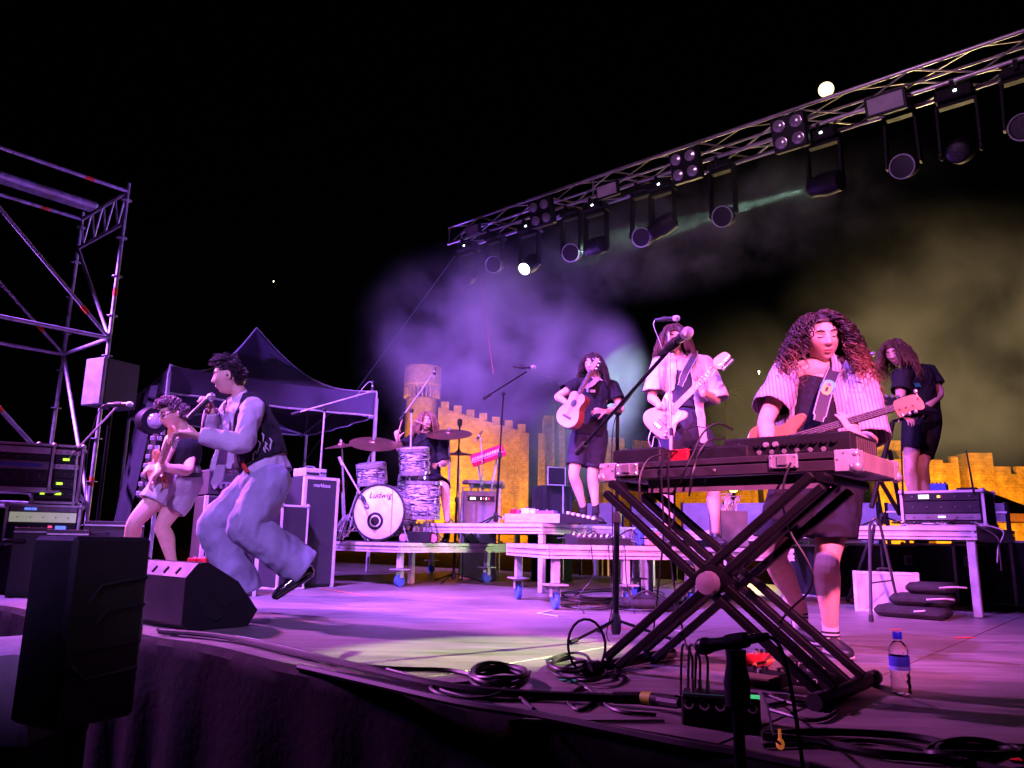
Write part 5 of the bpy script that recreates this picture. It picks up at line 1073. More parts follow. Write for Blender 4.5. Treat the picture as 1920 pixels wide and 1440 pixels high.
kc([(1515, 846, 3.03), (1498, 848, 2.95), (1482, 870, 2.88), (1470, 905, 2.86), (1468, 950, 2.86), (1483, 1000, 2.86), (1510, 1045, 2.86), (1524, 1080, 2.86), (1516, 1110, 2.86), (1480, 1145, 2.86), (1462, 1175, 2.86), (1465, 1215, 0), (1490, 1235, 0)], 'long cable snaking down in front of the bassist\'s legs')
kc([(1322, 802, 3.2), (1300, 800, 3.2), (1283, 812, 3.2), (1278, 845, 3.1)], 'thin cable standing up in a small arch above the red pedal', .003)

# ================================================================ boxes, pedals and cables on the front boards
sn = G(1352, 1372); AS = axes(G(1278, 1360), G(1428, 1372)); sw = (G(1428, 1372)-G(1278, 1360)).length; sh_ = .085
t = thing('stage_box', sn, 'black stage box with a row of sockets at the very front of the stage', 'stage box'); c_ = (G(1278, 1360)+G(1428, 1372))/2+AS[1]*.06
mb = MB(); mb.box(c_+ZX*sh_/2, (sw, .12, sh_), AS, bev=.005); mb.build('box', BLKP, t)
for k in range(5):
    q = c_+AS[0]*(-sw*.40+sw*.20*k)-AS[1]*.061+ZX*sh_*.72; mb = MB(); mb.lathe(q, -AS[1], [(.014, 0), (.015, .004), (.011, .006)], 14); s_ = mb.build('socket', CHROME, t, True); mb = MB(); mb.lathe(q-AS[1]*.006, -AS[1], [(.009, 0), (.008, .001)], 12); mb.build('socket_hole', BLKP, s_, True)
for k in range(3):
    q = c_+AS[0]*(-sw*.36+sw*.10*k)+ZX*sh_; mb = MB(); mb.bar(q, q+ZX*.035, .006, 8); pg = mb.build('plug', mat('pink_plug', (.6, .4, .45), .35, .5), t, True); mb = MB(); mb.tube(spline([q+ZX*.035, q+ZX*.10, q+ZX*.12+AS[1]*.05-AS[0]*.03, q+AS[1]*.2-AS[0]*.05-ZX*sh_*.9], 5), .004, 6); mb.build('plug_cable', CAB, pg, True)
mb = MB(); mb.box(c_+AS[0]*sw*.43+ZX*(sh_+.003)-AS[1]*.04, (.03, .02, .008), AS); mb.build('green_lamp', mat('led_bright_green', (.1, .8, .3), emit=(.1, .9, .35), es=.6), t)
mb = MB(); mb.box(c_-AS[0]*.03+ZX*(sh_+.001)-AS[1]*.045, (sw*.7, .008, .002), AS); mb.build('green_line', GRN, t)
# thick multicore with a yellow-green ring
pts = [G(300, 1184, .018), G(420, 1195, .018), G(560, 1226, .018), G(700, 1258, .018), G(820, 1284, .018), G(960, 1300, .018), G(1120, 1308, .02), G(1210, 1310, .03), G(1275, 1318, .045)]
tc_m = thing('multicore_cable', pts[0], 'thick black multicore running along the stage edge with a yellow-green ring', 'cable'); mb = MB(); mb.tube(spline(pts, 6), .015, 8); mb.build('sheath', CAB, tc_m, True)
a, b = G(1205, 1309, .03), G(1223, 1311, .032); mb = MB(); mb.bar(a, b, .021, 12); mb.build('colour_ring', YELT, tc_m, True); mb = MB(); mb.bar(G(1150, 1308, .025), a, .019, 10); mb.bar(b, G(1270, 1316, .04), .020, 10); mb.build('connector', BLKP, tc_m, True)
def fc_(pts, r, nm, lb, m=None, z=None, n=6): cable([G(x, y, z if z is not None else r+.001) for x, y in pts], r, nm, lb, m, n, grp='cables on the front boards')
fc_([(295, 1180), (400, 1190), (520, 1210), (640, 1240), (720, 1252), (830, 1256), (870, 1262), (900, 1270)], .009, 'floor_cable', 'black cable above the thick multicore along the stage edge')
fc_([(320, 1190), (450, 1205), (590, 1236), (690, 1247), (760, 1264), (800, 1280), (840, 1298), (900, 1310), (1000, 1312), (1060, 1300)], .006, 'floor_cable', 'glossy thin cable swinging below the thick multicore')
fc_([(310, 1183), (380, 1186), (480, 1200), (600, 1232), (660, 1246), (690, 1247)], .006, 'floor_cable', 'pale reflecting cable near the floor monitor', mat('grey_cable', (.3, .3, .31), .5))
fc_([(560, 1250), (700, 1282), (860, 1318), (1000, 1340), (1160, 1372), (1290, 1398), (1400, 1416), (1520, 1440)], .013, 'floor_cable', 'thick black cable lying along the skirt lip', None)
fc_([(980, 1350), (1080, 1352), (1245, 1351)], .005, 'floor_cable', 'thin grey cable ending in a plug before the stage box', mat('grey_cable', (.3, .3, .31), .5))
fc_([(1430, 1376), (1560, 1372), (1700, 1380), (1800, 1398), (1925, 1402)], .011, 'floor_cable', 'thick black cable running right from the stage box')
fc_([(1430, 1380), (1540, 1392), (1640, 1412), (1780, 1425), (1925, 1455)], .012, 'floor_cable', 'thick black cable lowest at the right, leaving the frame')
fc_([(1430, 1398), (1540, 1394), (1610, 1388), (1700, 1398), (1760, 1410)], .006, 'floor_cable', 'thin black cable crossing the two thick ones at the right')
fc_([(1430, 1300), (1500, 1322), (1560, 1312), (1600, 1290), (1640, 1270)], .006, 'floor_cable', 'cable running from the pedals to the stand foot')
fc_([(1440, 1330), (1520, 1350), (1560, 1340), (1560, 1325), (1490, 1315), (1440, 1322)], .006, 'floor_cable', 'cable lying in a loop right of the stage box')
fc_([(1580, 1245), (1600, 1252), (1606, 1265), (1590, 1278), (1560, 1282)], .006, 'floor_cable', 'short cable curling by the bassist\'s shoe')
fc_([(1130, 1300), (1090, 1330), (1066, 1318), (1070, 1300), (1100, 1290), (1150, 1330), (1230, 1340)], .006, 'floor_cable', 'cable bending in a hook left of the stage box')
# coils
def coil(cx, cy_, rx, ry, n, r, lb, nm='cable_coil', tail=None, wob=.06):
    c = G(cx, cy_); e1 = G(cx+rx, cy_)-c; e2 = G(cx, cy_-ry)-c; pts = []
    for k in range(n*18+1):
        a_ = 2*math.pi*k/18; w_ = 1+wob*math.sin(a_*.37+cx)+.03*math.sin(a_*1.7); pts.append(c+e1*math.cos(a_)*w_+e2*math.sin(a_)*w_+ZX*(r+.004+.012*(k/(n*18))*n*.5+.006*math.sin(a_*2.3)))
    if tail: pts += [G(x, y, r) for x, y in tail]
    mb = MB(); mb.tube(spline(pts, 2), r, 6); tag(mb.build(nm, CAB, smooth=True), lb, 'cable', 'coiled cables')
coil(936, 1282, 52, 16, 6, .0075, 'round coil of black cable on the boards at the stage edge')
coil(880, 1300, 70, 14, 1, .007, 'single wide loop of cable under the round coil', tail=[(980, 1312), (1000, 1330)])
coil(1068, 1255, 34, 14, 4, .006, 'tangle of looped cable beside the microphone stand base', wob=.25)
coil(1108, 1270, 42, 13, 3, .006, 'second tangle of looped cable nearer the stage box', wob=.3)
coil(1830, 1425, 80, 14, 3, .008, 'coil of black cable at the lower right corner', wob=.12)
c = G(1100, 1262, .004); pts = [c+Vector((.075*math.cos(a_), .02*math.sin(a_), .105+.10*math.sin(a_))) for a_ in [i*math.pi/10-.5 for i in range(22)]]; mb = MB(); mb.tube(pts, .006, 6); tag(mb.build('upright_cable_loop', CAB, smooth=True), 'cable loop standing upright beside the tangle', 'cable', 'coiled cables')
# pedals on the boards
def pedal(px, py, w_, d_, h_, m, lb, text=None, knobs=3, ax=None):
    q = G(px, py); ax = ax or SAX; t = thing('effects_pedal', q, lb, 'pedal', 'pedals on the front boards'); mb = MB(); mb.box(q+ZX*h_/2, (w_, d_, h_), ax, bev=.005); mb.build('enclosure', m, t)
    for k in range(knobs): mb = MB(); mb.lathe(q+ax[0]*(-w_*.3+w_*.3*k)+ax[1]*d_*.25+ZX*h_, ZX, [(.009, 0), (.007, .014)], 8); mb.build('knob', BLKP, t, True)
    mb = MB(); mb.lathe(q-ax[1]*d_*.28+ZX*h_, ZX, [(.009, 0), (.009, .012)], 8); mb.build('footswitch', CHROME, t, True)
    if text: lettering(text, q+ax[0]*0-ax[1]*(d_/2+.002)+ZX*h_*.5, ax[0], ZX, min(.04, h_*.8), mat('pale_print', (.6,)*3), t)
    return t
pedal(1424, 1247, .075, .12, .05, RED, 'red effects pedal with an orange plug by the microphone')
mb = MB(); mb.bar(G(1415, 1246, .03), G(1450, 1238, .03), .007, 8); tag(mb.build('patch_plug', mat('orange_plug', (.8, .3, .08), .4), smooth=True), 'short orange plug beside the red pedal on the floor', 'plug')
pedal(1525, 1285, .18, .12, .055, BLKP, 'black pedal marked nano beside the stand leg', 'nano')
pedal(1505, 1258, .14, .10, .05, BLKP, 'black pedal behind the nano pedal', 'NI')
pedal(1432, 1285, .16, .12, .05, BLKP, 'black pedal with an open lid behind the stage box')
mb = MB(); q = G(1415, 1268, .06); mb.box(q, (.14, .10, .006), SAX); tag(mb.build('cardboard_lid', mat('brown_card', (.25, .18, .1), .8)), 'flat brown lid lying on the black pedals', 'lid')
mb = MB(); q = G(1463, 1395, .03); mb.ball(q, (.011, .011, .014), 10); mb.bar(q+ZX*.012, q+ZX*.035, .004); tag(mb.build('glowing_plug', mat('amber_led', (1, .4, .1), .3, emit=(1, .25, .05), es=.25), smooth=True), 'small plug glowing amber at the front edge', 'plug')
cable([G(1463, 1395, .06), G(1452, 1380, .14), G(1440, 1330, .1), G(1430, 1300, .03)], .003, 'thin_cable', 'thin cable rising from the glowing amber plug')
# box of leads under the low riser and scattered leads
for px, py, rx, ry, n_, lb in ((1150, 1120, 75, 8, 4, 'heap of black leads under the low riser'), (1230, 1140, 65, 7, 3, 'flat leads strewn below the low riser'), (1120, 1140, 60, 5, 2, 'thin leads spread left of the low riser\'s caster')):
    coil(px, py, rx, ry, n_, .008, lb, 'cable_heap', wob=.35)
bp = G(1215, 1148); t = thing('gear_bag', bp, 'low black gear bag under the low riser', 'bag'); mb = MB(); mb.ball(bp+ZX*.05+Vector((0, .2, 0)), (.26, .14, .065), 16); mb.build('body', TOLEX, t, True); mb = MB(); mb.tube(spline([bp+Vector((-.1, .1, .10)), bp+Vector((0, .08, .15)), bp+Vector((.1, .1, .10))], 5), .010, 6); mb.build('handle', RUB, t, True)
# clutter on the low riser
zl = Z_LO+.002
def lo(px, Y): q = P(px, 1000, Y); return Vector((q.x, q.y, zl))
q = lo(1120, 6.45); t = thing('mixer', q, 'flat mixer buried in cables on the low riser', 'mixer'); mb = MB(); mb.prism([(-.15, 0), (.15, 0), (.15, .09), (-.15, .05)], q, lb_, ZX, la, .46); mb.build('body', DG, t)
for k in range(9):
    for j in range(2): mb = MB(); mb.lathe(q+la*(-.2+.05*k)+lb_*(-.08+.1*j)+ZX*(.062+.013*j), ZX, [(.009, 0), (.007, .014)], 8); mb.build('knob', WHT if (k+j) % 3 else GALV, t, True)
for px, Y, m_, lb, h_ in ((1205, 6.5, mat('blue_box', (.05, .1, .5), .4), 'small blue box behind the cables on the low riser', .13), (1222, 6.4, mat('tan_box', (.45, .25, .2), .6), 'small tan box on the low riser', .10), (1185, 6.6, LG, 'small grey box on the low riser', .12)):
    q = lo(px, Y); t = thing('small_box', q, lb, 'box', 'small boxes on the low riser'); mb = MB(); mb.box(q+ZX*h_/2, (.10, .08, h_), (la, lb_, ZX), bev=.006); mb.build('body', m_, t); mb = MB(); mb.box(q+ZX*(h_+.004), (.104, .084, .010), (la, lb_, ZX)); mb.build('lid', m_, t)
random.seed(5)
for k in range(7):
    a = lo(random.uniform(1060, 1290), random.uniform(6.15, 6.5)); pts = [a]
    for j in range(5): a = a+la*random.uniform(-.16, .16)+lb_*random.uniform(-.06, .08); pts.append(Vector((a.x, a.y, zl+.008+abs(random.gauss(0, .05)))))
    for p in pts: p.z = max(p.z, zl+.008)
    cable(pts, .006, 'riser_cable', ['black lead arching over the mixer', 'black lead lying along the low riser edge', 'short lead bunched behind the mixer', 'lead crossing the front of the low riser', 'lead looping beside the blue box', 'lead trailing past the tan box', 'lead tangled at the left corner of the low riser'][k], grp='leads on the low riser')
for k, (px, x2) in enumerate(((1140, 1150), (1108, 1085), (1170, 1180))):
    a = P(px, 1035, 6.05); cable([lo(px, 6.2)+ZX*.01, a+Vector((0, -.06, 0)), P(px+4, 1080, 6.0), P(x2, 1120, 6.0), G(x2+10, 1150, .006)], .004, 'hanging_cable', ['thin lead hanging off the low riser behind the tall stand', 'thin lead hanging near the left corner of the low riser', 'thin lead hanging right of the tall stand'][k], grp='leads on the low riser')
# box stuffed with leads on the right low module
q = P(1365, 968, 6.9); q.z = Z_LO+.0; t = thing('lead_box', q, 'grey box overflowing with silver leads behind the bassist', 'box'); zz = P(1365, 958, 6.9).z; mb = MB(); mb.box(q+ZX*(zz-Z_LO)/2, (.26, .22, zz-Z_LO), (la, lb_, ZX), bev=.006); mb.build('box', LG, t)
mb = MB()
for k in range(9):
    a = q+ZX*(zz-Z_LO)+la*random.uniform(-.09, .09); pts = [a, a+ZX*.1+la*random.uniform(-.08, .08), a+ZX*random.uniform(.1, .18)+la*random.uniform(-.12, .12), a+ZX*.08+la*random.uniform(-.14, .14), a-ZX*.02+la*random.uniform(-.1, .1)]; mb.tube(spline(pts, 4), .005, 5)
mb.build('leads', GALV, t, True)['kind'] = 'stuff'

# ================================================================ bottle
bq = G(1691, 1303); bq.z = .004
PET = mat('clear_pet', (1, 1, 1), .04, trans=1., ior=1.33, var=0.); LBL = mat('blue_label', (.04, .05, .5), .4); CAPM = mat('blue_cap', (.01, .02, .45), .35)
t = thing('water_bottle', bq, 'small clear water bottle with a blue cap and blue label', 'bottle'); s_ = .205/.215
prof = [(.022, .003), (.031, .0), (.033, .008), (.031, .02), (.033, .03), (.031, .045), (.033, .058), (.0315, .072), (.033, .085), (.033, .13), (.031, .14), (.032, .15), (.029, .165), (.02, .18), (.0135, .186), (.0135, .196)]
mb = MB(); mb.lathe(bq, ZX, [(r_*1.02, h_*.97) for r_, h_ in prof], 28); mb.build('bottle_body', PET, t, True)
mb = MB(); mb.lathe(bq, ZX, [(.0345, .088), (.0348, .09), (.0348, .128), (.0345, .13)], 28, close=False); mb.build('label_band', LBL, t, True)
mb = MB(); mb.lathe(bq, ZX, [(.0352, .082), (.0352, .096)], 28, close=False); mb.build('label_stripe', mat('pale_blue_band', (.2, .25, .75), .4), t, True)
mb = MB(); mb.lathe(bq, ZX, [(.0155, .188), (.016, .19), (.016, .210), (.0145, .213)], 20); mb.build('cap', CAPM, t, True)

# ================================================================ stage right: racks, cases, stands
AR = (ra, rb, ZX)
c_ = G(1768, 979, Z_RK); Pr = lambda x, y, o: CP+ray(x, y)*((RK0+rb*o-CP).dot(rb)/ray(x, y).dot(rb)); c_ = Pr(1768, 980, .08)+rb*.23; c_.z = Z_RK+.002; wR = (Pr(1846, 950, .08)-Pr(1689, 950, .08)).length
zR = Pr(1768, 920, .08).z-c_.z
t = caseN('rack_case', c_, (wR, .46, zR), AR, 'open wireless rack with aluminium rims on the right riser', 'racks at stage right')
rack_front(t, c_+ZX*(zR/2-.0), wR*.90, zR*.9, AR, [(zR*.24, DG, [(-wR*.20, .075, .03, WL), (-wR*.02, .02, .018, YG), (wR*.0, .012, .014, REDL)]), (zR*.36, DG, []), (zR*.20, LG, [(wR*.0, .05, .012, WL), (wR*.3, .06, .012, LG)]), (zR*.10, DG, [])], .236)
for i, (xa, ya, xb, yb_) in enumerate(((1690, 842, 1693, 930), (1812, 845, 1826, 925))):
    a, b = Pr(xb, yb_, .05), Pr(xa, ya, .05); mb = MB(); mb.tube([a, lerp(a, b, .5), b], [.009, .007, .006], 8); an_ = mb.build('antenna', BLACK, t, True)
q = c_+ZX*(zR+.003)-ra*.03-rb*.1; t2_ = thing('effects_unit', q, 'small blue box with cables on top of the wireless rack', 'pedal'); mb = MB(); mb.box(q+ZX*.03, (.12, .1, .06), AR, bev=.006); mb.build('body', mat('blue_case', (.05, .12, .5), .4), t2_)
for k in range(4): mb = MB(); mb.lathe(q+ra*(-.045+.03*k)+ZX*.06, ZX, [(.008, 0), (.007, .014)], 8); mb.build('knob', BLKP, t2_, True)
q = c_+ZX*(zR+.003)+ra*.17-rb*.1; mb = MB(); mb.box(q+ZX*.012, (.15, .08, .024), AR, bev=.01); tag(mb.build('black_wallet', BLKP), 'flat black pouch on top of the wireless rack', 'pouch')
random.seed(9)
for k in range(5):
    a = c_-rb*.27+ra*random.uniform(-.2, .2)+ZX*.012; pts = [a]
    for j in range(4): a = a+ra*random.uniform(-.09, .09)+rb*random.uniform(-.02, .0)+ZX*random.gauss(0, .012); a.z = max(a.z, Z_RK+.01); pts.append(a.copy())
    cable(pts, .006, 'rack_cable', ['lead curled before the rack at its left', 'lead lying flat before the rack centre', 'lead crossing before the lit display', 'lead bunched before the rack at its right', 'short lead at the riser lip below the rack'][k], GALV if k % 2 else None, grp='leads before the wireless rack')
cable([c_+ra*.25-rb*.2+ZX*.02, RK0+ra*(RL-.01)-rb*.02+ZX*(Z_RK+.02), P(1868, 1005, 5.7), P(1874, 1030, 5.7), P(1878, 1070, 5.7)], .006, 'hanging_cable', 'black lead hanging off the corner of the right riser', grp='leads before the wireless rack')
cable([c_+ra*.25-rb*.18+ZX*.03, RK0+ra*(RL+.0)+ZX*(Z_RK+.02), P(1880, 995, 5.8), P(1872, 1025, 5.8), P(1870, 1055, 5.8)], .005, 'hanging_cable', 'grey lead hanging beside the black one on the right riser', mat('grey_cable', (.3,)*3), grp='leads before the wireless rack')
# folding stand on the boards
f1, f2, f3 = G(1634, 1166), G(1687, 1152), G(1590, 1128); tp = P(1640, 975, (f1.y+f2.y)/2+.12)
DCHR = mat('dark_chrome', (.10, .10, .11), .3, .6)
t = thing('folding_stand', (f1+f2)/2, 'black tubular folding stand with an arched top right of the bassist', 'stand')
e = [f1+ZX*.03, lerp(f1, tp, .85)-Vector((.035, 0, 0)), tp-Vector((.028, 0, .015)), tp+ZX*.01, tp+Vector((.03, 0, -.02)), lerp(f2, tp, .85)+Vector((.03, 0, 0)), f2+ZX*.03]
mb = MB(); mb.tube(spline(e, 6), .0115, 10); mb.build('front_loop', DCHR, t, True)
mb = MB(); mb.bar(tp-ZX*.03, f3+ZX*.02, .011, 10); mb.build('rear_leg', DCHR, t, True); f4 = f3+(f2-f1)*.9; mb = MB(); mb.bar(tp-ZX*.03, f4+Vector((0, .12, .02)), .011, 10); mb.build('rear_leg', DCHR, t, True)
mb = MB(); mb.bar(lerp(f1, tp, .36), lerp(f2, tp, .36), .006); mb.build('cross_bar', DCHR, t, True); mb = MB(); mb.bar(lerp(f3, tp, .1), lerp(f2, tp, .1), .011); mb.build('cross_bar', DCHR, t, True)
for f in (f1, f2, f3): mb = MB(); mb.lathe(f, ZX, [(.016, .0), (.018, .02), (.014, .05)], 10); mb.build('rubber_foot', RUB, t, True)
# silver suitcase
sa, sb_ = G(1604, 1146), G(1729, 1152); ASU = axes(sa, sb_); lw = (sb_-sa).length; zS = P(1668, 1073, (sa.y+sb_.y)/2).z
t = thing('silver_suitcase', (sa+sb_)/2, 'silver metal suitcase standing on the boards under the right riser', 'suitcase'); o = (sa+sb_)/2+ASU[1]*.09+ZX*zS/2
mb = MB(); mb.box(o, (lw, .16, zS), ASU, bev=.008); mb.build('shell', mat('silver_sheet', (.55, .55, .58), .4, .5, bump=.05), t)
for sx in (-1, 1): mb = MB(); mb.box(o+ASU[0]*sx*(lw/2-.012), (.03, .168, zS+.006), ASU, bev=.003); mb.build('corner_trim', ALU, t)
for sz in (-1, 1): mb = MB(); mb.box(o+ZX*sz*(zS/2-.01), (lw-.05, .168, .022), ASU, bev=.003); mb.build('edge_trim', ALU, t)
mb = MB(); mb.tube(spline([o+ASU[0]*-.05+ZX*zS/2, o-ASU[0]*.045+ZX*(zS/2+.025), o+ASU[0]*.045+ZX*(zS/2+.025), o+ASU[0]*.05+ZX*zS/2], 5), .008, 8); mb.build('handle', RUB, t, True)
# flight cases behind the right riser
for k, (xa, xb, yt, yb_, Y, lt, lb) in enumerate(((1560, 1650, 1022, 1085, 7.9, ((.05, .1),), 'dark flight case behind the folding stand'), (1655, 1748, 1020, 1088, 7.6, ((0, .12),), 'dark flight case with a chrome latch behind the silver suitcase'), (1790, 1895, 1020, 1100, 7.4, ((-.2, .12),), 'dark flight case behind the right riser leg'), (1898, 1990, 1014, 1105, 7.3, ((-.05, .1),), 'dark flight case with a red label at the right edge'))):
    a, b = P(xa, 1050, Y), P(xb, 1050, Y+.25); AXF = axes(a, b); w_ = (b-a).length; zt2 = P(xa, yt, Y).z; q = (a+b)/2; q.z = 0
    t = caseN('flight_case', q+AXF[1]*.3, (w_, .6, zt2), AXF, lb, 'flight cases behind the right riser', body=mat('case_ply', (.018, .015, .02), .5, bump=.15), latches=lt)
    if k == 3: mb = MB(); mb.box(q-AXF[1]*.006+AXF[0]*-.03+ZX*(zt2-.10), (.16, .006, .07), AXF); mb.build('red_label', mat('red_card', (.7, .06, .08), .5), t)
q = G(1800, 1172); t = thing('folded_bag', q, 'black folded bags with white piping under the right riser', 'bag')
for k in range(3): mb = MB(); mb.box(q+Vector((.10*k-.05, .52+.04*k, .045+.085*k)), (.50-.10*k, .34, .08), ((ra+Vector((0, .2*k-.2, 0))).normalized(), rb, ZX), bev=.03); mb.build('bag_layer', TOLEX, t, True); mb = MB(); mb.tube(spline([q+Vector((-.15+.1*k, .31, .06+.085*k)), q+Vector((-.02+.1*k, .315, .066+.085*k)), q+Vector((.06+.1*k, .33, .06+.085*k))], 5), .007, 6); mb.build('piping', mat('white_piping', (.65, .65, .68), .6), t, True)
# pale barrier panels along the back of the stage
for k in range(9):
    xa, xb = 1088+k*96, 1088+k*96+(80 if k < 6 else 34); 
    if k == 7: continue
    a, b = Pv(xa, 975, 10.05), Pv(xb, 975, 10.05); zA, zB = Pv(xa, 975+.012*(xa-1088)*0, 10.05).z, Pv(xa, 944, 10.05).z; w_ = (b-a).length; zA = .30; zB = P(xa, 944, a.y).z
    if k > 5: zA = zB-.2
    t = thing('barrier_panel', Vector((a.x, a.y, 0)), ['pale low barrier panel behind the acoustic guitarist\'s shoes', 'pale barrier panel left of the electric guitarist\'s legs', 'pale barrier panel between the electric guitarist\'s legs', 'pale barrier panel by the box of leads', 'pale barrier panel hidden behind the bassist\'s shorts', 'pale barrier panel left of the folding stand', 'pale barrier panel behind the wireless rack', '', 'pale barrier panel at the right edge'][k], 'barrier', 'low barrier at the back of the stage')
    c0 = (a+b)/2; mb = MB(); mb.box(Vector((c0.x, c0.y, (zA+zB)/2)), (w_, .03, zB-zA), SAX if False else axes(a, b)); mb.build('panel', mat('barrier_sheet', (.14, .14, .18), .5), t)
    mb = MB(); mb.box(Vector((c0.x, c0.y, (zA+zB)/2))-axes(a, b)[1]*.02, (w_, .01, .02), axes(a, b)); mb.build('rail', ALU, t)
    for e in (a, b): mb = MB(); mb.bar((e.x, e.y, 0), (e.x, e.y, zB+.01), .025); mb.build('post', BLACK, t, True)
# ================================================================ people: every figure is one remeshed body; clothes, hair and shoes are its children
class Blob(MB):
    def limb(s, pts, rs, side=None, n=5, seg=14):
        """tapered rounded tube through pts; rs floats or (wide, deep) with side = wide direction"""
        pts = [Vector(p) for p in pts]; rr = [(r, r) if not isinstance(r, (tuple, list)) else r for r in rs]
        ctl = [Vector((rr[i][0], rr[i][1], 0)) for i in range(len(rr))]
        P_, R_ = (spline(pts, n), spline(ctl, n)) if len(pts) > 2 else ([lerp(pts[0], pts[1], k/n) for k in range(n+1)], [lerp(ctl[0], ctl[1], k/n) for k in range(n+1)])
        m = len(P_)
        d0 = (P_[0]-P_[1]).normalized(); d1 = (P_[-1]-P_[-2]).normalized(); caps0 = []; caps1 = []
        for th in (80, 55, 28): t = R(th); caps0.append((P_[0]+d0*min(R_[0].x, R_[0].y)*math.sin(t), R_[0]*math.cos(t))); 
        for th in (28, 55, 80): t = R(th); caps1.append((P_[-1]+d1*min(R_[-1].x, R_[-1].y)*math.sin(t), R_[-1]*math.cos(t)))
        seq = caps0+list(zip(P_, R_))+caps1; vs = []; fs = []; n_ = len(seq); a = None
        for i, (p, r) in enumerate(seq):
            t = (seq[min(i+1, n_-1)][0]-seq[max(i-1, 0)][0]).normalized()
            ref = Vector(side) if side is not None else (a if a is not None else frame_for(t)[0])
            a = ref-t*ref.dot(t); a = a.normalized() if a.length > 1e-5 else frame_for(t)[0]; b = t.cross(a)
            for k in range(seg): an = 2*math.pi*k/seg; vs.append(p+a*math.cos(an)*max(r.x, .0008)+b*math.sin(an)*max(r.y, .0008))
        for i in range(n_-1):
            for k in range(seg): k2 = (k+1) % seg; fs.append((i*seg+k, i*seg+k2, (i+1)*seg+k2, (i+1)*seg+k))
        fs += [tuple(range(seg))[::-1], tuple((n_-1)*seg+k for k in range(seg))]
        return s.add(vs, fs)
    def surface(s, vox, smooth=2, sfac=.5):
        me = bpy.data.meshes.new('tmp'); me.from_pydata([tuple(p) for p in s.v], [], s.f)
        bm = bmesh.new(); bm.from_mesh(me); bmesh.ops.recalc_face_normals(bm, faces=bm.faces); bm.to_mesh(me); bm.free()
        ob = bpy.data.objects.new('tmp', me); COL.objects.link(ob)
        r = ob.modifiers.new('r', 'REMESH'); r.mode = 'VOXEL'; r.voxel_size = vox
        if smooth: sm = ob.modifiers.new('s', 'SMOOTH'); sm.iterations = smooth; sm.factor = sfac
        dg = bpy.context.evaluated_depsgraph_get(); ev = ob.evaluated_get(dg); out = bpy.data.meshes.new_from_object(ev)
        bpy.data.objects.remove(ob); bpy.data.meshes.remove(me); return out
def put(me, name, m, parent, label=None):
    o0 = ROOT[parent.name]; n = len(me.vertices); co = np.empty(n*3, np.float32); me.vertices.foreach_get('co', co); co = co.reshape(-1, 3)-np.array(o0, np.float32); me.vertices.foreach_set('co', co.ravel())
    me.materials.clear(); me.materials.append(m); me.polygons.foreach_set('use_smooth', [True]*len(me.polygons)); me.name = name; me.update()
    ob = bpy.data.objects.new(name, me); COL.objects.link(ob); ob.parent = parent; ROOT[ob.name] = o0
    if label: ob['label'] = label
    return ob
def garment(blob, name, m, parent, vox=.010, cut=None, fold=.006, fscale=9., fdir=None, thick=.004, smooth=2, label=None, keep=None):
    me = blob.surface(vox, smooth); bm = bmesh.new(); bm.from_mesh(me)
    if cut:
        dl = [f for f in bm.faces if cut(f.calc_center_median())]
        if dl: bmesh.ops.delete(bm, geom=dl, context='FACES')
        # keep the largest connected pieces, drop crumbs
        for v in [v for v in bm.verts if not v.link_faces]: bm.verts.remove(v)
        for _ in range(8):
            mv = {}
            for v in bm.verts:
                nb = [e.other_vert(v) for e in v.link_edges if e.is_boundary]
                if len(nb) == 2: mv[v] = v.co*.4+(nb[0].co+nb[1].co)*.3
            for v, c_ in mv.items(): v.co = c_
    bm.normal_update()
    if fold:
        for v in bm.verts:
            p = v.co; q = Vector((p.x*fscale, p.y*fscale, p.z*fscale*.55)) if fdir is None else p*fscale*.5+Vector(fdir)*p.dot(fdir)*fscale
            a = noise.noise(q+Vector((3.1, 7.7, 1.3))); b = 1-abs(noise.noise(q*1.9))*2
            c2_ = 1-abs(noise.noise(q*3.3+Vector((9, 2, 5))))*2
            v.co = p+v.normal*(fold*a*.9+fold*.8*b+fold*.35*c2_)
    bm.to_mesh(me); bm.free()
    if thick and cut:
        ob = bpy.data.objects.new('tmp', me); COL.objects.link(ob); so = ob.modifiers.new('s', 'SOLIDIFY'); so.thickness = thick; so.offset = 1
        dg = bpy.context.evaluated_depsgraph_get(); me2 = bpy.data.meshes.new_from_object(ob.evaluated_get(dg)); bpy.data.objects.remove(ob); bpy.data.meshes.remove(me); me = me2
    return put(me, name, m, parent, label)
def hbasis(fwd, up):
    f = Vector(fwd).normalized(); u = Vector(up); u = (u-f*u.dot(f)).normalized(); r = f.cross(u); return r, f, u
def fdisp(X, Z):
    g = lambda d, w: math.exp(-(d/w)**2)
    d = 0
    nz_ = 1 if -.030 < Z < .022 else 0; prof = max(0, min(1, (.026-Z)/.055)) if Z > -.030 else max(0, 1-(-.030-Z)/.007)
    d += .027*prof*g(X, .0095+.006*prof)
    d += .005*g(abs(X)-.012, .006)*g(Z+.028, .007)
    d -= .011*g(abs(X)-.030, .015)*g(Z-.012, .011)
    d += .0075*g(abs(X)-.030, .010)*g(Z-.009, .0065)
    d += .0045*g(abs(X)-.028, .020)*g(Z-.031, .008)
    d += .007*g(X, .021)*g(Z+.054, .0055)-.004*g(X, .024)*g(Z+.0605, .0022)+.0065*g(X, .018)*g(Z+.067, .0055)
    d -= .003*g(X, .02)*g(Z+.080, .006)
    d += .009*g(X, .020)*g(Z+.098, .014)
    d += .004*g(abs(X)-.045, .018)*g(Z+.022, .022)
    d -= .003*g(abs(X)-.040, .014)*g(Z+.06, .018)
    return d
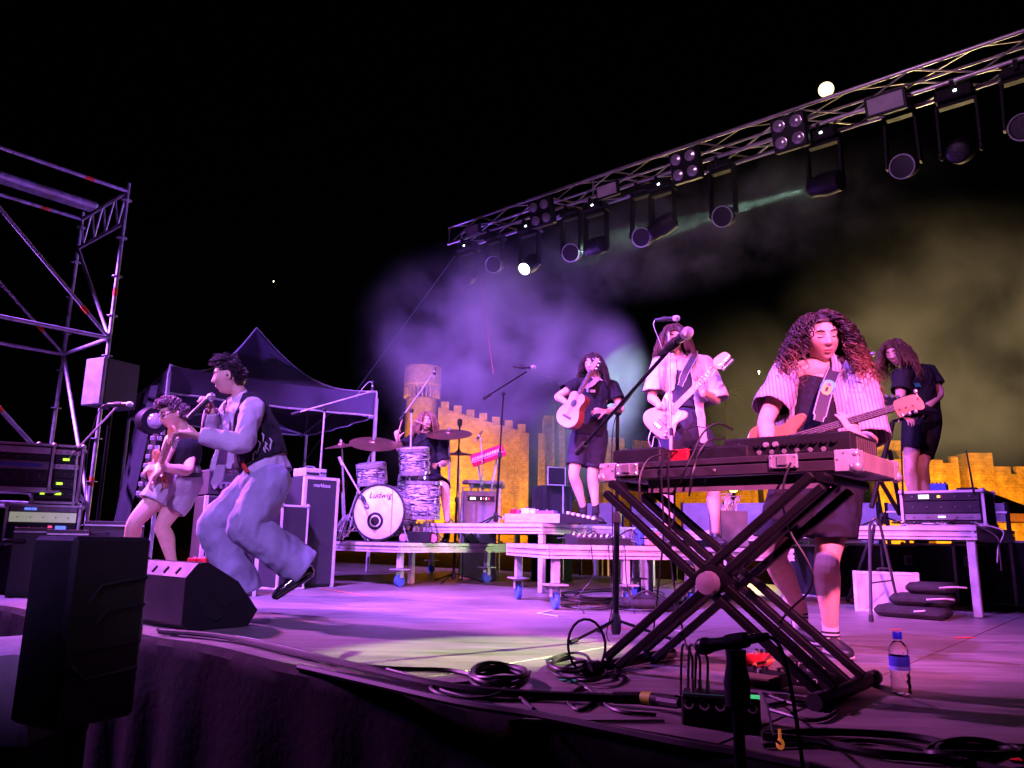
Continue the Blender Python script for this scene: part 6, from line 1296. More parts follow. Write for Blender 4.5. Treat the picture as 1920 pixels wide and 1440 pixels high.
def head_pt(c, fwd, up, s, X, Z, off=0.):
    r, f, u = hbasis(fwd, up); z = Z/.116; w = 1-.30*(-z)**1.4 if z < 0 else 1; x = X/(.073*w); y = math.sqrt(max(.01, 1-x*x-z*z)); Y = .094*y**.72 if z < .35 else y*.096
    if z < -.2: Y -= .004*(-z-.2)
    return Vector(c)+(r*X+f*(Y+fdisp(X, Z)+off)+u*Z)*s
BROW = mat('brow_hair', (.03, .018, .015), .7); LASH = mat('lash_line', (.02, .012, .012), .6); LIPM = mat('lips', (.48, .17, .16), .4)
def face(t, c, fwd, up, s=1.0, lip=None):
    hp = lambda X, Z, o=0.: head_pt(c, fwd, up, s, X, Z, o)
    for sg in (-1, 1):
        mb = MB(); mb.tube([hp(sg*x, z, .0005) for x, z in ((.012, .030), (.022, .0335), (.034, .0355), (.044, .033), (.051, .028))], [.0022*s, .0036*s, .0036*s, .0028*s, .0012*s], 6); mb.build('eyebrow', BROW, t, True)
        mb = MB(); mb.tube([hp(sg*x, z, .0004) for x, z in ((.015, .0075), (.022, .0045), (.031, .0030), (.040, .0045), (.047, .0085))], [.001*s, .0019*s, .0021*s, .0019*s, .0012*s], 6); mb.build('eyelid', LASH, t, True)
    mb = MB(); mb.tube([hp(x, z, -.0022) for x, z in ((-.023, -.0605), (-.014, -.0565), (-.005, -.0555), (.005, -.0555), (.014, -.0565), (.023, -.0605))], [.0012*s, .0036*s, .0042*s, .0042*s, .0036*s, .0012*s], 8); mb.tube([hp(x, z, -.0024) for x, z in ((-.021, -.0615), (-.011, -.0665), (0, -.0675), (.011, -.0665), (.021, -.0615))], [.0012*s, .0042*s, .005*s, .0042*s, .0012*s], 8); mb.build('mouth', LIPM, t, True)
    mb = MB(); mb.tube([hp(x, -.0608, .0006) for x in (-.021, -.010, 0, .010, .021)], .0010*s, 5); mb.build('mouth_line', LASH, t, True)
def add_head(b, c, fwd, up, s=1.0, fem=True):
    """c = middle of the head; local x right, y forward, z up"""
    r, f, u = hbasis(fwd, up); N, M = 56, 64; vs = []; g = lambda d, w: math.exp(-(d/w)**2)
    for i in range(N+1):
        th = math.pi*i/N
        for k in range(M):
            ph = 2*math.pi*k/M; x, y, z = math.sin(th)*math.cos(ph), math.sin(th)*math.sin(ph), math.cos(th)
            X, Y, Z = x*.073, y*.096, z*.116
            if z < 0: w = 1-.30*(-z)**1.4; X *= w
            if y < 0 and z < .1: Y *= 1-.42*min(1, (.1-z))**1.2
            if y > 0: Y = .094*y**.72 if z < .35 else Y
            if y > 0 and z < -.2: Y -= .004*(-z-.2)
            if y > .15:
                fx = min(1, (y-.15)/.3)
                d = fdisp(X, Z)
                Y += d*fx
            vs.append(Vector(c)+(r*X+f*Y+u*Z)*s)
    fs = [(i*M+k, i*M+(k+1) % M, (i+1)*M+(k+1) % M, (i+1)*M+k) for i in range(N) for k in range(M)]
    b.add(vs, fs)
    for sg in (-1, 1):
        b.ball(Vector(c)+(r*sg*.077-f*.006-u*.004)*s, (.007*s, .019*s, .031*s), 12, ((r*sg*.85+f*.45).normalized(), (f*.85-r*sg*.45).normalized(), u)); b.ball(Vector(c)+(r*sg*.072+f*.002-u*.012)*s, (.010*s, .012*s, .018*s), 8, (r, f, u))
def hand(b, wrist, d, n, curl=(.5, .5, .5, .5), thumb=None, s=1.0, side=1, spread=.06):
    """d finger direction, n = back of the hand normal; side +1 puts the thumb on d x n"""
    wrist = Vector(wrist); d = Vector(d).normalized(); n = Vector(n); n = (n-d*n.dot(d)).normalized(); w = d.cross(n)*side
    b.limb([wrist-d*.02*s, wrist+d*.03*s, wrist+d*.075*s], [(.026*s, .019*s), (.036*s, .016*s), (.040*s, .013*s)], w, 3)
    lens = [(.040, .024, .020), (.044, .028, .022), (.041, .026, .021), (.032, .020, .018)]
    for k in range(4):
        o = w*(.029-.0195*k)*s; p = wrist+d*(.080-.004*abs(k-1.3))*s+o; ang = 0; pts = [p-d*.012*s, p]; fd = (d+w*spread*(1.5-k)).normalized()
        for j, L in enumerate(lens[k]):
            ang += curl[k]*(1.0, 1.15, .8)[j]; v = fd*math.cos(ang)-n*math.sin(ang); p = p+v*L*s; pts.append(p)
        b.limb(pts, [.0088*s, .0088*s, .0082*s, .0074*s, .006*s], None, 3, 8)
    td = Vector(thumb).normalized() if thumb is not None else (d*.6+w*.7-n*.35).normalized()
    p = wrist+d*.018*s+w*.024*s; b.limb([p-td*.005*s, p+td*.035*s, p+td*.062*s-n*.004*s, p+td*.085*s-n*.010*s], [.0125*s, .0105*s, .0095*s, .007*s], None, 3, 8)
SKIN = mat('skin', (.70, .44, .35), .55, var=.07, vs=18, bump=.06, bs=220, attr='Col', spec=.3, sss=.0)
SKINT = mat('skin_tanned', (.58, .35, .27), .55, var=.07, vs=18, bump=.06, bs=220, attr='Col', spec=.3)
def paint_face(ob, c, fwd, up, s=1.0, brow=(.16, .10, .08), lip=(.80, .48, .50)):
    r, f, u = hbasis(fwd, up); me = ob.data; n = len(me.vertices); co = np.empty(n*3, np.float32); me.vertices.foreach_get('co', co); co = co.reshape(-1, 3)+np.array(ROOT[ob.name], np.float32)
    d = (co-np.array(c, np.float32))/s; X = d@np.array(r); Y = d@np.array(f); Z = d@np.array(u); g = lambda a, w: np.exp(-(a/w)**2); front = (Y > .03)&(np.abs(Z) < .13)&(np.abs(X) < .09)
    col = np.ones((n, 4), np.float32)
    def mix(w, c_):
        w = np.clip(w*front, 0, 1)[:, None]; col[:, :3] = col[:, :3]*(1-w)+np.array(c_)*w
    mix(.9*g(X, .021)*g(Z+.0605, .0095), lip)
    mix(.85*g(X, .021)*g(Z+.0605, .0022), (.35, .16, .16))
    ax = np.abs(X)
    mix(1.1*g(ax-.032, .016)*g(Z-.034-.1*(ax-.03), .0042), brow)
    mix(.95*g(ax-.031, .013)*g(Z-.0035+.12*np.abs(ax-.031), .0030), (.10, .06, .06))
    mix(.35*g(X, .016)*g(Z+.036, .006), (.75, .5, .48)); mix(.30*g(ax-.042, .018)*g(Z+.03, .018), (.95, .70, .68))
    ca = me.color_attributes.new('Col', 'FLOAT_COLOR', 'POINT'); ca.data.foreach_set('color', col.ravel())
def hair(parent, c, fwd, up, s, n, length, m, style, part=0., curl=.012, freq=9., rad=.0075, cols=((1, 1, 1), (1, 1, 1)), seed=1, face_gap=.9, vol=1.0, cap=True, front=True, gravity=1.0, name='hair', back=.0, hang=None, rootlift=.012):
    """locks of hair growing from the scalp; cols multiply the material from root to tip"""
    rnd = random.Random(seed); r, f, u = hbasis(fwd, up); c = Vector(c); mb = MB(); att = []
    def addc(k0, col): att.extend([col]*(len(mb.v)-k0))
    if cap:
        k0 = len(mb.v); N, M = 20, 28; vs = []
        for i in range(N+1):
            th = (math.pi*.66)*i/N
            for k in range(M):
                ph = 2*math.pi*k/M; x, y, z = math.sin(th)*math.cos(ph), math.sin(th)*math.sin(ph), math.cos(th)
                lim = 1.0
                if style == 'short' and y > -.22 and z < .30: z = .30+(z-.30)*.08
                if y > .35 and z < .62: z = .62+(z-.62)*.12; y = min(y, .80)
                k_ = 1.07+.02*noise.noise(Vector((x, y, z))*4+Vector((seed, 0, 0)))
                vs.append(c+(r*x*.074+f*y*.097*(1 if y > 0 else .98)+u*z*.118)*s*k_)
        mb.add(vs, [(i*M+k, i*M+(k+1) % M, (i+1)*M+(k+1) % M, (i+1)*M+k) for i in range(N) for k in range(M)]); addc(k0, cols[0])
    down = Vector((0, 0, -1))
    for q in range(n):
        for _ in range(30):
            th = math.acos(rnd.uniform(-.35, 1)); ph = rnd.uniform(0, 6.283); x, y, z = math.sin(th)*math.cos(ph), math.sin(th)*math.sin(ph), math.cos(th)
            if y > .30 and z < .66: continue
            if y > .0 and z < .05 and abs(x) < face_gap: continue
            if style == 'short' and y > -.22 and z < .26: continue
            break
        root = c+(r*x*.074+f*y*.096+u*z*.117)*s*1.02; out = (r*x+f*y+u*z).normalized(); L = length*rnd.uniform(.75, 1.12)*s
        if style == 'long':
            sd = r*(1 if (x-part) >= 0 else -1); pts = []; p = root.copy(); st = 14; vel = (out*.55+u*.15+sd*(.55 if z > .45 else .12)-f*(.15 if y < .5 else -.12)).normalized()
            for k in range(st+1):
                pts.append(p.copy()); t = k/st
                tgt = down*gravity+(out-u*out.dot(u))*.28*vol*max(0, 1-t*1.2)+sd*.10*vol
                vel = (vel*.62+tgt*.38).normalized(); p = p+vel*(L/st)
                # keep outside the skull
                dd = p-c; l = Vector((dd.dot(r)/.080, dd.dot(f)/.103, dd.dot(u)/.124))/s
                if l.length < 1.05: l = l.normalized()*1.05; p = c+(r*l.x*.080+f*l.y*.103+u*l.z*.124)*s
                # and out of the face
                dd = p-c
                if dd.dot(f) > .045*s and abs(dd.dot(r)) < .058*s and dd.dot(u) < .055*s: p = p+r*((.060*s-abs(dd.dot(r)))*(1 if dd.dot(r) >= 0 else -1))
        elif style == 'short':
            pts = []; p = root.copy(); vel = (out*.42+f*.6*(1 if z > .2 else .0)+u*.2+Vector((rnd.gauss(0, .16), rnd.gauss(0, .16), rnd.gauss(0, .12)))).normalized(); st = 6; LL = L*(.35+.65*max(0, z+.1))
            for k in range(st+1):
                pts.append(p.copy()); vel = (vel+hang*.16 if hang else vel+(f*.2-u*.12)*.5).normalized(); p = p+vel*LL/st
        # curl
        ph0 = rnd.uniform(0, 6.283); P_ = spline(pts, 3 if curl > .012 else 2); m_ = len(P_); cc = []; fr_ = freq*rnd.uniform(.8, 1.25); cu = curl*rnd.uniform(.6, 1.3)*s; tot = L
        for i, p in enumerate(P_):
            t = i/(m_-1); tg = (P_[min(i+1, m_-1)]-P_[max(i-1, 0)]).normalized(); a, b, _ = frame_for(tg); am = cu*min(1, t*3+.15); an = ph0+t*fr_*tot/.25*2.2; cc.append(p+a*math.cos(an)*am+b*math.sin(an)*am)
        fly = rnd.random() < .25; rr = rad*rnd.uniform(.7, 1.25)*s*(.4 if fly else 1); rs = [rr*(1-.75*(i/(m_-1))**2)*(.75+.25*min(1, i/3)) for i in range(m_)]; k0 = len(mb.v); mb.tube(cc, rs, 4); sg = 4
        jit = rnd.uniform(.75, 1.25); 
        for i in range(m_):
            t = max(0, min(1, (i/(m_-1)-.5)/.4)); col = tuple((cols[0][j]*(1-t)+cols[1][j]*t)*jit for j in range(3)); att.extend([col]*sg)
    return mb.build(name, m, parent, True, attr=att, angle=180)
def shoe(parent, heel, toe, up, m, sole, name='shoe', s=1.0, L=None, h=.085):
    heel, toe = Vector(heel), Vector(toe); d = (toe-heel); L = L or d.length; d.normalize(); up = Vector(up); up = (up-d*up.dot(d)).normalized(); w = d.cross(up)
    b = Blob(); b.limb([heel+up*.045+d*.03, heel+d*L*.45+up*.042, heel+d*L*.78+up*.034, heel+d*L*.93+up*.028], [(.036*s, .042*s), (.040*s, .040*s), (.044*s, .030*s), (.034*s, .022*s)], w, 4); b.limb([heel+up*.04+d*.035, heel+up*h+d*.045], [(.036*s, .038*s), (.040*s, .044*s)], w, 3)
    o = put(b.surface(.007, 2), name, m, parent)
    b = Blob(); b.limb([heel+d*.02+up*.012, heel+d*L*.5+up*.012, heel+d*L*.93+up*.012], [(.037*s, .012), (.042*s, .012), (.038*s, .012)], w, 4); put(b.surface(.006, 1), 'sole', sole, o)
    return o
FAB = {}
def fabric(name, col, rough=.85, var=.14, bump=.75, bs=20, sheen=0.): return mat(name, col, rough, var=var, vs=5, bump=bump, bs=bs, sheen=sheen, spec=.25)
def stripes(name, base, line, sc=95., thr=.72):
    m = fabric(name, base); n = m.node_tree; b = n.nodes['Principled BSDF']; at = n.nodes.new('ShaderNodeAttribute'); at.attribute_name = 'stripe'
    return m
SHOEB = mat('shoe_black', (.02, .02, .022), .4, coat=.2); SOLEW = mat('sole_white', (.6, .6, .6), .6); SOLEB = mat('sole_black', (.015, .015, .016), .7)
# ---------------------------------------------------------------- guitars
def smooth_outline(pts, n=5):
    m = len(pts); out = []
    for i in range(m):
        p0, p1, p2, p3 = [Vector((*pts[(i+j-1) % m], 0)) for j in range(4)]
        for k in range(n): t = k/n; q = .5*((2*p1)+(p2-p0)*t+(2*p0-5*p1+4*p2-p3)*t*t+(3*p1-p0-3*p2+p3)*t**3); out.append((q.x, q.y))
    return out
STRAT = [(0, 0), (.008, .09), (.05, .15), (.12, .16), (.19, .125), (.24, .115), (.30, .14), (.36, .155), (.392, .135), (.375, .10), (.335, .065), (.305, .035), (.305, -.03), (.32, -.055), (.345, -.09), (.335, -.125), (.29, -.135), (.23, -.115), (.18, -.125), (.12, -.165), (.05, -.155), (.008, -.09)]
def guitar(name, label, body_end, head_end, normal, kind, bm, nm=None, L=None, strap=None, flip=1):
    """body_end = butt of the body, head_end = tip of the headstock"""
    a0, a1 = Vector(body_end), Vector(head_end); d = (a1-a0); LL = d.length; d.normalize(); n = Vector(normal); n = (n-d*n.dot(d)).normalized(); c = n.cross(d)*flip
    t = thing(name, a0, label, 'guitar'); neckm = nm or mat('maple_neck', (.50, .27, .13), .35, coat=.4, stretch=(1, 1, 1), var=.15); k = LL/(1.0 if kind != 'bass' else 1.15)
    fb = mat('fretboard', (.07, .035, .025), .5) if kind in ('bass', 'acoustic') else neckm
    O = lambda x, y, z=0.: a0+d*x*k+c*y*k+n*z*k
    if kind == 'acoustic':
        ol = smooth_outline([(0, 0), (.015, .11), (.08, .185), (.16, .20), (.24, .165), (.29, .130), (.35, .130), (.42, .145), (.475, .11), (.49, 0), (.475, -.11), (.42, -.145), (.35, -.130), (.29, -.130), (.24, -.165), (.16, -.20), (.08, -.185), (.015, -.11)], 4); th = .11; mb = MB(); mb.prism([(x*k, y*k) for x, y in ol], a0-n*th*k/2, d, c, n, th*k); mb.build('body_sides', mat('mahogany', (.32, .07, .04), .28, coat=.6), t, False)
        mb = MB(); mb.prism([(x*k*.995+.001, y*k*.985) for x, y in ol], a0+n*.002, d, c, n, .006*k); mb.build('soundboard', bm, t)
        mb = MB(); mb.lathe(O(.33, 0, .006), n, [(.058*k, 0), (.058*k, .002)], 24); mb.build('rosette', mat('rosette', (.3, .2, .1), .4), t); mb = MB(); mb.lathe(O(.33, 0, .009), n, [(.048*k, 0), (.048*k, .001)], 24); mb.build('sound_hole', INK, t)
        mb = MB(); mb.box(O(.13, 0, .010), (.03*k, .16*k, .012*k), (d, c, n), bev=.003); mb.build('bridge', mat('dark_bridge', (.06, .03, .02), .5), t)
        nb, sc_l = .49, .36; hz = .012
    else:
        S = [(x, y) for x, y in STRAT] if kind != 'bass' else [(x*1.12, y*1.0) for x, y in STRAT]; ol = smooth_outline(S, 4); th = .042; mb = MB(); mb.prism([(x*k, y*k) for x, y in ol], a0-n*th*k/2, d, c, n, th*k, bev=.06); mb.build('body', bm, t, True, angle=35)
        pg = smooth_outline([(.10, -.11), (.16, -.07), (.20, -.02), (.21, .05), (.28, .10), (.33, .09), (.31, .03), (.31, -.03), (.30, -.08), (.24, -.095), (.17, -.10)], 4)
        if kind == 'strat':
            mb = MB(); mb.prism([(x*k, y*k) for x, y in pg], O(0, 0, .005), d, c, n, .004*k); pgo = mb.build('pickguard', mat('cream_guard', (.72, .62, .52), .35), t)
        for i, x in enumerate((.13, .19, .25) if kind == 'strat' else (.17, .24)):
            mb = MB(); mb.box(O(x, 0, .012), (.018*k, .075*k, .012*k), (d, c, n), bev=.004); mb.build('pickup', mat('pickup', (.5, .45, .4), .4) if kind == 'strat' else INK, t)
        mb = MB(); mb.box(O(.07, 0, .010), (.035*k, .075*k, .014*k), (d, c, n), bev=.003); mb.build('bridge', CHROME, t)
        for i in range(3): mb = MB(); mb.lathe(O(.12-.035*i, -.085-.012*i, .004), n, [(.012*k, 0), (.010*k, .016*k), (.003, .017*k)], 12); mb.build('knob', CHROME if kind == 'bass' else WHT, t, True)
        nb, hz = .26, .012
    hx = 1.0 if kind != 'bass' else 1.15; nut = hx-.17
    mb = MB(); mb.prism([(nb*k, -.028*k), (nb*k, .028*k), (nut*k, .022*k), (nut*k, -.022*k)], O(0, 0, .004), d, c, n, .024*k); mb.build('neck', neckm, t)
    mb = MB(); mb.prism([((nb-.02)*k, -.0275*k), ((nb-.02)*k, .0275*k), (nut*k, .0215*k), (nut*k, -.0215*k)], O(0, 0, .019), d, c, n, .006*k); fbo = mb.build('fretboard', fb, t)
    for i in range(14):
        x = nut-(nut-.07)*(1-2**(-(i+1)/12.)); 
        if x < nb: break
        mb = MB(); mb.box(O(x, 0, .0225), (.003*k, .046*k, .002*k), (d, c, n)); mb.build('fret', CHROME, fbo)
    if kind == 'acoustic': hs_ = [(nut, -.024), (nut, .024), (nut+.04, .036), (hx, .038), (hx, -.038), (nut+.04, -.036)]
    else: hs_ = smooth_outline([(nut, -.022), (nut+.015, -.045), (nut+.05, -.035), (nut+.10, -.03), (hx-.01, -.03), (hx, .005), (hx-.02, .045), (nut+.06, .062), (nut+.02, .05), (nut, .022)], 3) if kind == 'strat' else smooth_outline([(nut, -.024), (nut+.012, -.07), (nut+.05, -.06), (nut+.10, -.045), (hx-.015, -.06), (hx, -.03), (hx-.01, .02), (hx-.04, .05), (nut+.05, .05), (nut+.015, .045), (nut, .024)], 3)
    mb = MB(); mb.prism([(x*k, y*k) for x, y in hs_], O(0, 0, .0), d, c, n, .016*k); hd = mb.build('headstock', neckm, t)
    npg = 6 if kind != 'bass' else 4
    for i in range(npg):
        x = nut+.03+(hx-nut-.05)*i/(npg-1); yy = -.033 if kind == 'strat' else (-.03 if (kind == 'bass' and i < 3) else .036)
        if kind == 'acoustic': yy = (.036 if i % 2 else -.036); x = nut+.04+.05*(i//2)
        mb = MB(); mb.bar(O(x, yy*.5, .008), O(x, yy*.5, .022), .005*k, 8); mb.lathe(O(x, yy*1.5, .0), c*(1 if yy > 0 else -1), [(.004*k, -.02*k), (.004*k, 0), (.013*k, .006*k), (.013*k, .02*k), (.006*k, .026*k)], 10); mb.build('tuning_peg', CHROME, hd, True)
    mb = MB(); ns = 6 if kind != 'bass' else 4
    for i in range(ns):
        y = (-.018+.036*i/(ns-1)); mb.bar(O(.08 if kind != 'acoustic' else .13, y*1.1, .026), O(nut, y*.9, .026), .0009 if kind != 'bass' else .0016, 4)
    so = mb.build('strings', CHROME, t); so['kind'] = 'stuff'
    return t, O
def strap(pts, w, m, name, label, nrm, cat='strap', trim=None):
    P_ = spline(pts, 6); mb = MB(); vs = []; n = Vector(nrm)
    for i, p in enumerate(P_):
        t = (P_[min(i+1, len(P_)-1)]-P_[max(i-1, 0)]).normalized(); s = t.cross(n).normalized(); wi = w*(1 if 2 < i < len(P_)-3 else .72); vs += [p-s*wi+n*.003, p+s*wi+n*.003, p+s*wi-n*.003, p-s*wi-n*.003]
    k = len(P_); mb.add(vs, [(4*i+j, 4*i+(j+1) % 4, 4*i+4+(j+1) % 4, 4*i+4+j) for i in range(k-1) for j in range(4)]+[(0, 1, 2, 3), (4*k-4, 4*k-1, 4*k-2, 4*k-3)]); t_ = thing(name, pts[0], label, cat); mb.build('webbing', m, t_)
    for sg in (0, 1):
        mb = MB(); mb.tube([lerp(vs[4*i], vs[4*i+1], .07+.86*sg)+n*.002 for i in range(k)], .003, 5); mb.build('edge_piping', trim or ALUD, t_, True)
    return t_
STRAPM = mat('strap_leather', (.045, .04, .055), .6, bump=.2)
def person(base, label): return thing('person', base, label, 'person', 'band members on stage')

# ================================================================ the bassist at the keyboard table
Yb = 3.92
def Q(px, py, dy=0.): return P(px, py, Yb+dy)
me_ = person(G(1530, 1215), 'curly haired bassist in an open striped shirt and black shorts behind the keyboard table'); me_.location.z = 0; ROOT[me_.name] = Vector(me_.location)
hd = Q(1541, 634, -.03); hf = Vector((-.08, -1, -.24)); hu = Vector((-.10, -.24, 1)); 
nk = Q(1536, 694, .05); shL, shR = Q(1477, 699, .03), Q(1609, 706, .0)
spine = [Q(1529, 935, .06), Q(1530, 870, .05), Q(1532, 800, .02), Q(1536, 740, .03), Q(1537, 705, .05)]
sx = (shR-shL).normalized()
elL, wrL = Q(1436, 788, -.10), Q(1440, 838, -.30)
elR, wrR = Q(1630, 822, -.14), Q(1607, 828, -.40)
hipL, hipR = Q(1492, 928, .05), Q(1570, 928, .06)
knL, knR = Q(1453, 1040, -.02), Q(1551, 1048, -.08); anL, anR = P(1500, 1140, 4.55), Q(1557, 1180, -.02)
anL = P(1500, 1146, 4.35)
b = Blob(); add_head(b, hd, hf, hu, 1.08); b.limb([nk-ZX*.05, nk+ZX*.02, hd-ZX*.04+Vector((0, .03, 0))], [.062, .052, .055])
b.limb(spine, [(.16, .115), (.145, .10), (.15, .105), (.165, .105), (.09, .07)], sx); b.limb([shL, lerp(shL, shR, .5)+ZX*.025, shR], [.055, .062, .055])
for s_, e_, w_ in ((shL, elL, wrL), (shR, elR, wrR)): b.limb([s_, lerp(s_, e_, .5), e_, lerp(e_, w_, .35), w_], [.056, .050, .040, .041, .027])
for h_, k_, a_, in ((hipL, knL, anL), (hipR, knR, anR)): b.limb([h_, lerp(h_, k_, .5), k_, lerp(k_, a_, .32)+Vector((0, .012, 0)), lerp(k_, a_, .7), a_], [.092, .080, .059, .062, .045, .036])
hand(b, wrR, Vector((-.30, -.05, .95)), Vector((.15, -.98, -.05)), (.30, .34, .38, .42), Vector((-.1, .9, .5)), 1.0, -1, .03)
hand(b, wrL, Vector((.35, -.6, -.5)), Vector((-.2, -.6, .8)), (.5, .5, .5, .5), None, 1.0, -1)
bo = put(b.surface(.0052, 2, .4), 'body', SKIN, me_); paint_face(bo, hd, hf, hu, 1.08); face(me_, hd, hf, hu, 1.08)
# black top
g_ = Blob(); g_.limb([Q(1529, 925, .055)]+spine[1:4], [(.178, .135), (.158, .118), (.162, .125), (.172, .12)], sx)
topz = Q(1530, 716).z; garment(g_, 'black_top', fabric('black_knit', (.018, .016, .026)), me_, .011, lambda p: p.z > topz+.03*abs((p-nk).dot(sx))/.1, .003)
# shorts
g_ = Blob(); wst = Q(1529, 880, .05); g_.limb([wst, Q(1530, 920, .055)], [(.165, .125), (.185, .145)], sx)
for h_, k_ in ((hipL, knL), (hipR, knR)): e_ = lerp(h_, k_, .80); g_.limb([h_+ZX*.03, lerp(h_, k_, .4), e_, lerp(h_, k_, .93)], [(.115, .12), (.12, .12), (.125, .12), (.125, .12)])
zhem = Q(1550, 1008).z; garment(g_, 'shorts', fabric('black_shorts', (.020, .018, .028)), me_, .011, lambda p: p.z < zhem+.015*(p.x-hipL.x)*0, .007, 8)
mb = MB(); q = Q(1590, 988, -.12); mb.lathe(q, (0.1, -1, 0), [(.010, -.02), (.010, 0), (.006, .002)], 12); mb.build('shorts_badge', WHT, me_, True)
# open striped shirt
def striped():
    m = fabric('striped_shirt', (.52, .47, .58)); n = m.node_tree; bs_ = n.nodes['Principled BSDF']; tc = [x for x in n.nodes if x.type == 'TEX_COORD'][0]
    dt = n.nodes.new('ShaderNodeVectorMath'); dt.operation = 'DOT_PRODUCT'; v = Vector((.90, -.35, .08)).normalized(); dt.inputs[1].default_value = tuple(v*58); n.links.new(tc.outputs['Object'], dt.inputs[0])
    fr_ = n.nodes.new('ShaderNodeMath'); fr_.operation = 'FRACT'; n.links.new(dt.outputs['Value'], fr_.inputs[0])
    rp = n.nodes.new('ShaderNodeValToRGB'); rp.color_ramp.interpolation = 'LINEAR'; e = rp.color_ramp.elements; e[0].position = .0; e[0].color = (1, 1, 1, 1); e[1].position = .62; e[1].color = (1, 1, 1, 1)
    for p_, c_ in ((.70, .28), (.78, .28), (.84, 1), (.88, .5), (.92, .5), (.95, 1)): x = e.new(p_); x.color = (c_, c_, c_, 1)
    n.links.new(fr_.outputs[0], rp.inputs[0]); old = bs_.inputs['Base Color'].links[0].from_socket; mx = n.nodes.new('ShaderNodeMix'); mx.data_type = 'RGBA'; mx.blend_type = 'MULTIPLY'; mx.inputs['Factor'].default_value = 1; n.links.new(old, mx.inputs[6]); n.links.new(rp.outputs[0], mx.inputs[7]); n.links.new(mx.outputs[2], bs_.inputs['Base Color']); return m
STRP = striped()
g_ = Blob(); g_.limb([Q(1532, 950, .07), Q(1530, 880, .06), Q(1530, 800, .04), Q(1536, 745, .035), Q(1537, 712, .05)], [(.235, .15), (.205, .145), (.195, .14), (.20, .135), (.12, .095)], sx); g_.limb([shL+Vector((.0, 0, .01)), lerp(shL, shR, .5)+ZX*.035, shR+ZX*.012], [.070, .078, .070])
slL, slR = lerp(shL, elL, .78), lerp(shR, elR, .95)
g_.limb([shL, lerp(shL, elL, .5), slL, lerp(shL, elL, 1.0)], [.074, .082, .088, .088]); g_.limb([shR, lerp(shR, elR, .5), slR, lerp(shR, elR, 1.25)], [.076, .088, .094, .096])
frontn = sx.cross(ZX).normalized(); frontn = -frontn if frontn.y > 0 else frontn
dL, dR = (elL-shL).normalized(), (elR-shR).normalized(); lbot = Q(1600, 944).z; lbot2 = Q(1470, 905).z
def cutshirt(p):
    x = (p-Q(1531, 800)).dot(sx); f_ = (p-Q(1531, 800, .04)).dot(frontn); z = p.z
    if (p-slL).dot(dL) > 0 and x < -.08 and z < shL.z-.08: return True
    if (p-slR).dot(dR) > 0.02 and x > .10 and z < shR.z-.10: return True
    if z < lbot+.02*math.sin(x*9): return True
    if f_ > .02:
        t = (Q(1530, 700).z-z)
        if -.115-.04*t < x < .045+.09*t*0.9: return True
    if z > nk.z-.03 and abs(x) < .062: return True
    return False
garment(g_, 'striped_shirt', STRP, me_, .011, cutshirt, .010, 7)
hm = mat('brown_hair', (.035, .022, .020), .42, attr='Col', var=.2, spec=.5)
hair(me_, hd+ZX*.004, hf*Vector((1, 1, .55)), Vector((-.06, -.2, 1)), 1.10, 700, .37, hm, 'long', .25, .014, 10., .0036, ((.8, .8, .9), (8.5, 5.5, 3.6)), 3, vol=1.5, front=False)
for a_, kk, tt, nm in ((anR, knR, Vector((-.02, -1, 0)), 0), (anL, knL, Vector((.28, -1, 0)), 1)):
    g_ = Blob(); g_.limb([a_+ZX*.028, a_-ZX*.03, a_-ZX*.07], [.040, .041, .045]); sk = put(g_.surface(.008), 'sock', fabric('white_sock', (.62, .62, .64)), me_)
    for j in (0, 1): mb = MB(); mb.lathe(a_-ZX*(.012+.018*j), ZX, [(.0425, -.004), (.0425, .004)], 18); mb.build('sock_stripe', INK, sk, True)
    hl = Vector((a_.x, a_.y, .004))-tt.normalized()*.06; shoe(me_, hl, hl+tt.normalized()*.26, ZX, SHOEB, SOLEW, L=.265, h=.10)
mb = MB(); mb.tube([hd+hbasis(hf, hu)[0]*.082-hbasis(hf, hu)[2]*.035+Vector((.026*math.cos(a), -.01*math.sin(a), .026*math.sin(a))) for a in [i*6.283/16 for i in range(17)]], .0018, 5); mb.build('hoop_earring', CHROME, me_, True)
bassm = mat('orange_bass', (.58, .20, .09), .3, coat=.6, var=.2, vs=5, stretch=(1, 5, 1))
bt, O = guitar('bass_guitar', 'orange brown bass guitar with a long maple neck held by the bassist', P(1405, 846, 3.78), P(1730, 750, 3.36), Vector((-.25, -1, .12)), 'bass', bassm, mat('bass_maple', (.45, .24, .14), .35, coat=.4))
st = strap([Q(1534, 790, -.22), Q(1540, 765, -.21), Q(1551, 727, -.17), Q(1566, 690, -.05), Q(1572, 675, .02)], .034, STRAPM, 'guitar_strap', 'dark strap with a bright patch across the bassist\'s chest', Vector((-.1, -1, .15)))
pn_ = Vector((-.1, -1, .2)).normalized(); q = Q(1551, 728, -.185); pr = Vector((1, -.1, .1)); pu_ = (ZX+Vector((.4, 0, 0))).normalized(); pr = (pr-pu_*pr.dot(pu_)).normalized()
for (rx, ry, m_, off, dx, dz) in ((.036, .048, mat('patch_blue', (.04, .25, .75), .5), .004, 0, 0), (.030, .026, mat('patch_green', (.08, .6, .35), .5), .0055, .004, .020), (.026, .036, mat('patch_yellow', (.85, .6, .12), .5), .0075, -.002, -.006), (.010, .008, mat('patch_pink', (.8, .1, .5), .5), .009, .002, .018), (.007, .014, INK, .0095, -.002, -.008)):
    mb = MB(); mb.prism([(rx*math.cos(a), ry*math.sin(a)*(1 if math.sin(a) < 0 else .9)) for a in [i*6.283/20 for i in range(20)]], q+pn_*off+pr*dx+pu_*dz, pr, pu_, pn_, .002); mb.build('patch', m_, st)
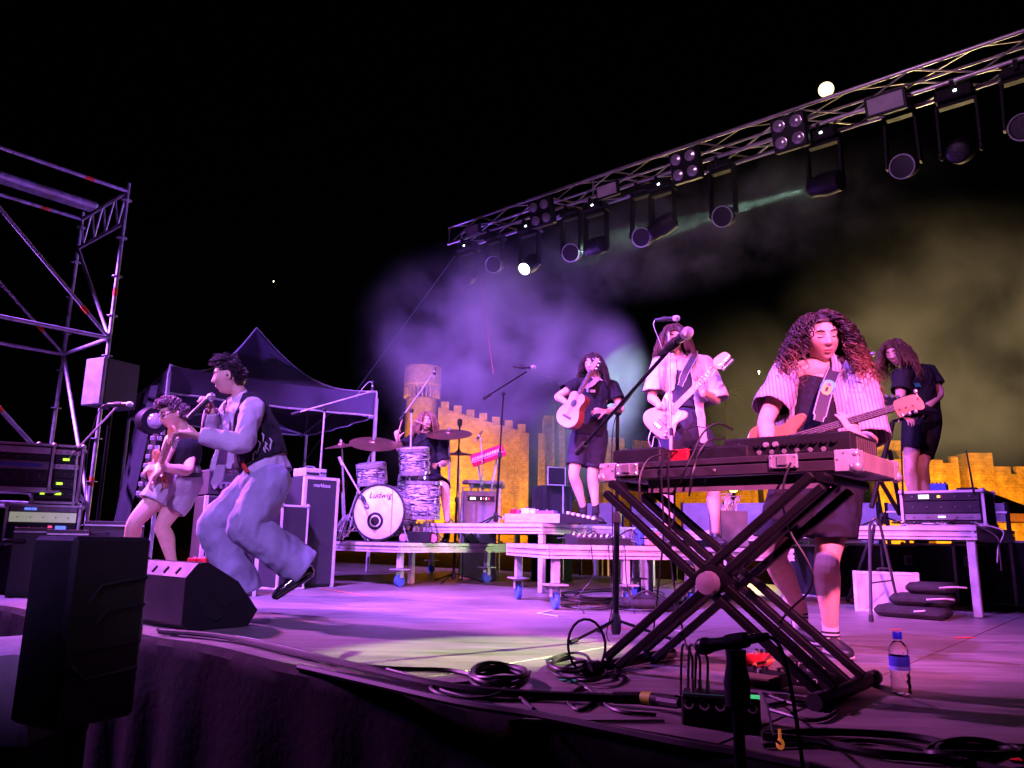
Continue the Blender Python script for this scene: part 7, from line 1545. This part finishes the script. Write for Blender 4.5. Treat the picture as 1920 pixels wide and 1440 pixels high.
# ---------------------------------------------------------------- shared body builder for the other players
def make_body(t, J, s=1.0, vox=.006, skin=None, arms=True, fem=.95):
    b = Blob(); add_head(b, J['hd'], J['hf'], J['hu'], s*J.get('hs', 1.0)); nk = J['nk']; r_, f_, u_ = hbasis(J['hf'], J['hu'])
    b.limb([nk-ZX*.05*s, nk+ZX*.01*s, J['hd']-u_*.05*s-f_*.02*s], [.058*s, .048*s, .046*s]); sx = J['sx']
    sp = J['spine']; rr = J.get('spr', [(.155, .115), (.14, .10), (.148, .105), (.16, .105), (.085, .065)]); b.limb(sp, [(x*s, y*s) for x, y in rr], sx)
    b.limb([J['shL'], lerp(J['shL'], J['shR'], .5)+ZX*.02*s, J['shR']], [.055*s, .060*s, .055*s])
    for k in ('L', 'R'):
        a, e, w = J['sh'+k], J['el'+k], J['wr'+k]; b.limb([a, lerp(a, e, .5), e, lerp(e, w, .35), w], [.054*s, .047*s, .038*s, .040*s, .026*s])
        h, n, c = J['hip'+k], J['kn'+k], J['an'+k]; cv = J.get('calf', Vector((0, .012, 0))); b.limb([h, lerp(h, n, .5), n, lerp(n, c, .32)+cv, lerp(n, c, .7), c], [.090*s, .077*s, .057*s, .059*s, .043*s, .034*s])
        if 'hand'+k in J: d, n_, cu, th, sd = J['hand'+k]; hand(b, w, d, n_, cu, th, s, sd)
    o = put(b.surface(vox, 2, .4), 'body', skin or SKIN, t); paint_face(o, J['hd'], J['hf'], J['hu'], s); face(t, J['hd'], J['hf'], J['hu'], s*J.get('hs', 1.0)); return o
def shorts(t, J, m, hem, s=1.0, wide=1.15, waist=None, fold=.007, tight=False, hr=.098):
    g = Blob(); sx = J['sx']; sp = J['spine']; g.limb([waist or lerp(sp[0], sp[1], .8), sp[0]], [(.150*s*wide, .115*s*wide), (.165*s*wide, .13*s*wide)], sx); planes = []
    for k in ('L', 'R'):
        h, n = J['hip'+k], J['kn'+k]; g.limb([h+ZX*.02, lerp(h, n, .45), lerp(h, n, hem), lerp(h, n, hem+.12)], [.097*s*wide, (.090 if tight else .098)*s*wide, (.072 if tight else hr)*s*wide, (.07 if tight else hr)*s*wide]); planes.append((lerp(h, n, hem), (n-h).normalized(), h))
    def cut(p):
        for q, d, h in planes:
            if (p-q).dot(d) > 0 and (p-q).length < .28: return True
        return False
    return garment(g, 'shorts', m, t, .010, cut, fold, 8)
def tee(t, J, m, s=1.0, sleeve=.62, wide=1.08, hem=None, name='t_shirt', fold=.006):
    g = Blob(); sp = J['spine']; sx = J['sx']; rr = [(.165, .125), (.155, .115), (.158, .118), (.168, .115), (.10, .075)]; st = hem or sp[0]
    g.limb([st]+sp[1:], [(x*s*wide, y*s*wide) for x, y in rr], sx); g.limb([J['shL'], lerp(J['shL'], J['shR'], .5)+ZX*.022, J['shR']], [.064*s, .068*s, .064*s]); pl = []
    for k in ('L', 'R'):
        a, e = J['sh'+k], J['el'+k]; q = lerp(a, e, sleeve); g.limb([a, lerp(a, e, sleeve*.6), q, lerp(a, e, sleeve+.15)], [.066*s*wide, .066*s*wide, .070*s*wide, .070*s*wide]); pl.append((q, (e-a).normalized()))
    nk = J['nk']; dn = (sp[0]-sp[1]).normalized()
    def cut(p):
        for q, d in pl:
            if (p-q).dot(d) > 0 and (p-q).length < .16: return True
        if (p-st).dot(dn) > .02: return True
        return (p-nk).length < .085 and p.z > nk.z-.045
    return garment(g, name, m, t, .010, cut, fold, 8)

# ================================================================ acoustic guitarist on the tall riser
Ya = 8.15
def Q(px, py, dy=0.): return P(px, py, Ya+dy)
ta = person(Vector((Q(1105, 960).x, Ya, Z_GR)), 'dark haired guitarist in black t-shirt and shorts playing an acoustic guitar')
J = dict(hd=Q(1111, 684, -.02), hf=Vector((-.55, -1, -.10)), hu=Vector((.03, -.1, 1)), nk=Q(1118, 712, .03), shL=Q(1080, 722, -.02), shR=Q(1148, 726, .06), spine=[Q(1105, 815, .04), Q(1108, 790, .04), Q(1112, 760, .03), Q(1115, 732, .03), Q(1117, 716, .04)],
    elL=Q(1046, 744, -.12), wrL=Q(1060, 754, -.34), elR=Q(1164, 768, .0), wrR=Q(1134, 772, -.22), hipL=Q(1090, 818, .04), hipR=Q(1122, 818, .05), knL=Q(1076, 888, -.02), knR=Q(1111, 890, .0), anL=Q(1094, 952, .10), anR=Q(1117, 952, .02),
    handL=(Vector((.75, -.2, -.5)), Vector((-.3, -1, .3)), (.6, .65, .7, .7), None, 1), handR=(Vector((-.9, -.3, .1)), Vector((.2, -.8, .5)), (.5, .5, .5, .5), None, -1)); J['sx'] = (J['shR']-J['shL']).normalized()
make_body(ta, J, 1.0, .007)
tee(ta, J, fabric('black_tee', (.016, .016, .022)), 1.0, .55, 1.14); shorts(ta, J, fabric('navy_shorts', (.030, .026, .045)), .84, 1.0, 1.05, hr=.082)
hair(ta, J['hd'], J['hf'], J['hu'], 1.03, 400, .24, mat('dark_brown_hair', (.03, .017, .015), .45, attr='Col'), 'long', .2, .010, 5., .0042, ((1, 1, 1), (1.5, 1.3, 1.2)), 11, vol=1.25)
mb = MB(); q = Q(1108, 733, -.13); mb.box(q, (.10, .004, .03), (Vector((.95, .3, .05)), Vector((-.3, .95, 0)), ZX), bev=.001); mb.build('chest_print', mat('pale_print', (.6,)*3), ta)
for a_, d_ in ((J['anL'], Vector((-.15, -1, 0))), (J['anR'], Vector((.25, -1, 0)))):
    g = Blob(); g.limb([a_+ZX*.03, a_-ZX*.05], [.038, .042]); put(g.surface(.009), 'sock', fabric('black_sock', (.02, .02, .022)), ta); hl = Vector((a_.x, a_.y, Z_GR+.004))-d_.normalized()*.06; shoe(ta, hl, hl+d_*.26, ZX, SHOEB, SOLEB, L=.255)
guitar('acoustic_guitar', 'red brown acoustic guitar with a pale top held upright', Q(1055, 798, -.36), Q(1121, 672, -.52), Vector((-.80, -.75, .05)), 'acoustic', mat('spruce_top', (.58, .30, .16), .3, coat=.5, var=.12))
strap([Q(1098, 728, -.20), Q(1112, 718, -.14), Q(1122, 708, -.06)], .03, mat('tan_strap', (.40, .27, .17), .6), 'guitar_strap', 'tan strap over the acoustic guitarist\'s shoulder', Vector((-.3, -1, .2)))

# ================================================================ electric guitarist in the open pale shirt
Ye = 6.75
def Q(px, py, dy=0.): return P(px, py, Ye+dy)
te = person(Vector((Q(1295, 1010).x, Ye, Z_LO)), 'guitarist in an open pale shirt with a pink electric guitar, face behind a microphone')
J = dict(hd=Q(1264, 634, -.05), hf=Vector((-.12, -1, -.28)), hu=Vector((-.02, -.25, 1)), nk=Q(1272, 668, .02), shL=Q(1238, 682, .0), shR=Q(1320, 682, .05), spine=[Q(1282, 812, .03), Q(1280, 775, .03), Q(1278, 735, .02), Q(1277, 698, .02), Q(1275, 676, .03)],
    elL=Q(1222, 745, -.08), wrL=Q(1238, 762, -.30), elR=Q(1344, 748, -.02), wrR=Q(1318, 737, -.22), hipL=Q(1262, 822, .03), hipR=Q(1312, 822, .04), knL=Q(1252, 915, -.05), knR=Q(1337, 910, -.02), anL=Q(1252, 990, .03), anR=Q(1342, 996, .0),
    handL=(Vector((.8, -.15, .15)), Vector((-.1, -1, .2)), (.55, .6, .65, .7), None, 1), handR=(Vector((-.25, -.1, 1)), Vector((.3, .9, .1)), (.30, .35, .4, .45), Vector((-.7, -.3, .5)), 1)); J['sx'] = (J['shR']-J['shL']).normalized()
make_body(te, J, 1.02, .0062)
g = Blob(); sp = J['spine']; g.limb([sp[1]]+sp[2:4], [(.155, .115), (.158, .118), (.165, .112)], J['sx']); z1, z0 = Q(1275, 700).z, Q(1275, 765).z
garment(g, 'crop_top', fabric('charcoal_knit', (.05, .045, .07)), te, .010, lambda p: p.z > z1+.15*abs((p-sp[3]).dot(J['sx'])) or p.z < z0, .002)
shorts(te, J, fabric('indigo_shorts', (.035, .03, .06)), .62, 1.0, 1.18, waist=Q(1281, 786, .03))
PALE = fabric('pale_shirt', (.64, .54, .58)); g = Blob(); g.limb([Q(1300, 840, .06), Q(1290, 790, .05), Q(1282, 735, .03), Q(1278, 700, .02), Q(1275, 680, .03)], [(.27, .16), (.235, .155), (.20, .14), (.195, .13), (.11, .085)], J['sx']); g.limb([J['shL'], lerp(J['shL'], J['shR'], .5)+ZX*.03, J['shR']], [.068, .072, .068])
slL, slR = lerp(J['shL'], J['elL'], .95), lerp(J['shR'], J['elR'], .98); g.limb([J['shL'], lerp(J['shL'], slL, .55), slL, lerp(J['shL'], J['elL'], 1.15)], [.07, .078, .084, .084]); g.limb([J['shR'], lerp(J['shR'], slR, .55), slR, lerp(J['shR'], J['elR'], 1.2)], [.072, .085, .094, .094])
dL, dR = (J['elL']-J['shL']).normalized(), (J['elR']-J['shR']).normalized(); fn_ = J['sx'].cross(ZX); fn_ = -fn_ if fn_.y > 0 else fn_; o_ = Q(1278, 735, .02); zt0, zbot_ = Q(1275, 676).z, Q(1330, 834).z; sx_ = J['sx']; nk_ = J['nk']
def cut_e(p):
    x = (p-o_).dot(sx_); f = (p-o_).dot(fn_); z = p.z
    if (p-slL).dot(dL) > 0 and x < -.12: return True
    if (p-slR).dot(dR) > .02 and x > .15: return True
    if z < zbot_: return True
    t = zt0-z
    if f > .0 and -.055-.16*t < x < .040+.055*t: return True
    if x < -.10 and t > .30: return True
    return z > nk_.z-.02 and abs(x) < .06
garment(g, 'open_shirt', PALE, te, .011, cut_e, .011, 6)
hair(te, J['hd'], J['hf'], J['hu'], 1.05, 440, .23, mat('auburn_hair', (.06, .03, .024), .45, attr='Col'), 'long', .0, .009, 4., .0042, ((.9, .85, .95), (2.2, 1.6, 1.2)), 21, vol=1.35)
for a_, d_ in ((J['anL'], Vector((-.15, -1, 0))), (J['anR'], Vector((.12, -1, 0)))):
    hl = Vector((a_.x, a_.y, Z_LO+.004))-d_.normalized()*.06; shoe(te, hl, hl+d_*.26, ZX, SHOEB, SOLEB, L=.255)
guitar('electric_guitar', 'pale pink electric guitar slung across the open shirt', Q(1222, 808, -.30), Q(1366, 664, -.34), Vector((-.15, -1, .08)), 'strat', mat('pink_body', (.72, .42, .42), .3, coat=.6, var=.05), mat('warm_maple', (.62, .30, .18), .32, coat=.4))
strap([Q(1275, 724, -.20), Q(1284, 700, -.19), Q(1300, 670, -.09), Q(1304, 657, .0)], .033, STRAPM, 'guitar_strap', 'dark strap over the pale open shirt', Vector((-.05, -1, .2)))
cable([Q(1221, 806, -.3), Q(1216, 825, -.32), Q(1222, 838, -.32), Q(1228, 818, -.3), Q(1240, 850, -.25), Q(1244, 1000, -.25)], .0035, 'guitar_cable', 'pale cable looping from the butt of the pink guitar', GALV)

# ================================================================ player at the right behind the pads
Yp = 6.95
def Q(px, py, dy=0.): return P(px, py, Yp+dy)
tp_ = person(Vector((Q(1725, 985).x, Yp, Z_RK)), 'player in black t-shirt and cycling shorts bending over pads at the right')
J = dict(hd=Q(1679, 662, -.10), hf=Vector((-.85, -.75, -.42)), hu=Vector((-.32, -.18, 1)), hs=1.0, nk=Q(1703, 688, .0), shL=Q(1690, 706, -.14), shR=Q(1742, 698, .10), spine=[Q(1730, 785, .10), Q(1728, 755, .06), Q(1722, 725, .02), Q(1715, 704, .0), Q(1708, 694, .0)],
    elL=Q(1688, 752, -.22), wrL=Q(1690, 780, -.40), elR=Q(1762, 738, .05), wrR=Q(1725, 778, -.18), hipL=Q(1715, 795, .06), hipR=Q(1744, 795, .12), knL=Q(1707, 870, .02), knR=Q(1729, 872, .06), anL=Q(1718, 960, .08), anR=Q(1738, 965, .16),
    handR=(Vector((-.9, -.25, .15)), Vector((-.2, -.6, .8)), (.4, .4, .45, .5), None, -1), handL=(Vector((.2, -.8, -.3)), Vector((0, -.4, 1)), (.4, .4, .4, .4), None, 1)); J['sx'] = (J['shR']-J['shL']).normalized()
make_body(tp_, J, 1.0, .0065, SKINT)
tee(tp_, J, fabric('black_print_tee', (.016, .016, .022)), 1.0, .60, 1.12); shorts(tp_, J, fabric('cycling_shorts', (.010, .010, .013), .6, bump=.1), .80, 1.0, 1.08, fold=.001, tight=True)
hair(tp_, J['hd'], J['hf'], J['hu'], 1.03, 420, .27, mat('light_brown_hair', (.08, .045, .03), .45, attr='Col'), 'long', .0, .010, 5., .0042, ((.9, .85, .85), (2.4, 2.0, 1.7)), 31, vol=1.2)
for pts in (([1690, 720], [1697, 716], [1704, 708], [1712, 712]), ([1684, 716], [1688, 722], [1692, 724]), ([1716, 704], [1720, 698], [1724, 694])):
    mb = MB(); mb.tube([Q(x, y, -.20+.0035*(x-1684)) for x, y in pts], .004, 5); mb.build('shirt_print', mat('pale_print', (.6,)*3), tp_, True)
mb = MB(); q = Q(1722, 722, -.145); mb.box(q, (.085, .006, .035), (Vector((.9, .45, .1)).normalized(), Vector((-.45, .9, 0)).normalized(), ZX)); mb.build('teal_print', mat('teal_print', (.03, .35, .33), .6), tp_)
for a_, d_ in ((J['anL'], Vector((-.4, -1, 0))), (J['anR'], Vector((-.4, -1, 0)))):
    hl = Vector((a_.x, a_.y, Z_RK+.004))-d_.normalized()*.06; shoe(tp_, hl, hl+d_.normalized()*.25, ZX, SHOEB, SOLEB, L=.25)
# pad instrument on a stand before that player
pc = Q(1702, 760, -.42); t = thing('pad_controller', pc, 'silver trimmed drum pad unit in front of the player at the right', 'drum pad'); mb = MB(); axp = (Vector((.95, .3, 0)).normalized(), Vector((-.25, .8, .55)).normalized(), Vector((.1, -.5, .85)).normalized()); mb.box(pc, (.40, .26, .05), axp, bev=.01); mb.build('body', SYB, t)
for k in range(6): mb = MB(); mb.lathe(pc+axp[0]*(-.15+.06*k)+axp[1]*.10+axp[2]*.025, axp[2], [(.016, 0), (.014, .02)], 12); mb.build('knob', CHROME, t, True)
for k in range(4): mb = MB(); mb.box(pc+axp[0]*(-.13+.088*k)-axp[1]*.03+axp[2]*.028, (.075, .11, .008), axp, bev=.003); mb.build('pad', RUB, t)
t = thing('keyboard_stand', Vector((pc.x, pc.y, 0)), 'black tubular X stand under the drum pad unit, behind the bassist', 'keyboard stand'); zb0 = Z_RK
s1, s2 = Q(1674, 792, -.45), Q(1735, 800, -.40)
for a_, b2 in ((Q(1674, 792, -.45), Q(1634, 952, -.55)), (Q(1632, 870, -.5), Q(1688, 965, -.45)), (Q(1668, 845, -.45), Q(1690, 965, -.2))): mb = MB(); b2 = Vector((b2.x, b2.y, max(Z_RK+.01, b2.z))); mb.bar(a_, b2, .019, 10); mb.build('leg_tube', BLACK, t, True)
mb = MB(); mb.ball(Q(1690, 778, -.45), .035, 10); mb.bar(Q(1674, 790, -.45), Q(1735, 775, -.43), .014); mb.build('clamp', BLACK, t, True)
b9 = Vector((Q(1650, 900, .2).x, Yp+.2, Z_RK)); stand(b9, Q(1600, 668, .1), 'thin microphone stand half hidden behind the bassist\'s hair', None, .25)
mic(Q(1638, 663, .0), Q(1612, 672, .08), 'vocal microphone poking out right of the bassist\'s hair', .026)

# ================================================================ drummer
Yd = 9.65
def Q(px, py, dy=0.): return P(px, py, Yd+dy)
tdr = person(Vector((Q(800, 990).x, Yd, Z_DR)), 'blond drummer in a black shirt raising a stick behind the kit')
J = dict(hd=Q(800, 790, -.06), hf=Vector((.10, -1, -.12)), hu=Vector((.08, -.1, 1)), nk=Q(797, 812, .0), shL=Q(770, 827, .0), shR=Q(828, 827, .0), spine=[Q(799, 905, .05), Q(799, 882, .04), Q(798, 855, .02), Q(797, 830, .0), Q(797, 816, .0)],
    elL=Q(750, 842, -.18), wrL=Q(746, 823, -.36), elR=Q(834, 868, -.12), wrR=Q(822, 872, -.34), hipL=Q(783, 908, .0), hipR=Q(816, 908, .0), knL=Q(765, 922, -.42), knR=Q(834, 915, -.38), anL=Q(763, 975, -.42), anR=Q(838, 975, -.40),
    handL=(Vector((-.2, -.3, 1)), Vector((-.3, -1, 0)), (1.0, 1.0, 1.0, 1.0), Vector((.6, -.4, .6)), 1), handR=(Vector((-.4, -.9, .1)), Vector((0, -.2, 1)), (.9, .9, .9, .9), None, -1)); J['sx'] = (J['shR']-J['shL']).normalized()
make_body(tdr, J, 1.0, .008)
tee(tdr, J, fabric('black_shirt', (.014, .014, .02)), 1.0, .95, 1.14, name='shirt'); shorts(tdr, J, fabric('dark_shorts', (.03, .03, .05)), .7, 1.0, 1.1)
hair(tdr, J['hd'], J['hf'], J['hu'], 1.03, 420, .30, mat('blond_hair', (.26, .15, .09), .45, attr='Col'), 'long', .1, .004, 3., .004, ((.85, .85, .85), (1.3, 1.25, 1.2)), 41, vol=.9)
for a_ in (J['anL'], J['anR']): hl = Vector((a_.x, a_.y+.06, Z_DR+.004)); shoe(tdr, hl, hl+Vector((0, -.25, 0)), ZX, SHOEB, SOLEB, L=.25)
WD_ = mat('drumstick_wood', (.55, .35, .2), .5)
for a_, b2, lb in ((Q(744, 822, -.40), Q(758, 772, -.44), 'drumstick raised upright in the drummer\'s hand'), (Q(776, 788, -.22), Q(806, 800, -.20), 'drumstick crossing in front of the drummer\'s chin')):
    mb = MB(); mb.tube([a_, lerp(a_, b2, .8), lerp(a_, b2, .95), b2], [.009, .008, .005, .007], 8); tag(mb.build('drumstick', WD_, smooth=True), lb, 'drumstick', 'drumsticks')

# ================================================================ guitarist at the left
Yl = 5.95
def Q(px, py, dy=0.): return P(px, py, Yl+dy)
tl_ = person(G(318, 1075), 'short haired guitarist in a black crop top and pale shorts leaning at the left'); tl_.location = Vector((Q(318, 1070).x, Yl, 0)); ROOT[tl_.name] = Vector(tl_.location)
J = dict(hd=Q(325, 777, -.05), hf=Vector((-.80, -.72, -.42)), hu=Vector((-.30, -.25, 1)), nk=Q(344, 806, .0), shL=Q(322, 826, -.12), shR=Q(360, 832, .08), spine=[Q(338, 905, .05), Q(340, 885, .04), Q(343, 858, .02), Q(345, 832, .0), Q(345, 816, .0)], spr=[(.145, .115), (.125, .10), (.135, .105), (.14, .10), (.08, .06)],
    elL=Q(306, 868, -.22), wrL=Q(296, 886, -.36), elR=Q(351, 882, -.10), wrR=Q(300, 876, -.28), hipL=Q(318, 908, .0), hipR=Q(350, 910, .08), knL=Q(254, 978, -.10), knR=Q(305, 985, -.02), anL=Q(234, 1050, .05), anR=Q(324, 1058, .02),
    handR=(Vector((-.9, -.25, -.1)), Vector((-.2, -.7, .7)), (.7, .7, .7, .7), None, -1), handL=(Vector((-.3, -.5, -.7)), Vector((-.8, -.4, .2)), (.5, .5, .5, .5), None, 1)); J['sx'] = (J['shR']-J['shL']).normalized()
make_body(tl_, J, 1.0, .0065)
g = Blob(); sp = J['spine']; g.limb([lerp(sp[2], sp[1], .3), sp[2], sp[3], lerp(sp[3], sp[4], .6)], [(.142, .112), (.148, .118), (.15, .112), (.11, .08)], J['sx']); g.limb([lerp(J['shL'], J['shR'], .25), lerp(J['shL'], J['shR'], .75)], [.062, .062]); zc1 = Q(343, 872).z
nk2 = J['nk']; garment(g, 'crop_top', fabric('black_crop', (.014, .014, .02)), tl_, .010, lambda p: p.z < zc1 or (p-nk2).length < .085, .003)
shorts(tl_, J, fabric('pale_grey_shorts', (.42, .40, .44)), .64, 1.0, 1.1, hr=.088, waist=Q(341, 888, .04)); mb = MB(); mb.lathe(Q(341, 888, .04), sp[1]-sp[0], [(.150, -.018), (.152, .018)], 24, close=False); mb.build('waistband', INK, tl_, True)
hair(tl_, J['hd'], J['hf'], J['hu'], 1.04, 380, .06, mat('curly_dark_hair', (.05, .03, .035), .5, attr='Col'), 'short', 0, .012, 16., .006, ((1, 1, 1), (2.6, 2.2, 2.2)), 51)
mb = MB(); r_, f_, u_ = hbasis(J['hf'], J['hu'])
for sg in (-1, 1): mb.tube([J['hd']+f_*.098+r_*(sg*.031+.022*math.cos(a))+u_*(.008+.018*math.sin(a)) for a in [i*6.283/14 for i in range(15)]], .002, 5); mb.tube([J['hd']+f_*.097+r_*sg*.053+u_*.012, J['hd']+r_*sg*.080+u_*.012], .002, 5)
mb.build('glasses', BLACK, tl_, True)
for a_, d_ in ((J['anL'], Vector((-.6, -.8, 0))), (J['anR'], Vector((-.3, -1, 0)))): hl = Vector((a_.x, a_.y, .004))-d_.normalized()*.06; shoe(tl_, hl, hl+d_.normalized()*.26, ZX, SHOEB, SOLEW, L=.255)
guitar('electric_guitar', 'guitar seen edge-on in the hands of the guitarist at the left', Q(283, 915, .12), Q(328, 806, -.70), Vector((-.9, -.15, -.45)), 'strat', mat('tan_body', (.50, .26, .15), .3, coat=.5), None)

# ================================================================ singer leaping at the front
Ys = 4.95
def Q(px, py, dy=0.): return P(px, py, Ys+dy)
ts = person(G(455, 1165), 'singer in a black printed vest, pale shirt and wide jeans leaping with a microphone'); ts.location = Vector((Q(455, 1150).x, Ys, 0)); ROOT[ts.name] = Vector(ts.location)
J = dict(hd=Q(430, 706, .0), hf=Vector((-1, -.22, -.16)), hu=Vector((-.14, -.06, 1)), hs=1.0, nk=Q(449, 740, .02), shL=Q(434, 768, .17), shR=Q(473, 768, -.12), spine=[Q(496, 898, .0), Q(490, 862, .0), Q(478, 815, .01), Q(462, 775, .02), Q(453, 752, .02)],
    elL=Q(397, 815, .16), wrL=Q(398, 770, .04), elR=Q(456, 832, -.26), wrR=Q(376, 818, -.28), hipL=Q(482, 905, .09), hipR=Q(508, 905, -.09), knL=Q(404, 985, .06), knR=Q(462, 988, -.16), anL=Q(448, 1098, .12), anR=Q(566, 1062, -.02),
    handR=(Vector((-1, -.10, .10)), Vector((.15, .35, 1)), (.15, .12, .12, .18), Vector((-.7, .1, .8)), -1), handL=(Vector((-.25, -.3, 1)), Vector((.75, .55, .3)), (1.0, 1.0, 1.0, .9), Vector((-.8, -.5, .5)), 1)); J['sx'] = (J['shR']-J['shL']).normalized()
J['calf'] = Vector((0, 0, 0))
make_body(ts, J, 1.0, .0058)
JEAN = fabric('pale_jeans', (.30, .30, .42), .85, .25, .5, 10); g = Blob(); sp = J['spine']; g.limb([lerp(sp[0], sp[1], .5), sp[0]+Vector((0, 0, -.02))], [(.145, .125), (.160, .138)], J['sx'])
for k, rr in (('L', (.105, .105, .098, .100, .115, .128)), ('R', (.112, .115, .105, .105, .108, .110))):
    h, n, c = J['hip'+k], J['kn'+k], J['an'+k]; e = c+(c-n).normalized()*.06; g.limb([h, lerp(h, n, .5), n, lerp(n, c, .35), lerp(n, c, .75), e, e+(c-n).normalized()*.1], list(rr)+[rr[-1]])
hemR = J['anR']+(J['anR']-J['knR']).normalized()*.02; dR = (J['anR']-J['knR']).normalized(); hemL = J['anL']+(J['anL']-J['knL']).normalized()*.06; dL = (J['anL']-J['knL']).normalized()
garment(g, 'wide_jeans', JEAN, ts, .011, lambda p: ((p-hemR).dot(dR) > 0 and (p-hemR).length < .42) or ((p-hemL).dot(dL) > 0 and (p-hemL).length < .42), .014, 6)
# pale shirt with long sleeves, tail hanging below the vest
SHRT = fabric('lilac_shirt', (.52, .47, .58)); g = Blob(); fw_ = Vector((-1, -.2, 0)).normalized()
g.limb([Q(505, 905, .0), Q(494, 870, .0), Q(478, 815, .01), Q(462, 778, .02), Q(454, 758, .02)], [(.168, .148), (.160, .138), (.150, .128), (.15, .115), (.095, .08)], J['sx'])
for k in ('L', 'R'): a, e, w = J['sh'+k], J['el'+k], J['wr'+k]; g.limb([a, lerp(a, e, .5), e, lerp(e, w, .45), lerp(e, w, .9), lerp(e, w, 1.02)], [.068, .060, .056, .052, .045, .042])
cu = {k: (lerp(J['el'+k], J['wr'+k], .97), (J['wr'+k]-J['el'+k]).normalized()) for k in 'LR'}; nk3 = J['nk']; tA, tB = Q(458, 925), Q(556, 872)
tn_ = Vector((tB-tA)); td_ = tn_.cross(Vector((0, 1, 0))).normalized(); td_ = td_ if td_.z < 0 else -td_
def cut_s(p):
    for k in 'LR':
        q, d = cu[k]
        if (p-q).dot(d) > 0 and (p-q).length < .12: return True
    if (p-tA).dot(td_) > 0 and p.z < sp[1].z: return True
    return (p-nk3).length < .080 and p.z > nk3.z-.045
garment(g, 'long_sleeved_shirt', SHRT, ts, .010, cut_s, .009, 8)
mb = MB(); c1 = J['nk']; 
for sg in (-1, 1):
    q0 = c1+J['sx']*sg*.03+fw_*.075-ZX*.075; mb.add([c1+J['sx']*sg*.075-ZX*.005, c1+J['sx']*sg*.07+ZX*.035-fw_*.02, c1+fw_*.075+J['sx']*sg*.012-ZX*.03, q0], [(0, 1, 2, 3)])
cl_ = mb.build('collar', SHRT, ts)
VEST = fabric('black_vest', (.014, .013, .018)); g = Blob(); g.limb([Q(492, 866, .0), Q(478, 815, .01), Q(462, 776, .02), Q(455, 756, .02)], [(.180, .158), (.170, .148), (.165, .135), (.11, .095)], J['sx'])
g.limb([lerp(J['shL'], J['shR'], .12), lerp(J['shL'], J['shR'], .5)+ZX*.015, lerp(J['shL'], J['shR'], .88)], [.068, .075, .068]); vA, vB = Q(456, 890), Q(542, 848); vd = (vB-vA).cross(Vector((0, 1, 0))).normalized(); vd = vd if vd.z < 0 else -vd
def cut_v(p):
    if (p-vA).dot(vd) > 0: return True
    if (p-nk3).length < .10 and p.z > nk3.z-.06: return True
    ff = (p-Q(470, 800, .02)).dot(fw_); xx = (p-Q(470, 800, .02)).dot(J['sx'])
    for k in 'LR':
        if (p-J['sh'+k]).length < .085 and abs(xx) > .10: return True
    return ff > .06 and abs(xx) < .035+.06*max(0, (p.z-Q(470, 850).z)/.4)
garment(g, 'black_vest', VEST, ts, .010, cut_v, .006, 7)
rnd = random.Random(4); pm = mat('vest_print', (.5, .48, .52), .7)
for k in range(9): mb = MB(); a_ = Q(480+k*3.6, 850-k*1.2-14*(k % 2)-rnd.uniform(0, 22), -.19+.009*k*.6); mb.tube([a_, a_+Vector((rnd.uniform(-.02, .02), 0, rnd.uniform(-.035, -.01))), a_+Vector((rnd.uniform(-.02, .02), 0, rnd.uniform(-.06, -.03)))], [.004, .006, .002], 5); mb.build('print_mark', pm, ts, True)
mb = MB(); a_ = Q(455, 868, -.155); mb.tube([a_, a_+Vector((.02, 0, -.035)), a_+Vector((.045, -.01, -.06))], [.012, .016, .008], 6); mb.build('red_print', mat('red_print', (.5, .05, .03), .6), ts, True)
mb = MB(); tie = [Q(428, 762, -.02), Q(424, 800, -.06), Q(418, 850, -.06), Q(410, 890, -.05), Q(402, 918, -.04)]; P_ = spline(tie, 5); vs_ = []
for i, p in enumerate(P_): w_ = (.018+.030*min(1, i/(len(P_)-4))) if i < len(P_)-3 else .048*(len(P_)-1-i)/3; s_ = Vector((.93, -.3, .2)); vs_ += [p-s_*w_, p+s_*w_+Vector((0, -.01, 0)), p+s_*w_*.98+Vector((0, .004, 0)), p-s_*w_*.98+Vector((0, .008, 0))]
mb.add(vs_, [(4*i+j, 4*i+(j+1) % 4, 4*i+4+(j+1) % 4, 4*i+4+j) for i in range(len(P_)-1) for j in range(4)]); mb.build('loose_tie', fabric('grey_tie', (.34, .28, .36), .5, sheen=.4), ts, True)
g = Blob(); g.limb([Q(436, 815, .17), Q(424, 850, .18), Q(416, 884, .18)], [(.05, .012), (.075, .012), (.085, .010)], Vector((1, 0, 0))); garment(g, 'shirt_tail', SHRT, ts, .008, None, .008, 9)
hair(ts, J['hd'], J['hf'], J['hu'], 1.03, 620, .062, mat('black_hair', (.022, .014, .018), .42, attr='Col'), 'short', 0, .004, 4., .0042, ((1, 1, 1), (1.6, 1.4, 1.5)), 61)
mb = MB(); q = J['hd']+hbasis(J['hf'], J['hu'])[0]*(.078 if hbasis(J['hf'], J['hu'])[0].y < 0 else -.078); mb.ball(q-ZX*.004, .009, 8); mb.build('earpiece', INK, ts, True)
shoe(ts, Q(592, 1078, -.03), Q(528, 1120, -.07), Vector((-.55, -.05, .62)), mat('glossy_shoe', (.012, .012, .014), .22, coat=.8), mat('platform_sole', (.015,)*3, .5), L=.28, s=1.15, h=.11)
aL = J['anL']; shoe(ts, aL+Vector((.03, .02, -.10)), aL+Vector((-.18, -.02, -.16)), Vector((-.2, 0, 1)), SHOEB, SOLEB, L=.27)
mt_ = mic(Q(405, 736, -.02), Q(352, 784, -.10), 'black wireless microphone held at the singer\'s mouth', .026, clip=False, grp=None)
